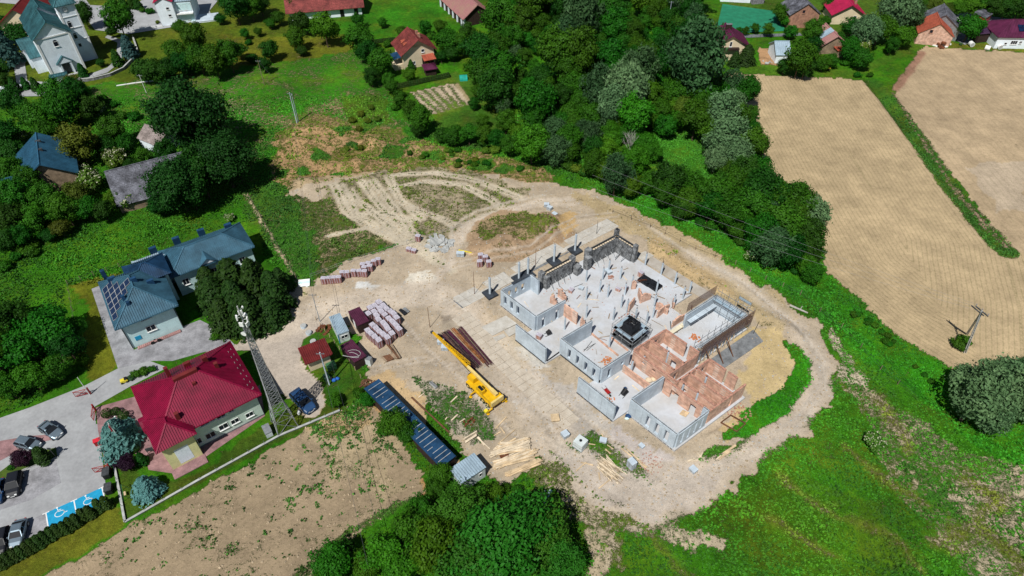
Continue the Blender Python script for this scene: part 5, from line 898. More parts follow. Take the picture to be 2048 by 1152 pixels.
hs = MB(); pp = [Vector((.3+1.3*math.sin(i*.45)*(.5+.03*i),1.1+.9*math.cos(i*.6)+.02*i,2.12)) for i in range(22)]; [hs.tube(pp[i],pp[i+1],.04,5) for i in range(21)]; ho = obj('hose', hs, 'kerb_grey', loc=C3.t.location, rz=C3.az); meta(ho, 'loose pale hose lying on the maroon container roof', 'hose')
C4 = cabin('yard_shed', 'small cream shed with a dark red pitched sheet roof', (602,700), (615.3,723.7), (657.4,707), 2.3, 'cream_wall', 'roof_brown_red', .3, .5)
LSH = cabin('long_shed', 'long low shed with dark blue sheet roof and pale seam strips', (741,771), (881.7,934), (909.4,912.5), 2.2, 'dark_brown', 'roof_blue_dark', 0, .12); LSH.rect
y_ = LSH.rect[3]; x_ = LSH.rect[2]
for i in range(21):
    yy = .6+i*(y_-1)/20.5+random.uniform(-.15,.15); obj('seam_strip', MB().bx(.15+(.7 if i%5==2 else 0)*random.random()*1.5,yy,2.33,x_-.1-(1.2 if i%7==3 else 0),yy+.07,2.37), 'kerb_grey', LSH.t)
for i in range(30):
    yy = .2+i*(y_-.5)/30; obj('roof_sheet', MB().bx(-.1,yy,2.3,x_+.1,yy+y_/30-.06,2.335+.012*(i%2)), 'roof_blue_dark', LSH.t)
SSH = cabin('steel_shed', 'pale blue grey steel shed beside the timber pile', (892.3,944.5), (922.8,967), (970.3,935), 2.3, 'container_white', 'roof_pale', .35, .1); SSH.win('S',3.,1.3,.4,.7,mull=0,sill=False)
# ------------------------------------------------------------------ unfinished building on a skewed structural grid
SO = P(1063,657.5); SU = Vector((math.cos(Rd(-47)),math.sin(Rd(-47)),0)); SVv = Vector((math.cos(Rd(37)),math.sin(Rd(37)),0))*1.0055
def S(u, v, z=0.): p = SO+SU*u+SVv*v; return Vector((p.x,p.y,z))
def SI(px, py, z=0.):
    d = P(px,py,z)-SO; det = SU.x*SVv.y-SU.y*SVv.x; return ((d.x*SVv.y-d.y*SVv.x)/det, (SU.x*d.y-SU.y*d.x)/det)
UB = thing('unfinished_building', 'concrete and brick building shell under construction on its pale floor slab', 'building', (0,0,0))
FL = .3; HT = 3.6
def obox(mb, A, B, t, z0, z1): # oriented wall piece
    mb.beam((A.x,A.y,(z0+z1)/2),(B.x,B.y,(z0+z1)/2),t,z1-z0); return mb
def spoly(pts): return [S(*p) for p in pts]
obj('floor_slab', MB().prism(spoly([(-7.4,-.2),(7.,-.2),(7.,-.5),(15.4,-.5),(15.4,-.2),(21.3,-.2),(21.3,-1.5),(29.9,-1.5),(29.9,13.3),(21.2,13.3),(21.2,25.2),(14.3,25.2),(14.3,20),(10.4,20),(10.4,25.2),(-7.2,25.2)]), -.2, FL), 'slab_concrete', UB)
obj('floor_slab', MB().prism(spoly([(.4,-3.6),(7.1,-3.6),(7.1,-.21),(.4,-.21)]), -.2, FL-.02), 'slab_concrete', UB); obj('floor_slab', MB().prism(spoly([(14.1,-4.),(21.2,-4.),(21.2,-.21),(14.1,-.21)]), -.2, FL-.02), 'slab_concrete', UB)
def panelwall(u0, v0, u1, v1, t=.34, z0=FL, z1=HT, ops=(), pitch=1.22, mat='concrete', foot=True, top=True, stub=True, nm='wall_panel'):
    A = S(u0,v0); B = S(u1,v1); D = B-A; L = D.length; D /= L; n = max(1,round(L/pitch)); w = L/n; nrm = Vector((D.y,-D.x,0))
    for i in range(n):
        a, b = i*w+.012, (i+1)*w-.012; cuts = sorted({a,b,*[c for o in ops for c in (o[0]-o[1]/2,o[0]+o[1]/2) if a < c < b]}); mb = MB(); off = nrm*random.uniform(-.012,.012)
        for c0, c1 in zip(cuts[:-1],cuts[1:]):
            m_ = (c0+c1)/2; o = next((o for o in ops if abs(m_-o[0]) < o[1]/2), None); p, q = A+D*c0+off, A+D*c1+off
            if o:
                if o[2] > z0+.02: obox(mb,p,q,t,z0,o[2])
                if o[3] < z1-.02: obox(mb,p,q,t,o[3],z1)
            else: obox(mb,p,q,t,z0,z1)
        if mb.v: obj(nm, mb, mat, UB)
    if foot:
        mb = MB(); x = 0
        obox(mb,A,B,t-.04,-.1,z0-.003)
        while x < L:
            q = min(L,x+random.uniform(.3,.9)); obox(mb,A+D*x+nrm*.0,A+D*q,t+.06,.0,z0-.05-random.random()*.08); x = q+random.uniform(.03,.15)
        obj('plinth', mb, 'bitumen', UB)
    if top:
        mb = MB(); obox(mb,A+D*.05,B-D*.05,t*.45,z1,z1+.05); x = .2
        while stub and x < L: p = A+D*x+nrm*random.uniform(-.08,.08); mb.beam((p.x,p.y,z1),(p.x+.02,p.y,z1+random.uniform(.12,.3)),.03); x += .35
        o = obj('top_rebar', mb, 'concrete_dark', UB); o['kind'] = 'stuff'
W = lambda *c, w=.75, zb=1.3, zt=2.9: [(x,w,zb,zt) for x in c]
# west room
panelwall(-7.2,0,.9,0, ops=W(1.1,2.6,4.1,w=.7,zb=1.1,zt=3.)); panelwall(.9,.2,.9,6., ops=[(1.3,.7,.35,2.6),(4.1,.7,.35,2.6)])
panelwall(-7.2,.2,-7.2,5.9, ops=[(1.4,.7,1.2,2.6),(2.8,.6,1.2,2.6),(4.2,.7,1.2,2.6)]); panelwall(-7.2,6.1,-5.2,6.1)
mb = MB(); obox(mb,S(-7.2,2.2),S(-7.2,5.7),.5,3.66,3.8); obj('bitumen_cap', mb, 'bitumen', UB)
# stepped outer panels, middle room, front room
panelwall(.4,-3.45,7.,-3.45, z0=.25); panelwall(14.1,-3.85,21.1,-3.85, z0=.25)
panelwall(6.8,-.4,14.9,-.4, ops=W(2.0,3.7,5.4,7.0,w=.6,zb=.7,zt=2.8)); panelwall(15.,-.3,15.,5.4, ops=[(1.6,.7,.6,2.6),(4.2,.6,1.6,2.4)]); panelwall(6.9,-.2,6.9,5.8, stub=False)
panelwall(21.5,-1.3,29.5,-1.3, ops=W(3.4,5.,6.6,w=.7,zb=.6,zt=3.)); panelwall(29.5,-1.1,29.5,4.8, ops=W(1.0,2.3,3.6,4.9,w=.45,zb=.8,zt=3.1)); panelwall(21.5,-1.1,21.5,5.2, stub=False); panelwall(28.6,5.,29.5,5.)
for i,(a,b,c_,d_) in enumerate([(4.9,-2.,4.9,-1.)]): pass
# brickwork
def bwall(u0, v0, u1, v1, h=2.9, t=.26, ops=(), ragged=0., z0=FL):
    A = S(u0,v0); B = S(u1,v1); D = B-A; L = D.length; D /= L; mb = MB(); cuts = sorted({0,L,*[c for o in ops for c in (max(0,o[0]-o[1]/2),min(L,o[0]+o[1]/2))],*( [L*i/6 for i in range(1,6)] if ragged else [])})
    for c0, c1 in zip(cuts[:-1],cuts[1:]):
        m_ = (c0+c1)/2; o = next((o for o in ops if abs(m_-o[0]) < o[1]/2), None); p, q = A+D*c0, A+D*c1; hh = z0+h*(1-(ragged*abs(m_/L-.35)*1.6 if ragged else 0)); hh = z0+round((hh-z0)/.24)*.24
        if o:
            if o[2] > z0+.02: obox(mb,p,q,t,z0,o[2])
            if o[3] < hh-.02: obox(mb,p,q,t,o[3],hh)
        else: obox(mb,p,q,t,z0,hh)
    return obj('brick_wall', mb, 'brick_block', UB)
def bring(u0,v0,u1,v1,h=2.95):     # mortar topped course
    mb = MB(); obox(mb,S(u0,v0),S(u1,v1),.3,h+FL-.06,h+FL+.03); obj('top_course', mb, 'block_red', UB)
for a in [(15.1,6.1,23.2,6.1,[(2.,.6,1.9,2.5),(4.,.6,1.9,2.5),(6.8,.7,1.9,2.6)]),(15.1,7.6,21.4,7.6,()),(15.1,9.7,21.4,9.7,[(4.6,1.,.3,2.3)]),(14.9,13.,19.,13.,()),(19.6,13.,21.3,13.,()),(15.,6.3,15.,12.8,[(4.8,.8,.3,2.3)]),(21.4,6.4,21.4,12.4,[(1.6,.8,.3,2.4)]),
          (23.1,6.7,29.3,6.7,[(1.,.8,.3,2.3)]),(23.1,8.7,29.3,8.7,()),(23.1,10.2,29.3,10.2,()),(23.1,13.1,26.,13.1,()),(26.4,13.1,28.,13.1,()),(29.4,5.3,29.4,13.,[(4.9,.4,.5,3.)]),(23.1,6.2,23.1,13.,[(2.6,.8,.3,2.3),(5.8,.8,.3,2.3)]),(21.8,5.25,29.3,5.25,[(2.0,1.4,.3,2.2),(5.2,1.0,.3,2.3)])]:
    bwall(a[0],a[1],a[2],a[3],2.9,ops=a[4]); bring(*a[:4])
u0,v0 = SI(1231,736,1.6); u1,v1 = SI(1283,786,1.6); bwall(15.4,3.9,21.3,3.9,1.5)
for (a,b,h,r) in [((1279,606),(1300,598),2.1,.5),((1276,590),(1281,607),2.1,.4),((1311,617),(1335,629),1.7,.4),((1313,636),(1337,616),1.9,.5),((1256,625),(1267,611),2.,0),((1262,578),(1271,577),2.,.3),((1343,655),(1374,634),1.8,.6),((1100,605),(1116,612),2.3,.9),((1116,592),(1132,604),2.2,.5),((1127,630),(1153,649),2.6,0),((1160,653),(1169,652),2.2,.5),((1183,668),(1236,712),.25,0),((1221,675),(1256,702),.25,0),((1345,608),(1346,617),1.5,.2)]:
    A = SI(*a,FL); B = SI(*b,FL); bwall(A[0],A[1],B[0],B[1],h,.24,(),r)
# columns
def column(px, py, h, r=.15, z=FL, lean=0., rebar=True):
    p = P(px,py,z); mb = MB().tube((p.x,p.y,z),(p.x+lean,p.y,z+h),r,10); c = obj('column', mb, 'concrete', UB)
    if rebar: m2 = MB(); [m2.tube((p.x+lean+dx,p.y+dy,z+h-.05),(p.x+lean+dx*.8,p.y+dy,z+h+.45),.018,4) for dx,dy in ((.07,.07),(-.07,.07),(.07,-.07),(-.07,-.07))]; obj('rebar', m2, 'rebar', c)
for px,py in [(1172,563),(1217,543),(1240,558),(1172,599),(1215,594),(1199,584),(1263,575),(1249,590),(1242,615),(1226,640),(1253,623),(1172,635),(1129,659),(1205,559),(1312,585),(1308,612),(1305,635),(1346,614),(1270,640),(1290,530),(1322,548),(1349,568),(1365,597),(1378,586),(1218,695),(1284,738),(1261,748),(1331,730),(1360,795),(1405,780),(1388,812),(1328,722),(1256,673),(1292,648)]: column(px,py,2.6 if py < 660 else 3.)
for px,py in [(980,587),(1038,557),(1056,548),(1108,522),(1150,500)]:
    p = P(px,py,.3); mb = MB(); mb.beam((p.x-SVv.x*.95,p.y-SVv.y*.95,.2),(p.x+SVv.x*.95,p.y+SVv.y*.95,.2),2.1,.4); f = obj('footing', mb, 'bitumen', UB); column(px,py,3.7,.2,.4)
# formwork
def formwork(pts, h=3.3, label='', gap=.75, props=True):
    t = thing('wall_formwork', label, 'formwork')
    n = len(pts)
    for k in range(n-1):
        A = S(*pts[k]); B = S(*pts[k+1]); D = (B-A); L = D.length; D /= L; N = Vector((D.y,-D.x,0)); m = max(1,round(L/1.1))
        for sd in (0,1):
            for i in range(m):
                mb = MB(); a = A+D*(i*L/m+.02)+N*sd*gap; b = A+D*((i+1)*L/m-.02)+N*sd*gap; obox(mb,a,b,.1,.3,h)
                out = N*(.09 if sd else -.09)
                for z in [.5+.32*q for q in range(int((h-.5)/.32)+1)]: mb.mi = 1; obox(mb,a+out,b+out,.12,z,z+.14); mb.mi = 0
                obj('form_panel', mb, ['black_panel','form_batten'], t)
        mb = MB(); obox(mb,A+N*gap*.5,B+N*gap*.5,gap*.62,h-.3,h-.2); obj('walkway_plank', mb, 'plank_pale', t)
        mb = MB(); x = .3
        while x < L: p = A+D*x; mb.beam((p.x,p.y,h+.02),(p.x+N.x*gap,p.y+N.y*gap,h+.02),.05,.05); x += .55
        for q in (0,gap): obox(mb,A+N*q,B+N*q,.14,h,h+.06)
        o = obj('tie_rail', mb, 'steel_dark', t); o['kind'] = 'stuff'
        if props:
            x = .6
            while x < L: p = A+D*x+N*gap; q = p+N*1.4; mb = MB().tube((p.x,p.y,2.4),(q.x,q.y,.35),.035,5); mb.tube((p.x,p.y,1.1),(q.x,q.y,.35),.03,5); obj('prop', mb, 'steel', t); x += 1.3
    return t
def stack(u, v, h, w, t, n=None):   # block stack of dark form timbers
    c = S(u,v); mb = MB(); z = .3; az = math.atan2(SU.y,SU.x)
    mb.mi = 1
    while z < h: mb.box((c.x,c.y,z+.09),(w+random.uniform(-.06,.06),w+random.uniform(-.06,.06),.12),az+random.uniform(-.05,.05)); z += .16
    mb.mi = 0; mb.box((c.x,c.y,(h+.3)/2),(w*.8,w*.8,h-.3),az); obj('corner_form', mb, ['black_panel','form_batten'], t)
F1_ = formwork([(-6.2,18.2),(-6.2,24.6),(-1.9,24.6)], 3.5, 'tall black L shaped wall formwork with tan walkway at the far slab corner')
for a in [(-5.9,17.6,3.9,1.),(-5.2,16.9,2.9,1.),(-6.6,25.,4.3,.7),(-1.6,24.3,4.,.7)]: stack(a[0],a[1],a[2],a[3],F1_)
F2_ = formwork([(-6.6,8.3),(-6.6,14.)], 3.3, 'straight black wall formwork with tan walkway between two column footings')
for a in [(-6.5,7.8,3.6,.9),(-5.7,8.2,3.,.8),(-6.4,14.4,3.6,.9),(-5.2,14.6,2.2,1.)]: stack(a[0],a[1],a[2],a[3],F2_)
# lift shaft formwork with platforms
LT = thing('lift_shaft_formwork', 'dark square lift shaft formwork ringed by steel scaffold platforms', 'formwork'); c = S(11.3,9.6); az = math.atan2(SU.y,SU.x)
def sq(mb, w, z0, z1, t_=.14, o=c, inner=None):
    R = Matrix.Rotation(az,3,'Z'); k = [o+R@Vector((a*w/2,b*w/2,0)) for a,b in ((-1,-1),(1,-1),(1,1),(-1,1))]
    for i in range(4): obox(mb,k[i],k[(i+1)%4],t_,z0,z1)
for i in range(11): mb = MB(); sq(mb,2.15-.06*i,.4+i*.36,.4+i*.36+.22,.2); obj('form_ring', mb, 'form_batten' if i%2 else 'black_panel', LT)
mb = MB(); sq(mb,1.9,.3,4.2,.08); sq(mb,1.5,4.25,4.4,.12); sq(mb,.8,4.25,4.4,.1); obj('inner_form', mb, 'black_panel', LT)
mb = MB()
for a,b in ((-1,-1),(1,-1),(1,1),(-1,1),(0,-1),(1,0),(0,1),(-1,0)):
    q = c+Matrix.Rotation(az,3,'Z')@Vector((a*2.1,b*2.1,0)); mb.tube((q.x,q.y,.3),(q.x,q.y,3.9),.035,5)
for z in (1.2,2.2,3.0,3.8): sq(mb,4.2,z,z+.05,.05)
obj('scaffold_frame', mb, 'steel', LT)
for z in (1.3,2.9):
    for a,b in ((-1,0),(1,0),(0,-1),(0,1)):
        q = c+Matrix.Rotation(az,3,'Z')@Vector((a*1.7,b*1.7,0)); mb = MB().box((q.x,q.y,z),(.62 if a else 3.9,.62 if b else 3.9,.07),az); obj('platform', mb, 'roof_pale' if z > 2 else 'steel_dark', LT)
# scaffolded concrete room with debris net
panelwall(20.7,13.6,20.7,24.6, ops=[(1.4+1.35*i,.8,.8,2.6) for i in range(7)], mat='concrete'); panelwall(14.9,24.6,20.5,24.6); panelwall(14.9,17.5,14.9,24.4); 
SCF = thing('room_scaffold', 'scaffold with brown debris net and plank decks around the corner room', 'scaffold')
netm = bpy.data.materials.new('debris_net'); netm.use_nodes = True; n_ = netm.node_tree; bs = n_.nodes['Principled BSDF']; bs.inputs['Base Color'].default_value = (.20,.11,.095,1); tr = n_.nodes.new('ShaderNodeBsdfTransparent'); mx = n_.nodes.new('ShaderNodeMixShader'); mx.inputs[0].default_value = .45; n_.links.new(tr.outputs[0],mx.inputs[1]); n_.links.new(bs.outputs[0],mx.inputs[2]); n_.links.new(mx.outputs[0],n_.nodes['Material Output'].inputs[0]); MATS['debris_net'] = netm
mb = MB(); obox(mb,S(21.5,13.2),S(21.5,25.2),.02,2.1,5.); obj('debris_net', mb, 'debris_net', SCF); mb = MB(); obox(mb,S(14.2,18.6),S(14.2,25.4),.02,3.,5.); obj('debris_net', mb, 'debris_net', SCF)
for v in [13.2+i*1.5 for i in range(9)]:
    for u in (21.3,20.1): mb = MB(); p = S(u,v); mb.tube((p.x,p.y,.1),(p.x,p.y,5.1),.04,5); obj('standard', mb, 'steel', SCF)
for u in [15.4+i*1.3 for i in range(4)]:
    for v in (25.2,23.8): mb = MB(); p = S(u,v); mb.tube((p.x,p.y,.1),(p.x,p.y,4.9),.04,5); obj('standard', mb, 'steel', SCF)
for z in (1.7,3.2,4.2): 
    for u in (21.32,20.12): mb = MB(); obox(mb,S(u,13.2),S(u,25.2),.06,z,z+.06); obj('ledger', mb, 'steel', SCF)
    mb = MB(); obox(mb,S(14.6,25.22),S(21.3,25.22),.06,z,z+.06); obox(mb,S(14.6,23.7),S(20.2,23.7),.06,z,z+.06); obj('ledger', mb, 'steel', SCF)
for k_ in range(3):
    for i in range(5): mb = MB(); obox(mb,S(21.2-.22*k_,13.3+i*2.4),S(21.2-.22*k_,15.6+i*2.4),.2,3.28,3.33); obj('deck_plank', mb, 'plank_old', SCF)
    for i in range(3): mb = MB(); obox(mb,S(15.+i*1.8,23.9+.25*k_),S(16.7+i*1.8,23.9+.25*k_),.22,3.28,3.33); obj('deck_plank', mb, 'roof_pale', SCF)
    for i in range(3): mb = MB(); obox(mb,S(15.35+.25*k_,17.7+i*2.1),S(15.35+.25*k_,19.7+i*2.1),.22,2.4,2.45); obj('deck_plank', mb, 'concrete', SCF)
for v in (14.5,16.8,19.1): mb = MB(); p = S(21.5,v); q = S(23.6,v-.3); mb.beam((p.x,p.y,2.6),(q.x,q.y,.05),.12); obj('raking_prop', mb, 'timber_brown', SCF)
for i in range(9): mb = MB(); p = S(21.35,13.8+i*.95); mb.beam((p.x,p.y,.2),(p.x,p.y,1.75),.1); obj('timber_post', mb, 'plank_new', SCF)
tg = thing('guard_frame', 'small lone steel guard frame standing above the scaffolded corner', 'scaffold'); p = S(18.,25.9)
mb = MB(); q = S(20.2,25.9); [mb.tube((a.x,a.y,0),(a.x,a.y,5.3),.04,5) for a in (p,q)]; [mb.beam((p.x,p.y,z),(q.x,q.y,z),.06) for z in (4.4,5.)]; obj('frame', mb, 'steel', tg); mb = MB().beam((p.x,p.y,4.7),(q.x,q.y,4.7),.05,.35); obj('toe_board', mb, 'roof_pale', tg)
panel = nmat('bench_timber', (.72,.66,.5), .7, .1, 1.)
# concrete slab roads
SP = obj('slab_road', MB().prism([S(-13.6,-5.2),S(-10.6,-5.2),S(-10.6,30.3),S(-13.6,30.3)],-.2,.0), 'concrete_dark', kind='structure')
SLm = nmat('slab_pale', (.47,.45,.41), .9, .2, .7, base2=(.4,.37,.32), fine=.1)
def quadslab(parent, pts, z0, z1, m='slab_pale'): obj('slab', MB().prism(pts,z0,z1), m, parent)
for i in range(23):
    for k_ in range(2):
        if (i,k_) in ((7,0),(15,0),(3,0)): continue
        v = -5+i*1.53; u = -13.6+k_*1.55+random.uniform(-.04,.04)+(.0 if i < 9 or i > 14 else -.5); zz = .05+random.uniform(0,.03); quadslab(SP,[S(u,v+.02),S(u+1.5,v+.02),S(u+1.5,v+1.49),S(u,v+1.49)],-.05,zz)
nmat('slab_dusty', (.47,.415,.34), .9, .2, .7, base2=(.42,.36,.285), fine=.1)
SP2 = obj('slab_track', MB().prism([S(-8.7,-6.),S(-8.7,-5.6),S(8,-6.2),S(8,-6.6)],-.3,-.05), 'concrete_dark', kind='structure')
for i in range(22): 
    v = -5.1-.13*i if i < 12 else -6.6-(i-12)*.05; u = -9.5+i*1.25
    for k_ in range(2): quadslab(SP2,[S(u,v-k_*1.55),S(u+1.2,v-.02-k_*1.55),S(u+1.2,v-1.48-k_*1.55),S(u,v-1.48-k_*1.55)],-.08,.045+random.uniform(0,.02),'slab_dusty')
for pts in [[(962,655),(1012,632),(1034,648),(985,672)],[(985,676),(1008,668),(1012,674),(992,684)],[(1008,662),(1034,650),(1042,660),(1018,674)],[(1268,512),(1290,503),(1308,512),(1286,522)]]: quadslab(SP2,PA(pts),-.02,.12)
# concrete apron along the east side
structure('apron', MB().prism([S(21.8,13.4),S(24.2,13.2),S(24.4,25.),S(21.8,26.)],-.2,.05), 'concrete_dark'); structure('side_path', MB().prism([S(-1.,25.8),S(12,25.8),S(14,28.),S(-1.,28.)],-.2,.03), nmat('dirty_concrete',(.40,.37,.33),.9,.25,.6,base2=(.33,.29,.24)))
# ------------------------------------------------------------------ vehicles
def loft(mb, secs):
    n = len(secs[0]); k = len(mb.v); mb.v += [tuple(p) for s_ in secs for p in s_]
    for i in range(len(secs)-1):
        for j_ in range(n): a = k+i*n+j_; b = k+i*n+(j_+1)%n; mb.f.append((a,b,b+n,a+n)); mb.m.append(mb.mi)
    mb.f.append(tuple(range(k,k+n))[::-1]); mb.m.append(mb.mi); e = k+(len(secs)-1)*n; mb.f.append(tuple(range(e,e+n))); mb.m.append(mb.mi); return mb
def car(name, label, px, py, az, L=4.3, Wd=1.75, Hh=1.45, paint='silver_car', kind_='sedan', group='cars parked by the office', sc=1., extra=None):
    p = P(px,py,.6); t = thing(name, label, 'car', (p.x,p.y,.03), az, group, sc)
    st = {'sedan':[(-.5,.62,.72),(-.47,.80,.86),(-.30,.88,.93),(-.02,.88,.93),(.2,.88,.90),(.36,.86,.80),(.47,.74,.66),(.5,.58,.56)], 'hatch':[(-.5,.70,.80),(-.47,.84,.90),(-.3,.88,.95),(0,.88,.95),(.22,.88,.92),(.38,.85,.80),(.47,.74,.66),(.5,.6,.56)], 'suv':[(-.5,.80,.98),(-.48,.88,1.08),(-.3,.9,1.12),(0,.9,1.12),(.2,.9,1.1),(.38,.88,1.02),(.48,.8,.86),(.5,.7,.72)]}[kind_]
    zb = .22; secs = []
    for x,w_,zt in st:
        X_ = x*L; w_ = w_*Wd/1.76*.5/.5; w2 = w_*Wd/2/.88*1. if 0 else w_
        secs.append([(X_,-w_+.06,zb),(X_,-w_,zb+.2),(X_,-w_,zt*.72),(X_,-w_+.05,zt*.93),(X_,-w_+.18,zt),(X_,w_-.18,zt),(X_,w_-.05,zt*.93),(X_,w_,zt*.72),(X_,w_,zb+.2),(X_,w_-.06,zb)])
    obj('body', loft(MB(), secs), paint, t, smooth=False)
    g = {'sedan':(-.40,-.24,.04,.22),'hatch':(-.47,-.38,.06,.25),'suv':(-.47,-.41,.08,.26)}[kind_]; zt = st[3][2]; w0 = st[3][1]*Wd/1.76-.05; w1 = w0-.17; mb = MB()
    mb.add([(g[0]*L,-w0,zt-.03),(g[3]*L,-w0,zt-.03),(g[3]*L,w0,zt-.03),(g[0]*L,w0,zt-.03),(g[1]*L,-w1,Hh-.04),(g[2]*L,-w1,Hh-.04),(g[2]*L,w1,Hh-.04),(g[1]*L,w1,Hh-.04)],[(0,1,5,4),(1,2,6,5),(2,3,7,6),(3,0,4,7),(4,5,6,7)]); gl = obj('windows', mb, 'car_glass', t)
    mb = MB(); c_ = [(g[1]*L-.05,Hh-.06),(g[1]*L+.1,Hh),(g[2]*L-.1,Hh),(g[2]*L+.05,Hh-.06)]; loft(mb, [[(x_,-w1-.03,z_-.02),(x_,-w1+.1,z_+.02),(x_,w1-.1,z_+.02),(x_,w1+.03,z_-.02)] for x_,z_ in c_])
    for sx in (-1,1):
        for a_,b_ in (((g[0]*L,sx*(w0+.0),zt-.03),(g[1]*L,sx*(w1+.01),Hh-.03)),((g[3]*L,sx*w0,zt-.03),(g[2]*L,sx*(w1+.01),Hh-.03)),(((g[0]+g[3])/2*L,sx*(w0+.01),zt-.03),((g[1]+g[2])/2*L,sx*(w1+.02),Hh-.03))): mb.beam(a_,b_,.07,.05)
    ro = obj('roof', mb, paint, t)
    if extra == 'sunroof': obj('sunroof', MB().bx(-.25*L/4.3,-.4,Hh+.018,.35*L/4.3-.1,.4,Hh+.03), 'car_glass', ro)
    if extra == 'rack':
        mb = MB(); [mb.bx(g[1]*L+.2+i*.7,-w1,Hh+.04,g[1]*L+.26+i*.7,w1,Hh+.09) for i in range(3)]; obj('roof_rail', mb, 'steel_dark', ro)
    for sx in (-.31,.31):
        for sy in (-1,1):
            y = sy*(.80*Wd/1.76); w_ = obj('wheel', MB().tube((sx*L,y-.11*1,.32),(sx*L,y+.11,.32),.32,14), 'rubber', t); obj('rim', MB().tube((sx*L,y+sy*.1,.32),(sx*L,y+sy*.125,.32),.2,10), 'steel', w_)
    for sy in (-1,1):
        obj('headlight', MB().bx(L*.5-.16,sy*.42-.14,.52,L*.5-.02+.03,sy*.42+.14,.66), 'white_paint', t); obj('tail_light', MB().bx(-L*.5-.02,sy*.55-.1,.62,-L*.5+.12,sy*.55+.1,.8), 'red_paint', t)
        obj('mirror', MB().bx(g[3]*L-.25,sy*(w0+.1)-.1,zt-.02,g[3]*L-.12,sy*(w0+.1)+.1,zt+.12), paint, t)
    obj('number_plate', MB().bx(L*.5,-.24,.36,L*.5+.025,.24,.46), 'white_paint', t); return t
def azpx(a, b): return ang(P(*a,.6),P(*b,.6))
car('parked_car', 'silver saloon with a dark sunroof on the entrance road', 101, 860, azpx((80,846),(125,876)), 3.9, 1.65, 1.3, 'silver_car', 'sedan', sc=1., extra='sunroof')
car('parked_car', 'small silver hatchback beside the round purple shrub', 56, 887, azpx((30,880),(82,893)), 3.5, 1.55, 1.35, 'silver_car', 'hatch')
car('parked_car', 'black car parked nose down at the end of the planted island', 28, 968, azpx((31,945),(23,992)), 3.7, 1.7, 1.4, 'dark_car', 'hatch')
car('parked_car', 'dark blue car cut by the left edge of the picture', -6, 983, azpx((-3,960),(-10,1005)), 3.7, 1.7, 1.4, 'blue_car', 'sedan')
car('parked_car', 'silver car parked against the clipped thuja hedge', 36, 1066, azpx((40,1045),(29,1090)), 3.7, 1.6, 1.35, 'silver_car', 'sedan')
car('parked_car', 'dark car in the lower left corner beside the hedge', 2, 1082, azpx((5,1062),(-4,1105)), 3.7, 1.6, 1.35, 'dark_car', 'hatch')
car('parked_suv', 'dark blue estate with roof rails beside the lattice mast', 606, 803, azpx((586,782),(628,826)), 4.6, 1.85, 1.6, 'blue_car', 'suv', extra='rack')
car('parked_car', 'dark blue car parked on the street behind the church', 226, 19, 0.2, 3.9, 1.7, 1.4, 'blue_car', 'hatch')
car('parked_van', 'white van parked in the farm yard', 1915, 44, Rd(60), 4.4, 1.8, 1.8, 'white_paint', 'suv'); car('parked_car', 'pale car standing in the farm yard', 1904, 62, Rd(5), 3.6, 1.6, 1.35, 'silver_car', 'hatch')
# mobile crane
a0 = P(987,803,0); a1 = P(940,758,0); CA = ang(a0,a1); CRN = thing('mobile_crane', 'yellow mobile crane with its long boom laid down over the cab', 'crane', P(968,790,0), CA)
mb = MB(); mb.bx(-2.9,-.95,.55,3.1,.95,1.0); mb.bx(-2.9,-1.0,.95,-1.2,1.0,1.15); obj('chassis', mb, 'crane_yellow', CRN)
mb = MB(); loft(mb, [[(x_,-.95,.8),(x_,-.95,1.5),(x_,-.8,zt),(x_,.25,zt),(x_,.35,1.5),(x_,.35,.8)] for x_,zt in ((2.0,1.95),(2.9,2.0),(3.25,1.9),(3.5,1.4))]); cb = obj('driver_cab', mb, 'crane_yellow', CRN); obj('windscreen', MB().beam((3.3,-.85,1.75),(3.3,.25,1.75),.1,.4), 'window_glass', cb); obj('side_window', MB().bx(2.2,-.97,1.4,3.1,-.93,1.85), 'window_glass', cb)
mb = MB(); mb.bx(-2.3,-.9,1.2,-.2,.9,1.75); mb.bx(-2.9,-1.05,1.2,-2.3,1.05,2.1); sup = obj('superstructure', mb, 'crane_yellow', CRN); obj('counterweight', MB().bx(-3.2,-1.1,1.25,-2.91,1.1,2.15), 'crane_yellow_pale', CRN)
mb = MB(); mb.bx(-.9,.38,1.76,.5,1.0,2.45); oc = obj('operator_cab', mb, 'crane_yellow', CRN); obj('roof_window', MB().bx(-.7,.45,2.452,.3,.93,2.47), 'car_glass', oc); obj('front_window', MB().bx(.5,.45,1.9,.52,.95,2.35), 'window_glass', oc)
for x_ in (-2.,-.9,1.5,2.6):
    for sy in (-1,1): w_ = obj('wheel', MB().tube((x_,sy*.62,.45),(x_,sy*.98,.45),.45,16), 'rubber', CRN); obj('rim', MB().tube((x_,sy*.97,.45),(x_,sy*1.0,.45),.22,10), 'crane_yellow_pale', w_)
for x_ in (-3.,1.):
    for sy in (-1,1): mb = MB().beam((x_,sy*.9,.6),(x_,sy*1.7,.6),.18,.18); mb.tube((x_,sy*1.7,.0),(x_,sy*1.7,.7),.08,8); mb.tube((x_,sy*1.7,.03),(x_,sy*1.7,.09),.25,10); obj('outrigger', mb, 'crane_yellow', CRN)
M_ = Matrix.Rotation(-CA,3,'Z'); tip = M_@(P(864,664,2.2)-P(968,790,0)); tip.z = 2.2; b0 = Vector((-2.6,-.35,2.3)); d_ = (tip-b0); L_ = d_.length; mid = b0+d_*.43
obj('boom', MB().beam(b0,mid,.38,.44).beam(b0-Vector((0,0,0)),b0+d_*.08,.5,.55), 'crane_yellow_pale', CRN); m2 = b0+d_*.72; obj('boom_section', MB().beam(mid-d_*.01,m2,.32,.36), 'crane_yellow', CRN)
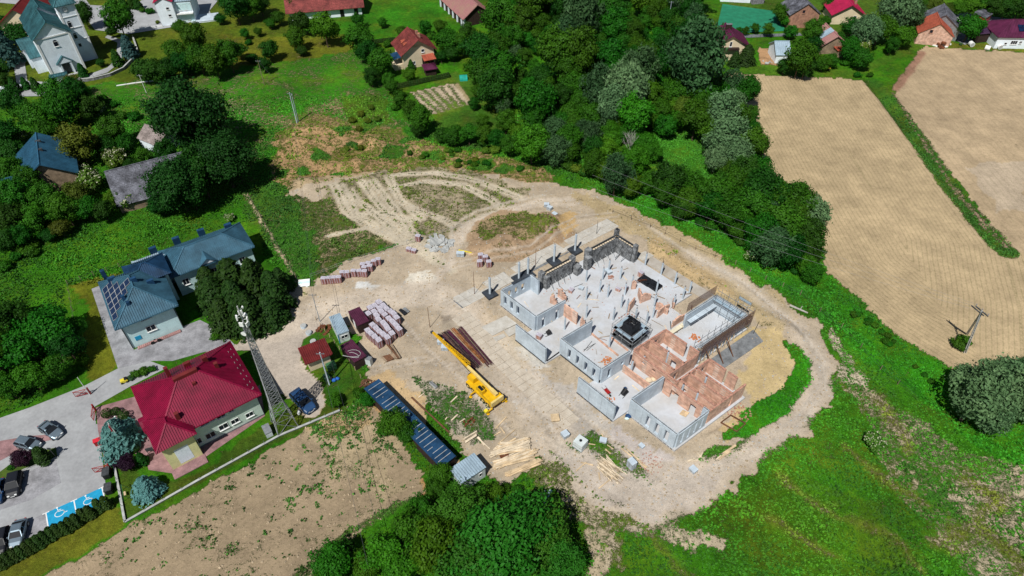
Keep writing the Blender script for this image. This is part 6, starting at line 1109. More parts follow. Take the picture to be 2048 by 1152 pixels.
mb = MB(); ax = d_.normalized(); sx = ax.cross(Vector((0,0,1))).normalized(); sz = sx.cross(ax); j0 = b0+d_*.44
for i,(q,r) in enumerate(((1,1),(1,-1),(-1,1),(-1,-1))): mb.beam(j0+sx*q*.34+sz*r*.3+sx*.3, tip+sx*q*.12+sz*r*.1+sx*.05, .06)
for i in range(22):
    t0 = i/22; t1 = (i+1)/22; wq = .34-.22*t0; wr = .34-.22*t1; A = j0+(tip-j0)*t0+sx*(.3-.25*t0); B = j0+(tip-j0)*t1+sx*(.3-.25*t1); s_ = 1 if i%2 else -1
    for zz in (-1,1): mb.beam(A+sx*s_*wq+sz*zz*wq*.9, B-sx*s_*wr+sz*zz*wr*.9, .04)
    for zz in (-1,1): mb.beam(A+sx*zz*wq+sz*s_*wq*.9, B+sx*zz*wr-sz*s_*wr*.9, .04)
o = obj('lattice_jib', mb, 'crane_yellow', CRN); obj('boom_tip', MB().beam(m2,tip,.16,.2), 'crane_yellow', CRN)
obj('sheave', MB().tube(tip-sx*.2,tip+sx*.2,.22,10), 'steel_dark', CRN); h_ = M_@(P(972,822,.7)-P(968,790,0)); mb = MB().box((h_.x,h_.y,.7),(.5,.5,.35)); mb.tube((h_.x,h_.y,.15),(h_.x,h_.y,.6),.1,8); obj('hook_block', mb, 'yellow_plastic', CRN)
# lattice mast
b = [P(559,871),P(594.5,854)]; MA = ang(*b); mc = (P(546,843)+P(594.5,854))/2; MT = thing('lattice_mast', 'tall grey lattice telecom mast with white antennas and splayed feet', 'mast', mc, MA)
lv = [0]; 
def msz(z): return 3.0-1.35*z/5 if z < 5 else 1.65-(z-5)*.075 if z < 19.5 else .56
z = 0; 
while z < 20.5: z += max(.75,msz(z)*.8); lv.append(z)
cor = ((-1,-1),(1,-1),(1,1),(-1,1)); pt = lambda i,z: Vector((cor[i][0]*msz(z)/2,cor[i][1]*msz(z)/2,z))
for i in range(4): mb = MB(); [mb.tube(pt(i,a),pt(i,b_),.075 if a < 6 else .055,6,cap=False) for a,b_ in zip(lv[:-1],lv[1:])]; obj('leg', mb, 'steel', MT)
for a,b_ in zip(lv[:-1],lv[1:]):
    for i in range(4): j_ = (i+1)%4; mb = MB().tube(pt(i,a),pt(j_,b_),.035,4,cap=False); mb.tube(pt(j_,a),pt(i,b_),.035,4,cap=False); mb.tube(pt(i,b_),pt(j_,b_),.03,4,cap=False); obj('cross_brace', mb, 'steel', MT)
mb = MB().tube((0,0,20),(0,0,24.2),.09,8); obj('top_pole', mb, 'kerb_grey', MT); mb = MB(); [mb.beam((-.05+.12*i,-.05,0.3),(-.05+.12*i,-.05,20),.03) for i in range(2)]; obj('cable_ladder', mb, 'steel_dark', MT)
for i,(z_,a_,w_) in enumerate([(23.6,.3,.22),(22.6,1.4,.5),(22.3,2.8,.45),(21.6,4.,.5),(21.3,5.3,.5),(22.9,3.6,.3),(20.9,.5,.35),(21.9,5.9,.4)]):
    c_ = Vector((math.cos(a_)*.55,math.sin(a_)*.55,z_)); mb = MB().box(c_,(.14,w_,w_*1.3),a_); mb.tube((0,0,z_),c_,.03,5); obj('antenna', mb, 'white_paint', MT)
for z_,a_ in ((20.1,3.9),(22.,.9)): c_ = Vector((math.cos(a_)*.5,math.sin(a_)*.5,z_)); d2 = Vector((math.cos(a_),math.sin(a_),0)); mb = MB().tube(c_,c_+d2*.25,.2,14,.36); mb.tube((0,0,z_),c_,.04,5); obj('dish', mb, 'white_paint', MT)
t = thing('equipment_cabinet', 'pale grey steel equipment cabinet beside the mast foot', 'cabinet', P(537,866), MA); obj('body', MB().bx(-.45,-.8,0,.45,.8,1.), 'container_white', t); obj('lid', MB().bx(-.5,-.85,1.,.5,.85,1.08), 'steel', t)
# poles, wires
def pole(px, py, h, label, r=.09, mat='concrete', name='utility_pole', arm=True, lean=(0,0)):
    p = P(px,py); t = thing(name, label, 'pole', p); obj('shaft', MB().tube((0,0,-.1),(lean[0],lean[1],h),r,8,r*.6), mat, t)
    if arm: mb = MB().beam((lean[0]-.6,lean[1],h-.3),(lean[0]+.6,lean[1],h-.3),.08); [mb.tube((lean[0]+x_,lean[1],h-.3),(lean[0]+x_,lean[1],h-.1),.04,5) for x_ in (-.5,0,.5)]; obj('crossarm', mb, 'steel', t)
    return Vector((p.x+lean[0],p.y+lean[1],h-.1))
q1 = pole(659,769,7.4,'grey concrete utility pole beside the dark red roofed yard shed',.14); q2 = pole(594,246,7.6,'left one of the twin concrete poles in the meadow',.13); pole(597,243,6.8,'right one of the twin concrete poles in the meadow',.13,arm=False); q3 = pole(640,643,6.4,'slim pale pole at the corner of the green yard',.07); q4 = pole(293,186,4.8,'white pole with a crossarm in front of the big dark tree',.08,'white_paint'); q5 = pole(529,170,6.5,'pole standing in the upper meadow near the orchard',.09,'plank_old')
pole(949,588,5.2,'thin brown post with a leaning shadow near the first column footing',.05,'timber_brown','site_post',False); pole(860,655,4.7,'thin brown post at the tip of the crane boom',.05,'timber_brown','site_post',False); pole(1071,530,4.,'thin rusty post between the column footings and the spoil heap',.05,'rust','site_post',False); pole(1193,468,3.2,'thin dark post behind the farthest column footing',.05,'steel_dark','site_post',False); pole(1506,668,3.,'dark post standing east of the scaffolded room',.05,'steel_dark','site_post',False,(.3,.1)); pole(1321,548,3.6,'dark thin post on the concrete edge by the east columns',.05,'steel_dark','site_post',False)
pole(180,790,4.2,'white lamp post at the entrance gate',.06,'white_paint','lamp_post',False); pole(1395,135,5,'white pole rising in the wood behind the grey willow',.06,'white_paint','site_post',False); pole(1334,60,8,'pale pole above the trees at the top of the wood',.08,'concrete')
def wire(name, pts, label, r=.02, sag=.02, mat='steel_dark', group=None):
    mb = MB()
    for a,b_ in zip(pts[:-1],pts[1:]):
        pv = None
        for i in range(13): t_ = i/12; q = a.lerp(b_,t_)-Vector((0,0,4*sag*(b_-a).length*t_*(1-t_))); (mb.tube(pv,q,r,4,cap=False) if pv is not None else None); pv = q
    o = obj(name, mb, mat); meta(o, label, 'cable', group); return o
wire('power_cable', [q2+Vector((.2,0,0)),q1], 'long power cable from the twin poles to the yard pole'); wire('power_cable', [q1,P(735,1130,6)], 'power cable sagging over the brown ploughed field',.025); wire('power_cable', [q3,P(752,1040,4.5)], 'second thin cable crossing the brown ploughed field',.02); wire('power_cable', [q5,q2,q3], 'thin cable from the upper meadow pole past the twin poles',.018)
# twin leg pylon
a = P(1933.8,668.5); b_ = P(1930,706.7); top = P(1964,622,9.5); t = thing('field_pylon', 'twin legged ladder pylon standing in the row field', 'pylon', (a+b_)/2); R0 = (a+b_)/2
for q in (a,b_):
    for s_ in (-.16,.16): obj('leg', MB().beam(q-R0+Vector((s_,0,-.2)),top-R0+Vector((s_*.5,0,0)),.1), 'kerb_grey', t)
    mb = MB(); [mb.beam(q-R0+(top-q)*k_+Vector((-.15+.08*k_,0,0)),q-R0+(top-q)*k_+Vector((.15-.08*k_,0,0)),.09,.12) for k_ in [i/18 for i in range(1,18)]]; obj('rung', mb, 'steel_dark', t)['kind'] = 'stuff'
for o_ in (Vector((0,0,0)),Vector((-.2,.5,-.4))): obj('crossarm', MB().beam(top-R0+o_+Vector((.45,-1.,-.1)),top-R0+o_+Vector((-.35,1.1,-.1)),.14), 'steel_dark', t)
mb = MB(); [mb.tube(top-R0+Vector((.4-.37*k_,-.9+k_,-.1)),top-R0+Vector((.4-.37*k_,-.9+k_,.35)),.06,6) for k_ in (0,1,2)]; obj('insulator', mb, 'insulator', t)
for i,(dy,ex,ey,z_) in enumerate([(-.8,1175,372,8.),(.2,1185,350,8.5),(1.,1200,330,8.5)]): wire('overhead_cable', [top+Vector((.4-.37*(dy+.9),dy,.3)),P(ex,ey,z_)], ['lowest pale overhead cable running from the field pylon over the green strip','middle pale overhead cable running from the field pylon past the wood','upper pale overhead cable running from the field pylon past the wood'][i], .010, .012, 'insulator')
# fences
def fence(name, label, pts, step, h, mat='plank_old', rails=2, r=.05, wiremat='steel_dark', board=None):
    W_ = [P(*p) for p in pts]; t = thing(name, label, 'fence', W_[0]); k_ = 0; prev = None
    for a,b_ in zip(W_[:-1],W_[1:]):
        n = max(1,round((b_-a).length/step))
        for i in range(n): q = a.lerp(b_,i/n); z0 = GZ(q.x,q.y); obj('post', MB().tube((q.x-W_[0].x,q.y-W_[0].y,z0-.1),(q.x-W_[0].x,q.y-W_[0].y,z0+h),r,6), mat, t)
        mb = MB(); [mb.beam((a.x-W_[0].x,a.y-W_[0].y,h*(j_+1)/(rails+.3)),(b_.x-W_[0].x,b_.y-W_[0].y,h*(j_+1)/(rails+.3)),.02) for j_ in range(rails)]; obj('fence_wire', mb, wiremat, t)
    return t
fence('field_fence', 'line of small wooden fence posts along the green strip by the wood', [(1225,425),(1300,455),(1390,500),(1470,530),(1530,560),(1600,590),(1680,660),(1760,740),(1830,800)], 3.6, 1.1)
fence('meadow_fence', 'thin wire fence between the weedy patch and the slope of brick pallets', [(622,556),(700,526),(790,497),(885,468),(930,450)], 2.5, 1., 'steel', 2, .03, 'kerb_grey'); fence('strip_fence', 'post line along the mown strip beside the spruces', [(498,395),(548,480),(602,575)], 2.6, 1.1, 'plank_old')
fence('garden_fence', 'wire fence around the solar office lawn', [(265,527),(137,570),(150,640),(165,690)], 2.2, 1.1, 'plank_old'); fence('yard_fence', 'pale timber kerb fence between yard lawn and containers', [(632,640),(660,675),(700,725),(745,790)], 1.8, .9, 'plank_new', 1); fence('track_fence', 'stakes beside the field track above the site', [(840,418),(870,432),(900,422),(930,410),(960,405),(1000,390)], 2.2, .9, 'rust',1)
def lowwall(name, label, pts, h, t_, mat, cap=None, cat='wall'):
    W_ = [P(*p) for p in pts]; t = thing(name, label, cat, W_[0])
    for a,b_ in zip(W_[:-1],W_[1:]):
        a = a-W_[0]; b_ = b_-W_[0]; n = max(1,round((b_-a).length/2.4))
        for i in range(n): p = a.lerp(b_,(i+.01)/n); q = a.lerp(b_,(i+.99)/n); obj('wall_bay', MB().beam((p.x,p.y,h/2-.1),(q.x,q.y,h/2-.1),t_,h), mat, t)
        if cap: obj('coping', MB().beam((a.x,a.y,h-.08),(b_.x,b_.y,h-.08),t_+.1,.08), cap, t)
        for i in range(n+1): p = a.lerp(b_,i/n); obj('post', MB().tube((p.x,p.y,0),(p.x,p.y,h+.55),.03,5), 'steel', t)
    return t
lowwall('boundary_wall', 'long low pale concrete boundary wall around the crimson office lawn', [(680,822),(560,872),(400,960),(251,1045),(240,985),(226,915)], .32, .2, 'concrete_dark', 'kerb_grey'); lowwall('church_wall', 'curved grey stone wall around the church lawn', [(160,164),(190,160),(222,152),(248,140),(270,118),(276,103),(268,80)], .8, .3, 'stone_wall', 'kerb_grey'); lowwall('church_fence_wall', 'white walled fence with posts beside the church street', [(0,178),(40,174),(100,180)], .7, .25, 'white_plaster'); lowwall('garden_wall', 'white low garden wall below the balcony house', [(262,64),(300,56),(326,53)], .5, .25, 'white_paint'); lowwall('yard_wall', 'white low kerb wall south of the orchard trees', [(233,172),(272,166),(310,162)], .25, .35, 'white_paint')
fence('court_fence', 'green mesh fence along the village street', [(1484,76),(1530,73),(1575,71),(1606,70)], 1.4, 1.0, 'green_paint', 2, .03, 'green_paint')
# entrance gates, flag, signs, bins
def gate(px, py, az, label):
    t = thing('entrance_gate', label, 'gate', P(px,py), az); mb = MB(); mb.beam((0,0,.25),(1.9,0,.25),.06); mb.beam((0,0,1.25),(1.9,0,1.25),.06); mb.beam((0,0,.2),(0,0,1.3),.08); mb.beam((1.9,0,.2),(1.9,0,1.3),.06); mb.beam((0,0,.25),(1.9,0,1.25),.05); mb.beam((0,0,1.25),(1.9,0,.25),.05); obj('gate_frame', mb, 'red_paint', t)
    for i in range(9): obj('bar', MB().beam((.2+i*.19,0,.25),(.2+i*.19,0,1.25),.025), 'red_paint', t)
    obj('post', MB().bx(-.15,-.1,0,-.02,.1,1.5), 'red_paint', t)
gate(181,788,Rd(200),'dark red metal gate leaf at the road entrance'); gate(192,822,Rd(-72),'dark red metal gate leaf by the big blue spruce'); gate(222,940,Rd(195),'dark red metal gate leaf above the two black bins')
t = thing('flagpole', 'white flagpole with a white and red flag beside the big blue spruce', 'flagpole', P(258,902)); mb = MB().tube((0,0,0),(-.3,.2,6.6),.05,6,.03); obj('pole', mb, 'white_paint', t)
obj('flag', MB().box((-.2,.02,5.9),(.05,.3,1.1),.4), 'white_paint', t); obj('flag_stripe', MB().box((-.1,-.2,5.7),(.05,.3,1.1),.4), 'flag_red', t)
for (px,py,lb) in ((217,951,'black wheeled bin standing beside the lower gate leaf'),(221,982,'black wheeled bin closest to the clipped thuja hedge')): t = thing('wheeled_bin', lb, 'bin', P(px,py), Rd(-70), 'black bins'); obj('body', MB().bx(-.6,-.4,.1,.6,.4,1.), 'black', t); obj('lid', MB().bx(-.65,-.45,1.,.65,.45,1.1), 'steel_dark', t)
t = thing('red_box', 'small red box at the pink paving beside the spruce', 'box', P(198,888), Rd(-60)); obj('body', MB().bx(-.3,-.4,0,.3,.4,.9), 'red_paint', t); obj('lid', MB().bx(-.35,-.45,.9,.35,.45,.97), 'flag_red', t)
t = thing('garden_statue_group', 'small white statues between the round clipped shrubs', 'statue', P(238,843)); 
for i,(x_,y_) in enumerate(((0,0),(.6,-.3),(-.5,.4),(.9,.3))): obj('figure', MB().tube((x_,y_,0),(x_,y_,.45),.16,8,.1).ball((x_,y_,.6),.14), 'white_paint', t)
t = thing('info_board', 'small dark info board on the pink paving', 'board', P(303,906), Rd(20)); obj('panel', MB().box((0,0,.9),(.9,.08,.7)), 'steel_dark', t); [obj('leg', MB().bx(x_,-.03,0,x_+.06,.03,.6), 'steel_dark', t) for x_ in (-.4,.34)]
t = thing('street_sign', 'thin dark sign post at the tip of the planted island', 'sign', P(113,915)); obj('post', MB().tube((0,0,0),(0,0,2.4),.04,6), 'steel_dark', t); obj('plate', MB().box((0,0,2.2),(.5,.04,.4)), 'steel_dark', t)
t = thing('play_frame', 'thin garden swing frame beside the round blue spruce', 'swing', P(252,990), Rd(-60)); mb = MB(); [mb.tube((x_,y_,0),(x_,0,1.3),.035,5) for x_ in (-.9,.9) for y_ in (-.5,.5)]; mb.tube((-.9,0,1.3),(.9,0,1.3),.035,5); obj('frame', mb, 'green_paint', t); obj('seat', MB().bx(-.3,-.12,.4,.3,.12,.45), 'plank_new', t)
# planted island and painted disabled bays
structure('planted_island', MB().prism(PA([(-40,985),(0,962),(28,948),(115,912),(112,896),(70,905),(20,930),(0,945),(-40,960)]),-.1,.12), nmat('mown_grass',(.06,.10,.01),.95,.3,2.,base2=(.035,.07,.008),fine=.2)); structure('kerb', MB().beam(P(-20,974,.07),P(50,938,.07),.12,.16).beam(P(50,938,.07),P(117,914,.07),.12,.16), 'kerb_grey')
A_,B_,C_,D_ = P(92,1026),P(148,1001),P(204,975),P(97,1056); AZ = ang(A_,C_); n_ = Vector((-math.sin(AZ),math.cos(AZ),0)); dp = 3.0
for i,(o_,e_) in enumerate(((A_,B_),(B_,C_))): structure('disabled_bay', MB().sheet([o_,e_,e_-n_*dp,o_-n_*dp],.042), 'disabled_blue')
ln = MB(); [ln.prism([q+Vector((math.cos(AZ),math.sin(AZ),0))*s_-n_*v for s_,v in ((-.07,0),(.07,0),(.07,dp),(-.07,dp))],.03,.047) for q in (A_,B_,C_)]
for q in (A_,B_,C_): ln.prism([q+Vector((math.cos(AZ),math.sin(AZ),0))*s_-n_*v for s_,v in ((-.4,-.06),(.4,-.06),(.4,.06),(-.4,.06))],.03,.0485)
structure('bay_lines', ln, 'white_paint')
def wheelchair(cx, cy):
    mb = MB(); U_ = Vector((math.cos(AZ),math.sin(AZ))); N_2 = Vector((-U_.y,U_.x)); f = lambda x_,y_: Vector((cx+U_.x*x_+N_2.x*y_, cy+U_.y*x_+N_2.y*y_))
    def st(pts,w_=.085):
        for (a_,b_) in zip(pts[:-1],pts[1:]): p = f(*a_); q = f(*b_); mb.beam((p.x,p.y,.05),(q.x,q.y,.05),w_,.012)
    st([(.55*math.cos(a)-.1,.45*math.sin(a)-.1) for a in [math.radians(d) for d in range(110,400,20)]]); st([(-.25,.75),(-.2,.25),(.3,.2),(.55,-.3),(.8,-.25)]); st([(-.22,.45),(.15,.45)]); c_ = f(-.27,.92); mb.tube((c_.x,c_.y,.043),(c_.x,c_.y,.056),.12,10); return mb
for px,py in ((121,1025),(178,1001)): c_ = P(px,py); structure('wheelchair_symbol', wheelchair(c_.x,c_.y), 'white_paint')
# ------------------------------------------------------------------ brick pallets
def make_pallet(name, label, loc, rz, group, kind_='wrap'):
    t = thing(name, label, 'pallet', loc, rz, group); mb = MB(); [mb.bx(-.52,y_-.06,0,.52,y_+.06,.1) for y_ in (-.38,0,.38)]; obj('pallet_base', mb, 'plank_old', t)
    for i in range(4): obj('block_layer', MB().bx(-.53+.008*(i%2),-.44,.11+i*.33,.53,.44,.11+i*.33+.31), 'block_pack' if kind_ == 'wrap' else 'block_red' if kind_ == 'red' else 'grey_block', t)
    mb = MB(); mb.bx(-.545,-.455,1.425,.545,.455,1.45); [mb.bx(-.55,y_-.05,.2,.55,y_+.05,1.44) for y_ in (-.25,.2)]; [mb.bx(x_-.05,-.46,.2,x_+.05,.46,1.44) for x_ in (-.3,.25)]; obj('wrap', mb, 'pallet_wrap' if kind_ != 'grey' else 'concrete', t)
    return t
z5 = lambda x,y: (580+x/5.236,560+y/5.236); gaz = Rd(-50)
top = [(930,225),(885,262),(975,262),(838,292),(935,290),(1012,298),(880,325),(955,330),(1050,322),(820,352),(905,368),(988,357),(1083,352),(925,410),(1033,397),(1115,393),(975,445),(1072,433),(865,472),(897,500),(1005,480),(1108,470),(930,532),(1025,515),(1140,512),(815,530),(848,562),(975,570),(1065,552),(884,592),(928,630),(1018,600)]
ordw = ['first','second','third','fourth','fifth','sixth','seventh','eighth','ninth','tenth','eleventh','twelfth','thirteenth','fourteenth','fifteenth','sixteenth','seventeenth','eighteenth','nineteenth','twentieth']
PL = make_pallet('brick_pallet', 'x', (0,0,0), 0, 'wrapped brick pallets in the storage yard'); first = True
srt = sorted(top, key=lambda q: (q[1],q[0]))
for i,q in enumerate(srt):
    p = P(*z5(*q),1.45); loc = (p.x,p.y,0); lb = f"wrapped lilac and red brick pallet in the yard block, {'the one farthest from camera' if i == 0 else 'the one nearest the camera' if i == len(srt)-1 else (ordw[i] if i < 16 else ordw[len(srt)-1-i])+' from the '+('back' if i < 16 else 'front')}"
    if first: PL.location = loc; PL.rotation_euler = (0,0,gaz+random.uniform(-.06,.06)); PL['label'] = lb; first = False
    else: dup(PL, loc, gaz+random.uniform(-.08,.08), lb, 'wrapped brick pallets in the storage yard', (.93,.93,random.choice((1.05,1.1,1.,1.12))))
z3 = lambda x,y: (512+x/3,384+y/3)
for i,q in enumerate([(403,515),(436,512),(463,510),(493,508),(516,478),(543,478),(583,470),(617,470),(649,472),(648,448),(681,440),(638,430),(672,423),(705,410),(731,400)]):
    p = P(*z3(*q),1.3); dup(PL, (p.x,p.y,0), Rd(4)+random.uniform(-.15,.15), f"wrapped brick pallet on the slope below the weeds, {ordw[i]} from the left end", 'brick pallets along the slope edge', (.82,.82,.92))
for i,q in enumerate([(1347,372),(1376,384),(1341,412),(1396,414)]): p = P(*z3(*q),1.3); dup(PL, (p.x,p.y,0), Rd(10), ['farthest','second','third','nearest'][i]+' of four brick pallets beside the brown spoil heap', 'brick pallets beside the spoil heap', (.85,.85,.9))
for i,(px,py) in enumerate([(836,474),(817,494),(827,497)]): p = P(px,py,.9); dup(PL, (p.x,p.y,0), Rd(-15), ['lone wrapped pallet left of the broken slab heap','left one of the two low pallets near the meadow fence','right one of the two low pallets near the meadow fence'][i], 'single pallets near the slab heap', (.85,.85,.9 if i == 0 else .45))
GP = make_pallet('block_pallet', 'grey block pallet standing tall on the weeds in front of the building', P(1262,934), Rd(-55), 'grey block pallets', 'grey'); GP.scale = (1,1,1.05)
RP = make_pallet('brick_stack', 'orange red brick stack on the floor slab near the east edge', P(1281,552,FL), Rd(-40), 'red brick stacks on the slab', 'red'); RP.scale = (.8,.8,.7)
for px,py,lb,s_ in [(1078,676,'pink brick stack on the slab behind the first outer wall panel',(.8,.8,.6)),(1236,581,'low brown brick stack in the middle of the floor slab',(.8,.6,.4)),(1252,578,'small pinkish brick stack beside a column in the slab centre',(.6,.6,.4)),(1142,583,'grey brown brick stack left of the slab centre',(.7,1.,.4))]: dup(RP, P(px,py,FL), Rd(-30), lb, 'red brick stacks on the slab', s_)
for px,py,lb,s_,z_ in [(1130,872,'blue grey crate of blocks left of the white tank',(.9,1.1,.5),0),(1206,882,'open dark crate on the weeds beyond the tank',(.9,.9,.25),0),(1283,893,'small white block pile on the rubble apron',(.7,.7,.25),0),(1386,941,'low grey block crate beside the gravel loop',(.9,1.,.35),0),(882,687,'pale blue block stack left of the crane boom, farther one',(1.,.9,.5),0),(890,698,'pale blue block stack left of the crane boom, nearer one',(1.,1.,.5),0),(921,512,'blue grey block crate beside the yellow beams',(1.3,.9,.6),0),(1093,413,'farthest grey block stack on the far track edge',(.9,.9,.5),0),(1099,419,'middle grey block stack on the far track edge',(.9,.9,.5),0),(1109,431,'nearest grey block stack on the far track edge',(.9,.9,.4),0),(1162,578,'dark grey block stack on the slab near the brick stubs',(.8,.8,.3),FL),(1216,545,'blue grey panel stack on the floor slab',(1.1,1.,.35),FL)]: dup(GP, P(px,py,z_), random.uniform(-1,0), lb, 'grey block pallets', s_)
# dark panel racks on the slab
for px,py,n_,lb in ((1291,563,9,'stack of dark formwork panels on the slab, the smaller one'),(1308,573,12,'stack of dark formwork panels on the slab beside the tall column')):
    t = thing('panel_stack', lb, 'panel stack', P(px,py,FL), math.atan2(SU.y,SU.x))
    for i in range(n_): obj('panel', MB().bx(-1.1,-.9+i*1.8/n_,.05+.0,1.1,-.9+(i+.7)*1.8/n_,.4+.04*(i%3)), 'black_panel', t)
t = thing('steel_rack', 'upright brown steel rack beside the dark formwork panels', 'rack', P(1282,566,FL), Rd(10)); mb = MB(); [mb.bx(-.9+i*.2,-.03,0,-.86+i*.2,.03,.7) for i in range(10)]; obj('bar', mb, 'rust', t)['kind'] = 'stuff'; obj('rail', MB().bx(-.95,-.04,.7,.95,.04,.76), 'rust', t)
t = thing('long_bench', 'long cream site bench crate beside the scaffolded room', 'bench', P(1357,660,FL), ang(S(0,0),S(0,1))); obj('top', MB().bx(-2.2,-.35,.6,2.2,.35,.75), panel, t); [obj('leg', MB().bx(x_,-.3,0,x_+.15,.3,.6), 'plank_old', t) for x_ in (-2.,-.7,.6,1.9)]; obj('box', MB().bx(.4,-.25,.76,1.4,.2,1.), panel, t)
# heaps of bricks
def heap(px, py, n_, r_, mat, label, z=FL, size=(.28,.16,.14), name='brick_heap', piece='brick', cat='heap'):
    t = thing(name, label, cat, P(px,py,z)); me_ = {}
    for i in range(n_):
        a = random.random()*6.28; d = random.random()**.6*r_; k_ = int((r_-d)/r_*3); me0 = me_.setdefault(i%4, MB().box((0,0,0),[s_*random.uniform(.8,1.25) for s_ in size]).mesh(piece,[mat])); o = obj(piece, me0, None, t, loc=(math.cos(a)*d,math.sin(a)*d,.06+random.randint(0,k_)*size[2])); o.rotation_euler = (random.uniform(-.3,.3),random.uniform(-.3,.3),random.random()*3)
    return t
heap(1214,723,34,.9,'orange','loose orange bricks heaped in the middle concrete room'); heap(1390,677,30,.9,'orange','loose orange bricks scattered in the scaffolded room'); heap(1223,556,14,.6,'block_red','small red brick heap near the blue panel stack'); heap(1255,640,30,1.6,'block_red','scattered red bricks behind the lift shaft formwork'); heap(1233,663,10,.7,'block_red','few red bricks left of the lift shaft formwork')
heap(1222,798,10,.6,'orange','orange and red debris beside the second outer panel'); heap(1478,826,60,1.8,'block_red','pinkish brick rubble patch outside the brick corner',.0,(.2,.14,.08)); heap(1300,925,50,1.8,'block_red','orange brick chips on the rubble apron',0.,(.16,.12,.06)); heap(1368,828,1,.1,'plank_new','square timber board on the front room floor',FL,(1.1,.9,.06),'timber_board','board','board')
heap(881,487,44,2.4,'kerb_grey','heap of broken pale concrete slabs beside the track',0.,(1.,.7,.2),'slab_heap','broken_slab','heap'); heap(1877,86,30,2.6,'tarp_white','heap of white bags beside the orange brick farmhouse',0.,(1.1,.9,.5),'bag_heap','bag','heap'); heap(1882,92,8,1.2,'rust','dark red scrap lying among the white bags',.3,(1.1,.6,.4),'scrap_heap','scrap','heap'); heap(615,572,1,.1,'tarp_white','white sheet lying beside the spruces',0.,(.5,.4,.3),'crumpled_sheet','sheet','sheet')
heap(648,660,20,1.1,'rust','jumble of red and white scrap left of the site office',0.,(.5,.4,.3),'scrap_heap','scrap','heap'); heap(735,770,16,1.1,'timber_brown','brown scrap and logs at the end of the yard fence',0.,(.7,.25,.2),'log_heap','log','heap'); heap(1010,905,12,1.,'rust','rusty bits beside the steel shed corner',0.,(.4,.3,.2),'scrap_heap','scrap','heap'); heap(1535,127,12,1.4,'kerb_grey','grey rubble on the brown earth by the small white house',.3,(.8,.5,.2),'rubble_heap','rubble','heap'); heap(938,843,10,.8,'rust','rusty scrap among the weeds near the crane',0.,(.4,.2,.2),'scrap_heap','scrap','heap')
t = thing('white_boards', 'pair of white sheeted frames beside the spruces', 'boards', P(609,570), Rd(12)); t.scale = (.75,.75,.6); 
for i in range(3): mb = MB().slabpoly([Vector((-1.3,-.8+i*.7,.5+.1*i)),Vector((1.2,-.8+i*.7,.4)),Vector((1.3,-.15+i*.7,.75)),Vector((-1.2,-.15+i*.7,.9))],.04); obj('sheet', mb, 'tarp_white' if i != 1 else 'pale_blue_wall', t)
# timber: piles and loose planks
def planks(name, label, specs, mat, cat='timber', w_=.16, th=.06):
    o0 = P(*specs[0][0]); t = thing(name, label, cat, o0)
    for i,s_ in enumerate(specs):
        a = P(*s_[0])-o0; b_ = P(*s_[1])-o0; z = s_[2]; obj('plank', MB().beam((a.x,a.y,z),(b_.x,b_.y,z+random.uniform(0,.05)),w_*random.uniform(.8,1.25),th), mat if isinstance(mat,str) else random.choice(mat), t)
    return t
z4 = lambda x,y: (720+x/4.266,730+y/4.266); sp = []
for i in range(60): k_ = i/59; a = (1115+k_*90+random.uniform(-25,25),795-k_*120+random.uniform(-10,10)); b_ = (1410+random.uniform(-15,50),635+random.random()*110); sp.append((z4(*a),z4(*b_),.1+.55*random.random()))
planks('timber_pile', 'fanned pile of pale fresh planks, the farther part of the heap', sp, ['plank_pale','plank_pale','plank_new']); sp = []
for i in range(55): a = (1130+random.random()*60,830+random.random()*70); b_ = (a[0]+random.uniform(260,350),a[1]-random.uniform(60,150)); sp.append((z4(*a),z4(*b_),.08+.4*random.random()))
planks('timber_pile', 'loose spread of fresh planks in the middle of the timber heap', sp, ['plank_new','plank_pale']); sp = []
for i in range(26): a = (1235+i*2.5,935+random.uniform(-8,18)); b_ = (a[0]+random.uniform(230,280),a[1]-random.uniform(95,125)); sp.append((z4(*a),z4(*b_),.08+.3*random.random()))
planks('timber_pile', 'neat bundle of golden beams nearest the steel shed shadow', sp, ['plank_new'],w_=.2,th=.12)
def loose(z_, lst, mat, label, grp, nm='loose_plank', w_=.15):
    for i,(a,b_) in enumerate(lst):
        A = P(*z_(*a)); B = P(*z_(*b_)); A.z = GZ(A.x,A.y)+.08; B.z = GZ(B.x,B.y)+.1; o = obj(nm, MB().beam(A,B,w_*random.uniform(.8,1.3),.08), mat); meta(o, f"{label}, {ordw[i]} from the left" if len(lst) > 1 else label, 'plank', grp)
loose(z4, [((1150,550),(1250,445)),((1143,605),(1200,572)),((1190,665),(1320,555)),((1195,530),(1235,585)),((1225,690),(1330,625))], 'plank_new', 'single pale plank lying behind the timber pile', 'planks behind the timber pile')
loose(z4, [((500,280),(545,245)),((727,470),(745,448)),((775,320),(830,268)),((780,475),(835,425)),((850,490),(895,462)),((885,640),(1000,580)),((1000,620),(1110,720)),((1010,615),(1060,690))], 'plank_pale', 'weathered plank in the weeds between long shed and crane', 'planks in the weeds by the long shed')
planks('plank_crib', 'small crib of grey planks on the weeds near the timber pile', [(z4(890,645),z4(1000,580),.2+.1*i) for i in range(4)]+[(z4(900,660+i*6),z4(995,600+i*6),.3) for i in range(3)], 'plank_pale')
planks('ground_beam', 'long rusty brown beam lying along the back of the long shed', [(z4(440,280),z4(760,580),.12)], 'timber_brown','beam',.22,.2)
z44 = lambda x,y: (1080+x/4.431,800+y/4.431)
loose(z44, [((320,630),(410,555)),((360,555),(470,580)),((430,390),(490,400)),((520,645),(530,710)),((520,785),(650,685)),((545,300),(560,330)),((580,440),(625,480)),((595,400),(650,440)),((720,430),(940,605)),((760,430),(950,600))], 'plank_new', 'thin pale plank in the weedy patch before the building', 'planks in the weedy patch')
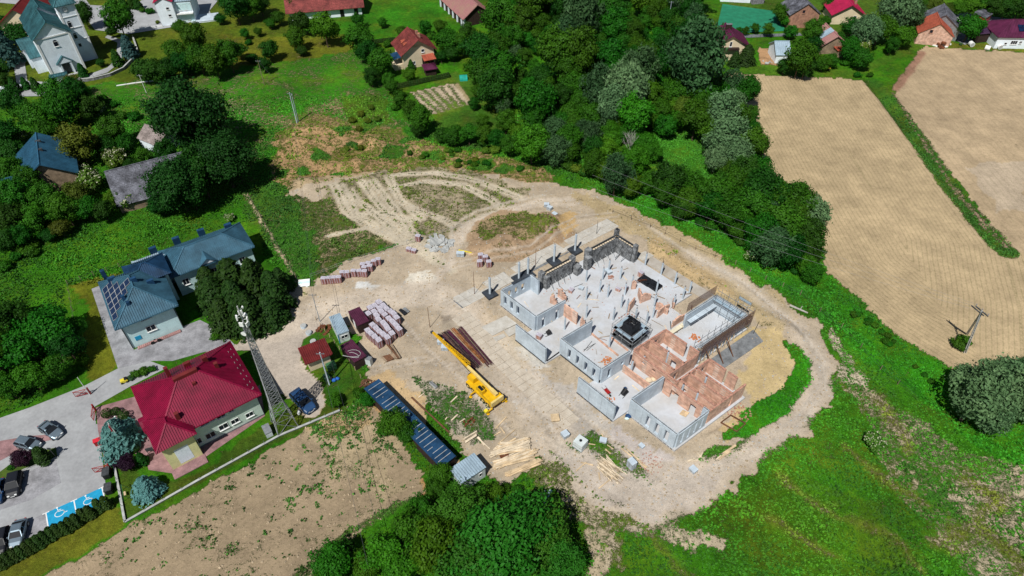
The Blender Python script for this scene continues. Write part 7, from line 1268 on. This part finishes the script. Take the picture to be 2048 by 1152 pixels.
loose(z44, [((1310,545),(1370,520)),((1340,545),(1400,535)),((1390,470),(1430,510)),((1415,510),(1440,470)),((1560,530),(1600,495))], 'plank_pale', 'short plank on the grass patch by the south corner', 'planks by the south corner')
planks('beam_bundle', 'yellow timber beams lying beside the gravel loop', [(z44(1585,520),z44(1680,450),.12),(z44(1592,526),z44(1690,456),.12),(z44(1620,475),z44(1730,402),.12),(z44(1627,480),z44(1735,410),.12)], 'plank_new', w_=.18,th=.12)
planks('board_frame', 'square frame of dark edge boards laid on the sand', [(z44(1600,205),z44(1690,140),.15),(z44(1690,140),z44(1820,215),.15),(z44(1820,215),z44(1740,285),.15),(z44(1740,285),z44(1600,205),.15)], 'timber_brown', 'frame', .12,.25)
sp = []
for i in range(70): a = (500+random.random()*90,480+random.random()*60+i*1.5); b_ = (a[0]+random.uniform(60,190),a[1]+random.uniform(80,140)); sp.append((z44(*a),z44(*b_),.08+.3*random.random()))
planks('batten_heap', 'long messy heap of pinkish battens on the weeds', sp, ['plank_pale','plank_pale','ply'],w_=.08)
z5b = lambda x,y: (580+x/5.236,560+y/5.236)
planks('beam_pile', 'row of dark brown beams lying on the ground in the yard', [(z5b(965+i*14,808-i*4),z5b(1015+i*14,862-i*5),.12) for i in range(9)]+[(z5b(1020,685),z5b(1140,835),.3),(z5b(1065,690),z5b(1155,830),.35),(z5b(1060,750),z5b(1120,835),.25)], ['timber_brown','plank_old'], w_=.2, th=.2)
zc = lambda x,y: (840+x/5.4875,640+y/5.4875)
def bars(name, label, a, b_, w_, n_, mat, c2=None):
    A = P(*zc(*a)); B = P(*zc(*b_)); D = (B-A).normalized(); N = Vector((D.y,-D.x,0)); t = thing(name, label, 'steel bars', A); L = (B-A).length
    for g_ in range(n_):
        mb = MB(); off = (g_/(n_-1)-.5)*w_
        for i in range(5): s0 = random.uniform(-.25,.4); s1 = L+random.uniform(-.5,.3); y_ = off+random.uniform(-.5,.5)*w_/n_; p = D*s0+N*y_; q = D*s1+N*(y_+random.uniform(-.08,.08)); mb.beam((p.x,p.y,.12+.12*random.random()),(q.x,q.y,.12+.12*random.random()),.035,.035)
        o = obj('bar_bundle', mb, random.choice(mat), t)
bars('rebar_pile', 'dark purplish pile of reinforcing bars beside the crane boom', (250,150), (620,540), 2.2, 15, ['rebar','rebar','maroon_panel','black_panel']); bars('rebar_pile', 'orange rusty reinforcing bars, the middle bundle', (350,95), (700,470), .5, 4, ['rebar_orange']); bars('rebar_pile', 'reddish reinforcing bars farthest from the crane boom', (430,95), (770,500), .9, 7, ['rebar','maroon_panel','block_red'])
for (a,b_) in (((240,160),(330,120)),((540,500),(650,440))): pass
z48 = lambda x,y: (1200+x/4.8,480+y/4.8)
planks('plank_bundle', 'three short planks lying inside the brick rooms', [(z48(600,1000),z48(660,935),.45),(z48(615,1000),z48(675,950),.45),(z48(585,985),z48(640,945),.4)], 'plank_new')
z48c = lambda x,y: (1000+x/4.8,600+y/4.8)
planks('pipe_bundle', 'three thin dark bars on the floor of the middle room', [(z48c(800,495),z48c(905,435),.36),(z48c(805,505),z48c(880,410),.36),(z48c(830,500),z48c(915,430),.36)], 'steel_dark', 'bars', .06)
planks('leaning_board', 'cream boards leaning on the west room wall', [(z48c(470,235),z48c(460,130),.6),(z48c(490,230),z48c(480,150),.6)], 'plank_pale', 'boards', .25, .1)
planks('edge_board', 'dark edge boards between the outer panels and the rooms', [(z48c(450,600),z48c(570,515),.35)], 'black_panel', 'boards', .12, .2)
# odds and ends
def simple(name, label, cat, px, py, parts, az=0., z=0., group=None):
    t = thing(name, label, cat, P(px,py,z), az, group); [obj(n, m_, mt, t) for n, m_, mt in parts]; return t
simple('water_tank', 'white cubic water tank with dark cap in the weedy patch', 'tank', 1160, 892, [('tank',MB().bx(-.75,-.75,.15,.75,.75,1.35),'container_white'),('cage',MB().bx(-.8,-.8,0,.8,.8,.15).bx(-.79,-.79,.7,.79,.79,.75),'steel'),('cap',MB().tube((0,0,1.35),(0,0,1.45),.2,12),'black')], Rd(-40))
simple('site_toilet_box', 'pale blue steel box behind the maroon container', 'box', 739, 728, [('box',MB().bx(-.45,-.35,0,.45,.35,1.4),'container_white'),('lid',MB().bx(-.48,-.38,1.4,.48,.38,1.46),'steel')], Rd(-20))
for px,py,lb in ((607.5,654,'farthest of three round concrete well covers on the yard lawn'),(618,667,'middle one of three round concrete well covers on the yard lawn'),(627,685,'nearest of three round concrete well covers on the yard lawn')): simple('well_cover', lb, 'well cover', px, py, [('ring',MB().tube((0,0,-.1),(0,0,.4),.48,16),'concrete'),('cover',MB().tube((0,0,.4),(0,0,.46),.42,16),'kerb_grey')], group='round well covers')
simple('green_container', 'green metal waste container beside the utility pole', 'container', 664, 737, [('body',MB().bx(-.7,-.5,.1,.7,.5,.95),'green_paint'),('lid',MB().bx(-.73,-.53,.95,.73,.53,1.03),'green_paint')], Rd(30)); simple('green_box', 'small dark green box below the utility pole', 'box', 654, 757, [('body',MB().bx(-.5,-.4,0,.5,.4,.6),'green_paint'),('lid',MB().bx(-.52,-.42,.6,.52,.42,.65),'green_paint')], Rd(-60))
simple('blue_bags', 'bright blue bags dumped on the lawn near the utility pole', 'bags', 668, 762, [('bag',MB().ball((0,0,.25),.42,sc=(1,.8,.7)),'blue_plastic'),('bag',MB().ball((.5,.3,.22),.35,sc=(1,.8,.7)),'blue_plastic'),('bag',MB().ball((-.5,.35,.2),.3),'black')]); simple('white_sack', 'white sack beside the dark blue estate', 'sack', 599, 828, [('sack',MB().ball((0,0,.35),.4,sc=(.6,1,.9)),'white_paint')])
simple('cement_mixer', 'dark cement mixer lying on the slab behind the first outer panel', 'mixer', 1096, 669, [('drum',MB().tube((-.3,0,.4),(.4,0,.65),.3,10,.42),'black'),('frame',MB().beam((-.6,-.3,.05),(.6,-.3,.3),.06).beam((-.6,.3,.05),(.6,.3,.3),.06),'steel_dark')], .4, FL)
simple('cement_mixer', 'dark mixer and hoses on the slab behind the second outer panel', 'mixer', 1247, 789, [('drum',MB().tube((-.4,0,.4),(.5,0,.7),.35,10,.45),'black'),('frame',MB().beam((-.7,-.35,.05),(.7,-.35,.3),.07).beam((-.7,.35,.05),(.7,.35,.3),.07),'steel_dark'),('motor',MB().ball((.7,.3,.5),.3),'blue_car')], .8, FL)
simple('wheelbarrow', 'red wheelbarrow behind the second outer wall panel', 'wheelbarrow', 1214, 786, [('tray',MB().add([(-.5,-.3,.5),(.5,-.3,.45),(.5,.3,.45),(-.5,.3,.5),(-.3,-.2,.25),(.3,-.2,.25),(.3,.2,.25),(-.3,.2,.25)],[(0,1,5,4),(1,2,6,5),(2,3,7,6),(3,0,4,7),(4,5,6,7)]),'red_paint'),('wheel',MB().tube((.7,-.05,.2),(.7,.05,.2),.2,12),'rubber'),('handle',MB().beam((-.1,-.25,.35),(-1.,-.3,.55),.04).beam((-.1,.25,.35),(-1.,.3,.55),.04),'steel')], -1., FL)
simple('tyre', 'black tyre standing against the middle room corner', 'tyre', 1201, 764, [('tread',MB().tube((0,-.12,.35),(0,.12,.35),.35,16),'rubber'),('hub',MB().tube((0,-.13,.35),(0,.13,.35),.15,12),'steel')], .5, FL)
simple('blue_tarp', 'crumpled blue tarpaulin at the front room corner', 'tarpaulin', 1257, 833, [('heap',MB().ball((0,0,.15),.55,sc=(1,.7,.5)).ball((.5,.2,.1),.4,sc=(1,.7,.5)),'blue_car'),('fold',MB().ball((-.3,-.4,.1),.35,sc=(1,.6,.4)),'pale_blue_wall')])
simple('tan_crate', 'square tan plywood crate on the dusty forecourt', 'crate', 1110, 838, [('box',MB().bx(-.55,-.55,0,.55,.55,.4),'ply'),('lid',MB().bx(-.6,-.6,.4,.6,.6,.46),'plank_new')], .1); simple('cream_bags', 'pale yellow bags on the slab behind the front room', 'bags', 1297, 763, [('bag',MB().ball((0,0,.35),.6,sc=(1,.8,.6)),'plank_pale'),('bag',MB().ball((.7,.2,.3),.5,sc=(1,.8,.6)),'cream_wall')], 0, FL)
simple('yellow_beams', 'yellow steel beams lying beside the spoil heap', 'beams', 930, 508, [('beam',MB().beam((-1.3,.5,.15),(1.5,-.3,.15),.25,.2),'plank_new'),('beam',MB().beam((-1.2,.9,.15),(1.2,.1,.15),.2,.2),'yellow_plastic')]); simple('dark_panels', 'pile of dark sheets beside the brick pallets', 'panels', 806, 626, [('panel',MB().box((0,0,.2+.08*i),(1.5,.55,.06),-.85+.06*i),'black_panel') for i in range(3)]+[('panel',MB().box((.5,.45,.25),(1.3,.5,.08),-.8),'concrete_dark')])
simple('bicycle', 'dark bicycle leaning by the solar office wall', 'bicycle', 314, 686, [('wheel',MB().tube((-.5,-.03,.33),(-.5,.03,.33),.33,14),'rubber'),('wheel',MB().tube((.5,-.03,.33),(.5,.03,.33),.33,14),'rubber'),('frame',MB().tube((-.5,0,.33),(-.1,0,.8),.03,5).tube((-.1,0,.8),(.4,0,.75),.03,5).tube((.4,0,.85),(.5,0,.33),.03,5).tube((-.5,0,.33),(0,0,.35),.03,5).tube((0,0,.35),(.4,0,.75),.03,5),'steel_dark'),('saddle',MB().bx(-.2,-.06,.85,.05,.06,.92),'black')], .6)
simple('yellow_mower', 'yellow and black garden machine beside the flower bed', 'machine', 250, 764, [('body',MB().bx(-.5,-.3,.2,.5,.3,.6),'yellow_plastic'),('hood',MB().bx(.1,-.25,.6,.5,.25,.8),'black'),('wheel',MB().tube((-.35,-.35,.18),(-.35,.35,.18),.18,10),'rubber'),('wheel',MB().tube((.35,-.35,.18),(.35,.35,.18),.18,10),'rubber')], .5)
for px,py,lb in ((1941,92,'grey white bale nearest the purple shed'),(1973,100,'small white bale on the mown verge'),(1997,97,'white bale beside the white farm house wall')): simple('silage_bale', lb, 'bale', px, py, [('bale',MB().tube((0,-.6,.6),(0,.6,.6),.62,14),'tarp_white'),('end_cap',MB().tube((0,-.62,.6),(0,-.6,.6),.5,12),'kerb_grey')], random.random(), group='round bales on the field verge')
simple('yellow_slide', 'small yellow garden toy beside the gazebo', 'toy', 855, 135, [('chute',MB().slabpoly([Vector((-.2,-.6,.2)),Vector((.3,-.6,.2)),Vector((.3,.5,1.1)),Vector((-.2,.5,1.1))],.08),'yellow_plastic'),('ladder',MB().beam((0,.5,0),(0,.5,1.1),.3,.08),'yellow_plastic')])
simple('yellow_bench', 'small yellow bench at the edge of the row field', 'bench', 1650, 139, [('seat',MB().bx(-1.2,-.3,.4,1.2,.3,.5),'yellow_plastic'),('leg',MB().bx(-1.1,-.25,0,-.95,.25,.4),'plank_old'),('leg',MB().bx(.95,-.25,0,1.1,.25,.4),'plank_old'),('canopy',MB().bx(-1.1,.1,1.1,1.,.5,1.15),'steel_dark')])
simple('dead_log', 'grey weathered log lying in the green strip', 'log', 1597, 620, [('log',MB().tube((-1.2,.9,.2),(1.2,-.9,.25),.2,8,.13),'bark_pale'),('branch_stub',MB().tube((.2,-.1,.3),(.6,.4,.5),.07,6),'bark_pale')]); simple('grey_board', 'blue grey board lying near the big tree shadow', 'board', 1095, 994, [('board',MB().beam((-.6,-.9,.1),(.5,.9,.15),.4,.05),'roof_pale'),('batten',MB().beam((-.9,.2,.12),(-.2,.9,.15),.2,.06),'kerb_grey')])
simple('white_rope_drum', 'small white litter among weeds beside the timber pile', 'litter', 1029, 985, [('bag',MB().ball((0,0,.2),.3),'tarp_white'),('bag',MB().ball((.4,.1,.15),.22),'pale_blue_wall')]); simple('concrete_gutter', 'grey concrete trough left of the crane', 'trough', 867, 772, [('trough',MB().beam((-.5,.5,.2),(.5,-.5,.2),.45,.35),'kerb_grey'),('rim',MB().beam((-.5,.5,.4),(.5,-.5,.4),.3,.05),'concrete_dark')])

# small clutter: offcuts and tools on the slab, stones and clods on bare ground
r = np.random.default_rng(77)
OC = {k_: MB() for k_ in ('plank_old','plank_pale','rust','steel_dark','ply')}
for i in range(70):
    u = r.uniform(-5,20); v = r.uniform(1,24)
    if (9 < u < 14 and 7 < v < 12) or (u > 14.5 and v > 6): continue
    p = S(u,v,FL+.04); a = r.uniform(0,3.1); L = r.uniform(.5,2.2); OC[random.choice(list(OC))].beam((p.x,p.y,p.z),(p.x+math.cos(a)*L,p.y+math.sin(a)*L,p.z+.02),r.uniform(.05,.2),.04)
for k_ in OC: meta(obj('site_debris', OC[k_], k_), 'short timber and steel offcuts dropped on the pale floor slab', 'debris', kind='stuff')
def scatter(name, label, cond, n_, size, mat, seed, flat_=.5, zadd=0., kinds='debris'):
    r = np.random.default_rng(seed); idx = np.nonzero(cond)[0]; idx = idx[r.integers(0,len(idx),n_)]; x = X[idx]+r.uniform(-.3,.3,n_); y = Y[idx]+r.uniform(-.3,.3,n_); s = size*(.4+r.random(n_)**3*2); a = r.random(n_)*6.28; V_ = []
    base = np.array([(-1,-1,0),(1,-.8,0),(.9,1,0),(-1,.8,0),(-.5,-.5,1),(.6,-.4,.8),(.4,.5,1.),(-.5,.4,.7)])*.5
    ca, sa = np.cos(a), np.sin(a); bx_ = base[None,:,0]*s[:,None]; by_ = base[None,:,1]*(s*r.uniform(.5,1,n_))[:,None]; bz = base[None,:,2]*(s*flat_*2)[:,None]*.6
    v = np.stack([x[:,None]+bx_*ca[:,None]-by_*sa[:,None], y[:,None]+bx_*sa[:,None]+by_*ca[:,None], hz[idx][:,None]-.02+zadd+bz],2).reshape(-1,3)
    f = np.array([(4,5,6,7),(0,1,5,4),(1,2,6,5),(2,3,7,6),(3,0,4,7)]); F_ = (f[None]+np.arange(n_)[:,None,None]*8).reshape(-1,4)
    me = bpy.data.meshes.new(name); me.from_pydata(v.tolist(), [], F_.tolist()); me.materials.append(M(mat)); o = bpy.data.objects.new(name, me); COL.objects.link(o); meta(o, label, kinds, kind='stuff')
bare = notpaved&(vw < .3)&(roww < .1)&(Y < 130)
scatter('stones', 'pale stones and clods scattered over the bare construction ground', bare, 5000, .12, 'kerb_grey', 5); scatter('clods', 'brown earth clods scattered over bare soil and spoil heaps', bare|kf.reshape(-1), 9000, .17, 'ply', 6, .6)
onslab = inpoly(X,Y,[S(-6,1),S(14,1),S(14,6),S(14,19),S(9,24),S(-5,24)]); scatter('rubble', 'crumbs of brick and mortar on the floor slab', onslab, 420, .09, 'block_red', 8, .4, FL+.1);
